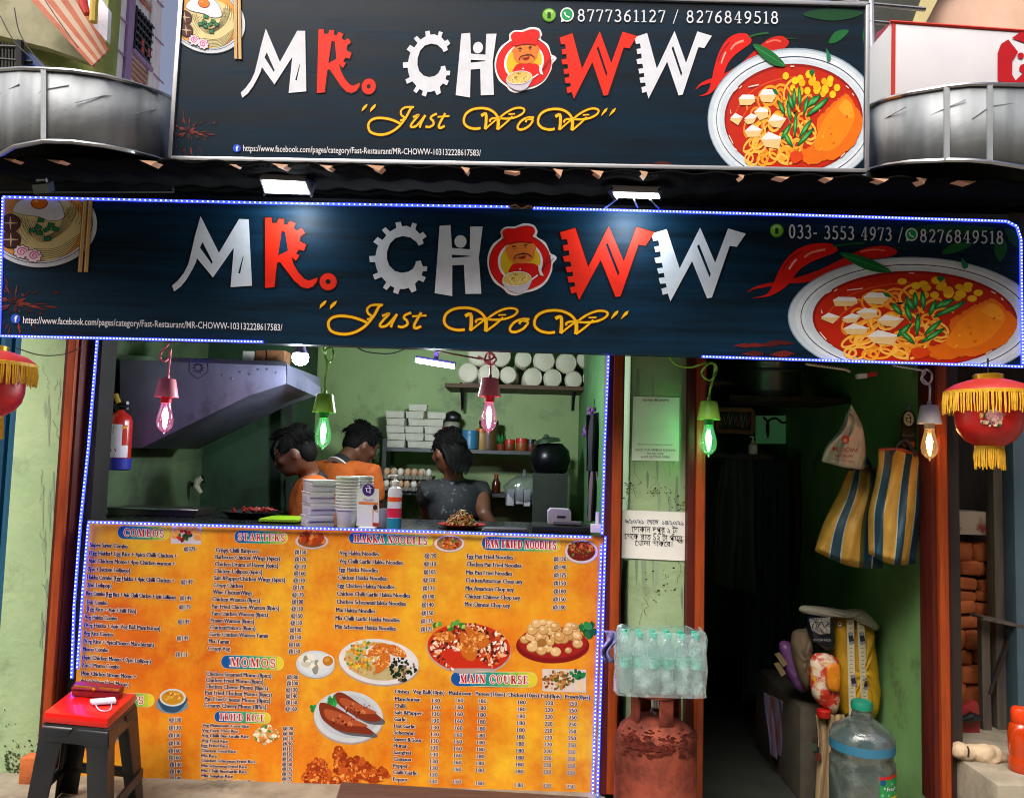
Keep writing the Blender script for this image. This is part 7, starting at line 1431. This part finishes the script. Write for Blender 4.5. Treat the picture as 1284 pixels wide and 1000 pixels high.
# purse and mask on the stool
MAR = mat('maroon_leather', '#7a0f1c', .35, col2='#640c16', scale=20, bump=.2)
q = [Z0(*p, zs+.003) for p in ((89,872),(149,876),(156,866),(100,860))]; pu = thing('purse', 'dark red folded purse lying on the red stool seat', 'purse', sum(q, Vector())/4)
w = MB(); w.prism(q, (0,0,.022), MAR); w.build('body', pu, bevel=.005); w = MB(); w.prism([q[0]+Vector((0,-.003,.023)), q[1]+Vector((0,-.003,.023)), (q[2]+q[1])/2+Vector((0,.0,.03)), (q[3]+q[0])/2+Vector((0,0,.03))], (0,0,.004), MAR); w.build('flap', pu, bevel=.001)
w = MB(); w.bar(q[0]+Vector((.005,.01,.032)), q[0].lerp(q[1], .42)+Vector((0,.012,.03)), .004, .003, GOLDM); w.bar(q[0].lerp(q[1], .55)+Vector((0,.012,.03)), q[1]+Vector((-.004,.006,.03)), .004, .003, GOLDM); w.tube([q[0].lerp(q[1], .46)+Vector((0,.0,.03)), q[0].lerp(q[1], .5)+Vector((0,-.006,.026))], .005, GOLDM, seg=8); w.build('gold_trim', pu)
mq = [Z0(*p, zs+.004) for p in ((112,880),(144,877),(146,882),(116,884))]; mk = thing('face_mask', 'crumpled white face mask with loose ear loop on the stool', 'mask', sum(mq, Vector())/4)
w = MB(); w.prism(mq, (0,0,.012), mat('mask_white', '#c8c8dc', .8, bump=.6)); w.build('mask_body', mk, bevel=.004); w = MB(); w.tube([Z0(x, y, zs+.004) for x, y in spline(((120,883),(124,889),(132,891),(139,888),(140,880)), 5)], .0018, mat('mask_white', '#c8c8dc'), seg=6); w.build('ear_loop', mk)
# brown plank step on the doorstep in front of the menu
PLK = mat('brown_plank', '#4a3128', .6, col2='#39251e', scale=5, stretch=(1,8,8), bump=.2)
zp = .32; q = [Z0(*p, zp) for p in ((428,979),(737,998),(760,1060),(405,1050))]; w = MB(); w.prism(q, (0,0,-.035), PLK); pl = thing('plank_step', 'low brown plank step just in front of the menu bottom', 'step', (sum(q, Vector())/4).xy.to_3d()+Vector((0,0,ZG)))
w.build('top', pl, bevel=.004)
for f in (.12, .88): w = MB(); a = q[0].lerp(q[1], f)+Vector((0,-.03,0)); b_ = q[3].lerp(q[2], f)+Vector((0,.03,0)); w.prism([a+Vector((-.02,0,-.036)), a+Vector((.02,0,-.036)), b_+Vector((.02,0,-.036)), b_+Vector((-.02,0,-.036))], (0,0,-(zp-.036-ZG)+.002), PLK); w.build('support', pl)
# small brick by the left post, moss
p = P(43, 975, -.06); w = MB(); w.box((p.x, -.08, .28), (.06,.06,.1), BR); tag(w.build('brick_piece', loc=(p.x,-.08,.235), bevel=.006), 'small brick piece at the foot of the green left pillar', 'brick')
MOSS = mat('moss_green', '#3a4a1c', .95, col2='#232c12', scale=30, bump=.8); A = Art(lambda x, y, L: P(x, y, -.002-.0004*L)); g_ = random.Random(9)
for i in range(420):
    x, y = g_.uniform(6, 66), 985-abs(g_.gauss(0, 26)); r = g_.uniform(.4, 2.2); A.poly([(x+r*g_.uniform(.4,1.3)*math.cos(a), y+r*g_.uniform(.3,1.4)*math.sin(a)) for a in [k*.8 for k in range(8)]], MOSS, 1)
A.build('moss_patch', shop)

# ================================================================== PEOPLE
SKIN = mat('brown_skin', '#5f3826', .5, col2='#52301f', scale=12, bump=.1); HAIR = mat('black_hair', '#060505', .8, spec=.15, col2='#0c0908', scale=40, stretch=(1,1,.2), bump=.5)
def fuse(o, vox=.011, it=4):
    md = o.modifiers.new('fuse', 'REMESH'); md.mode = 'VOXEL'; md.voxel_size = vox; md.use_smooth_shade = True
    if it: m2 = o.modifiers.new('soften', 'SMOOTH'); m2.factor = .5; m2.iterations = it
def frame_from(fwd, up=Vector((0,0,1))):
    y = fwd.normalized(); x = y.cross(up).normalized(); z = x.cross(y); return Matrix((x, y, z)).transposed()
def person(label, H, face, pitch, torso_face, neck, pelvis, hands, elbows, sh_w, floor, shirt, collar, hair='short', pants=None, sleeve=.55):
    """H = head centre; face = where the nose points on plan; pitch = nod downwards"""
    t = thing('person', label, 'person', (pelvis.x, pelvis.y, floor)); fd = Vector((math.cos(face), math.sin(face), 0)); fdn = (fd*math.cos(pitch)+Vector((0,0,-math.sin(pitch))))
    Mh = frame_from(fdn); hp = lambda x, y, z: H+Mh @ Vector((x, y, z))
    td = Vector((math.cos(torso_face), math.sin(torso_face), 0)); side = td.cross(Vector((0,0,1)))
    b = MB()
    b.ell(H, (.074,.094,.108), SKIN, M=Mh, seg=20, rings=14); b.ell(hp(0,.032,-.062), (.054,.06,.05), SKIN, M=Mh, seg=16, rings=10); b.ell(hp(0,.07,-.088), (.024,.02,.02), SKIN, M=Mh)
    b.tube([hp(0,.086,.018), hp(0,.104,-.012), hp(0,.108,-.03), hp(0,.09,-.036)], [.009,.013,.017,.012], SKIN, seg=8); b.ell(hp(.012,.094,-.032), (.01,.01,.008), SKIN, M=Mh); b.ell(hp(-.012,.094,-.032), (.01,.01,.008), SKIN, M=Mh)
    b.ell(hp(0,.082,.03), (.055,.018,.011), SKIN, M=Mh); b.ell(hp(0,.088,-.058), (.026,.014,.008), SKIN, M=Mh); b.ell(hp(0,.086,-.07), (.022,.014,.008), SKIN, M=Mh)
    for sg in (1, -1):
        b.ell(hp(.045*sg,.066,-.02), (.024,.022,.024), SKIN, M=Mh); b.ell(hp(.075*sg,-.004,-.008), (.01,.022,.034), SKIN, M=Mh @ Matrix.Rotation(.3*sg, 3, 'Z')); b.ell(hp(.08*sg,-.006,-.032), (.009,.012,.014), SKIN, M=Mh)
    b.tube([hp(0,-.02,-.06), H.lerp(neck, .55)-fd*.012, neck, neck+(pelvis-neck)*.1], [.054,.052,.058,.08], SKIN, seg=14)
    shl = [neck+side*sh_w*sg+Vector((0,0,-.045)) for sg in (1, -1)]
    ch = neck.lerp(pelvis, .32); wa = neck.lerp(pelvis, .72)
    def torso(bm, mt, k):
        for a, r0_, r1_ in ((neck+Vector((0,0,-.06)), .1, .13), ):
            pass
        M = frame_from(td)
        for c, rx, ry, rz in ((neck.lerp(pelvis, .16), sh_w*.92, .095, .1), (ch, sh_w*.86, .118, .16), (neck.lerp(pelvis, .55), sh_w*.76, .11, .16), (wa, sh_w*.72, .11, .15), (pelvis, sh_w*.8, .125, .13)): bm.ell(c, (rx*k, ry*k, rz*k), mt, M=M, seg=20, rings=12)
    torso(b, SKIN, .97)
    for i, sg in enumerate((1, -1)):
        sh_, el, ha = shl[i], elbows[i], hands[i]
        b.tube([neck+side*.05*sg+Vector((0,0,-.03)), sh_, sh_.lerp(el, .5), el, el.lerp(ha, .35), el.lerp(ha, .92)], [.05,.056,.046,.039,.036,.025], SKIN, seg=12)
        d = (ha-el).normalized(); Mx = frame_from(d, Vector((0,0,1))); b.ell(ha+d*.02, (.038,.05,.017), SKIN, M=Mx)
        for f in range(4):
            o_ = ha+Mx @ Vector((-.028+.019*f, .06, 0)); l = (.062,.074,.07,.054)[f]; b.tube([o_-d*.02, o_+d*l*.45-Vector((0,0,.006)), o_+d*l*.8-Vector((0,0,.024)), o_+d*l*.9-Vector((0,0,.04))], [.0095,.009,.0085,.007], SKIN, seg=7)
        o_ = ha+Mx @ Vector((.034*sg, .0, 0)); b.tube([o_, o_+Mx @ Vector((.02*sg,.022,-.008)), o_+Mx @ Vector((.02*sg,.048,-.018))], [.013,.011,.008], SKIN, seg=7)
        hip = pelvis+side*.09*sg+Vector((0,0,-.06)); kn = Vector((hip.x+td.x*.03, hip.y+td.y*.03, floor+(hip.z-floor)*.52)); an = Vector((hip.x, hip.y, floor+.07))
        b.tube([hip, hip.lerp(kn, .5), kn, kn.lerp(an, .35), an], [.088,.078,.056,.056,.038], SKIN, seg=12); b.ell(an+td*.06+Vector((0,0,-.04)), (.042,.115,.035), SKIN, M=frame_from(td))
    body = b.build('body', t); fuse(body)
    # shirt
    b = MB(); torso(b, shirt, 1.07)
    for i, sg in enumerate((1, -1)): sh_, el = shl[i], elbows[i]; b.tube([neck+side*.045*sg+Vector((0,0,-.035)), neck+side*.11*sg+Vector((0,0,-.034)), sh_, sh_.lerp(el, sleeve*.5), sh_.lerp(el, sleeve)], [.058,.06,.068,.06,.056], shirt, seg=14)
    o = b.build('shirt', t); fuse(o, .012, 5)
    if collar:
        b = MB(); ax = (H-neck).normalized(); Mc = frame_from(Vector((ax.y, -ax.x, 0)) if abs(ax.z) > .99 else ax.cross(Vector((0,0,1))).normalized(), ax)
        b.lathe(neck+Vector((0,0,-.012)), [(.082,-.02),(.074,.012),(.068,.034),(.062,.034),(.06,0)], collar[0], 22, M=Mc)
        if len(collar) > 1: b.lathe(neck+Vector((0,0,-.012)), [(.0835,-.022),(.085,-.016),(.081,-.01)], collar[1], 22, M=Mc)
        b.build('collar', t)
    b = MB(); pm = pants
    for sg in (1, -1):
        hip = pelvis+side*.09*sg+Vector((0,0,-.04)); kn = Vector((hip.x+td.x*.03, hip.y+td.y*.03, floor+(hip.z-floor)*.52)); an = Vector((hip.x, hip.y, floor+.09)); b.tube([hip, hip.lerp(kn, .5), kn, kn.lerp(an, .5), an], [.105,.09,.07,.066,.058], pm, seg=14)
    b.ell(pelvis+Vector((0,0,-.03)), (sh_w*.86,.14,.11), pm, M=frame_from(td)); o = b.build('trousers', t); fuse(o, .014, 3)
    # hair
    b = MB(); g_ = random.Random(int(abs(H.x)*1000))
    Mr = Mh
    b.ell(hp(0,-.016,.03), (.083,.1,.092), HAIR, M=Mr, seg=24, rings=16, jit=.02, rg=g_); b.ell(hp(0,-.05,-.01), (.074,.058,.075), HAIR, M=Mr, jit=.03, rg=g_)
    nl = 1100
    for i in range(nl):
        a = g_.uniform(0, 6.28); e = g_.uniform(.05, 1.35); d = Vector((math.cos(a)*math.cos(e)*.083, math.sin(a)*math.cos(e)*.1, math.sin(e)*.094))
        if d.y > .05 and d.z < .05: continue
        p0 = hp(d.x, d.y-.016, d.z+.028); q = Mh @ (d.normalized()*.004+Vector((0, .018 if d.y > 0 else -.012, .006 if d.z > .06 else -.022))); q = q*g_.uniform(.6, 1.5)+Mh @ Vector((g_.uniform(-.006,.006), g_.uniform(-.006,.006), 0)); b.tube([p0-q*.3, p0+q*.5, p0+q*1.1], [.0034,.003,.0006], HAIR, seg=3)
    if hair == 'fringe':
        for i in range(70): u = g_.uniform(-1, 1); p0 = hp(.07*u, .062-.02*u*u, .075); b.tube([p0, hp(.078*u, .1-.03*u*u, .045), hp(.08*u+g_.uniform(-.01,.01), .108-.03*u*u, .01+g_.uniform(-.02,.015))], [.009,.008,.002], HAIR, seg=4)
    if hair == 'long':
        for i in range(90): u = g_.uniform(-1, 1); p0 = hp(.075*u, -.05-.03*(1-u*u), .02); b.tube([p0, hp(.085*u, -.1, -.05), hp(.07*u+g_.uniform(-.02,.02), -.1, -.085), hp(.05*u+g_.uniform(-.02,.02), -.09, -.12+g_.uniform(-.03,.03))], [.014,.013,.011,.003], HAIR, seg=5)
        b.ell(hp(0,-.085,-.01), (.055,.035,.055), HAIR, M=Mh, jit=.04, rg=g_)
    b.build('hair', t, angle=80)
    b = MB()
    for sg in (1, -1): b.ell(hp(.031*sg,.082,.008), (.013,.009,.006), mat('eye_lid_shade', '#4a3428', .5), M=Mh, seg=10, rings=7); b.ell(hp(.031*sg,.0895,.008), (.005,.003,.005), BLACK, M=Mh, seg=8, rings=6); b.tube([hp(.016*sg,.094,.03), hp(.032*sg,.092,.036), hp(.05*sg,.08,.031)], .0035, HAIR, seg=5)
    b.build('eyes_and_brows', t); b = MB(); b.tube([hp(-.022,.098,-.063), hp(0,.103,-.0635), hp(.022,.098,-.063)], .0028, mat('lip_brown', '#4a2018', .5), seg=5); b.build('lips', t)
    return t
OSH = mat('orange_shirt', '#cc6420', .8, col2='#a84c14', scale=7, bump=1., bscale=13); DKP = mat('dark_trousers', '#1a1c22', .85); BLKC = mat('black_collar', '#16161a', .7); WHC = mat('white_piping', '#c8c4c0', .7)
def V3(px, py, Y): return P(px, py, Y)
fl = .013
# first cook: profile to the left, head bowed over the work
H1 = V3(369, 566, .78); n1 = V3(391, 601, .86); pv = Vector((n1.x+.03, n1.y+.04, fl+.9))
person('cook in an orange shirt with black collar, profile bowed to the left', H1, R(187), .42, R(195), n1, pv, [V3(330, 668, .75), V3(350, 672, .62)], [V3(402, 680, 1.05), V3(366, 690, .7)], .2, fl, OSH, (BLKC,), 'fringe', DKP)
# second cook: from behind, head bowed to the right
H2 = V3(453, 557, 1.42); n2 = V3(428, 582, 1.3); pv2 = Vector((n2.x-.01, n2.y+.02, fl+.92))
person('cook in an orange shirt seen from behind with his head bowed to the right', H2, R(35), .5, R(62), n2, pv2, [V3(478, 680, 1.6), V3(440, 680, 1.7)], [V3(474, 650, 1.35), V3(398, 655, 1.4)], .22, fl, OSH, (BLKC, WHC), 'short', DKP)
# third: in a dark patterned top, back turned
FLW_ = mat('dark_floral_top', '#15161a', .8, col2='#5c5c62', scale=34, lo=.6, hi=.68)
H3 = V3(562, 566, 1.25); n3 = V3(570, 606, 1.28); pv3 = Vector((n3.x+.01, n3.y, fl+.9))
person('cook in a dark floral top with black hair, standing turned away beside the rack', H3, R(130), .25, R(118), n3, pv3, [V3(625, 668, 1.2), V3(560, 675, 1.55)], [V3(607, 645, 1.2), V3(538, 660, 1.4)], .17, fl, FLW_, None, 'long', DKP, .3)

# ------------------------------------------------------------------ tidy
for o in scene.objects:
    if '_w' in o: del o['_w']
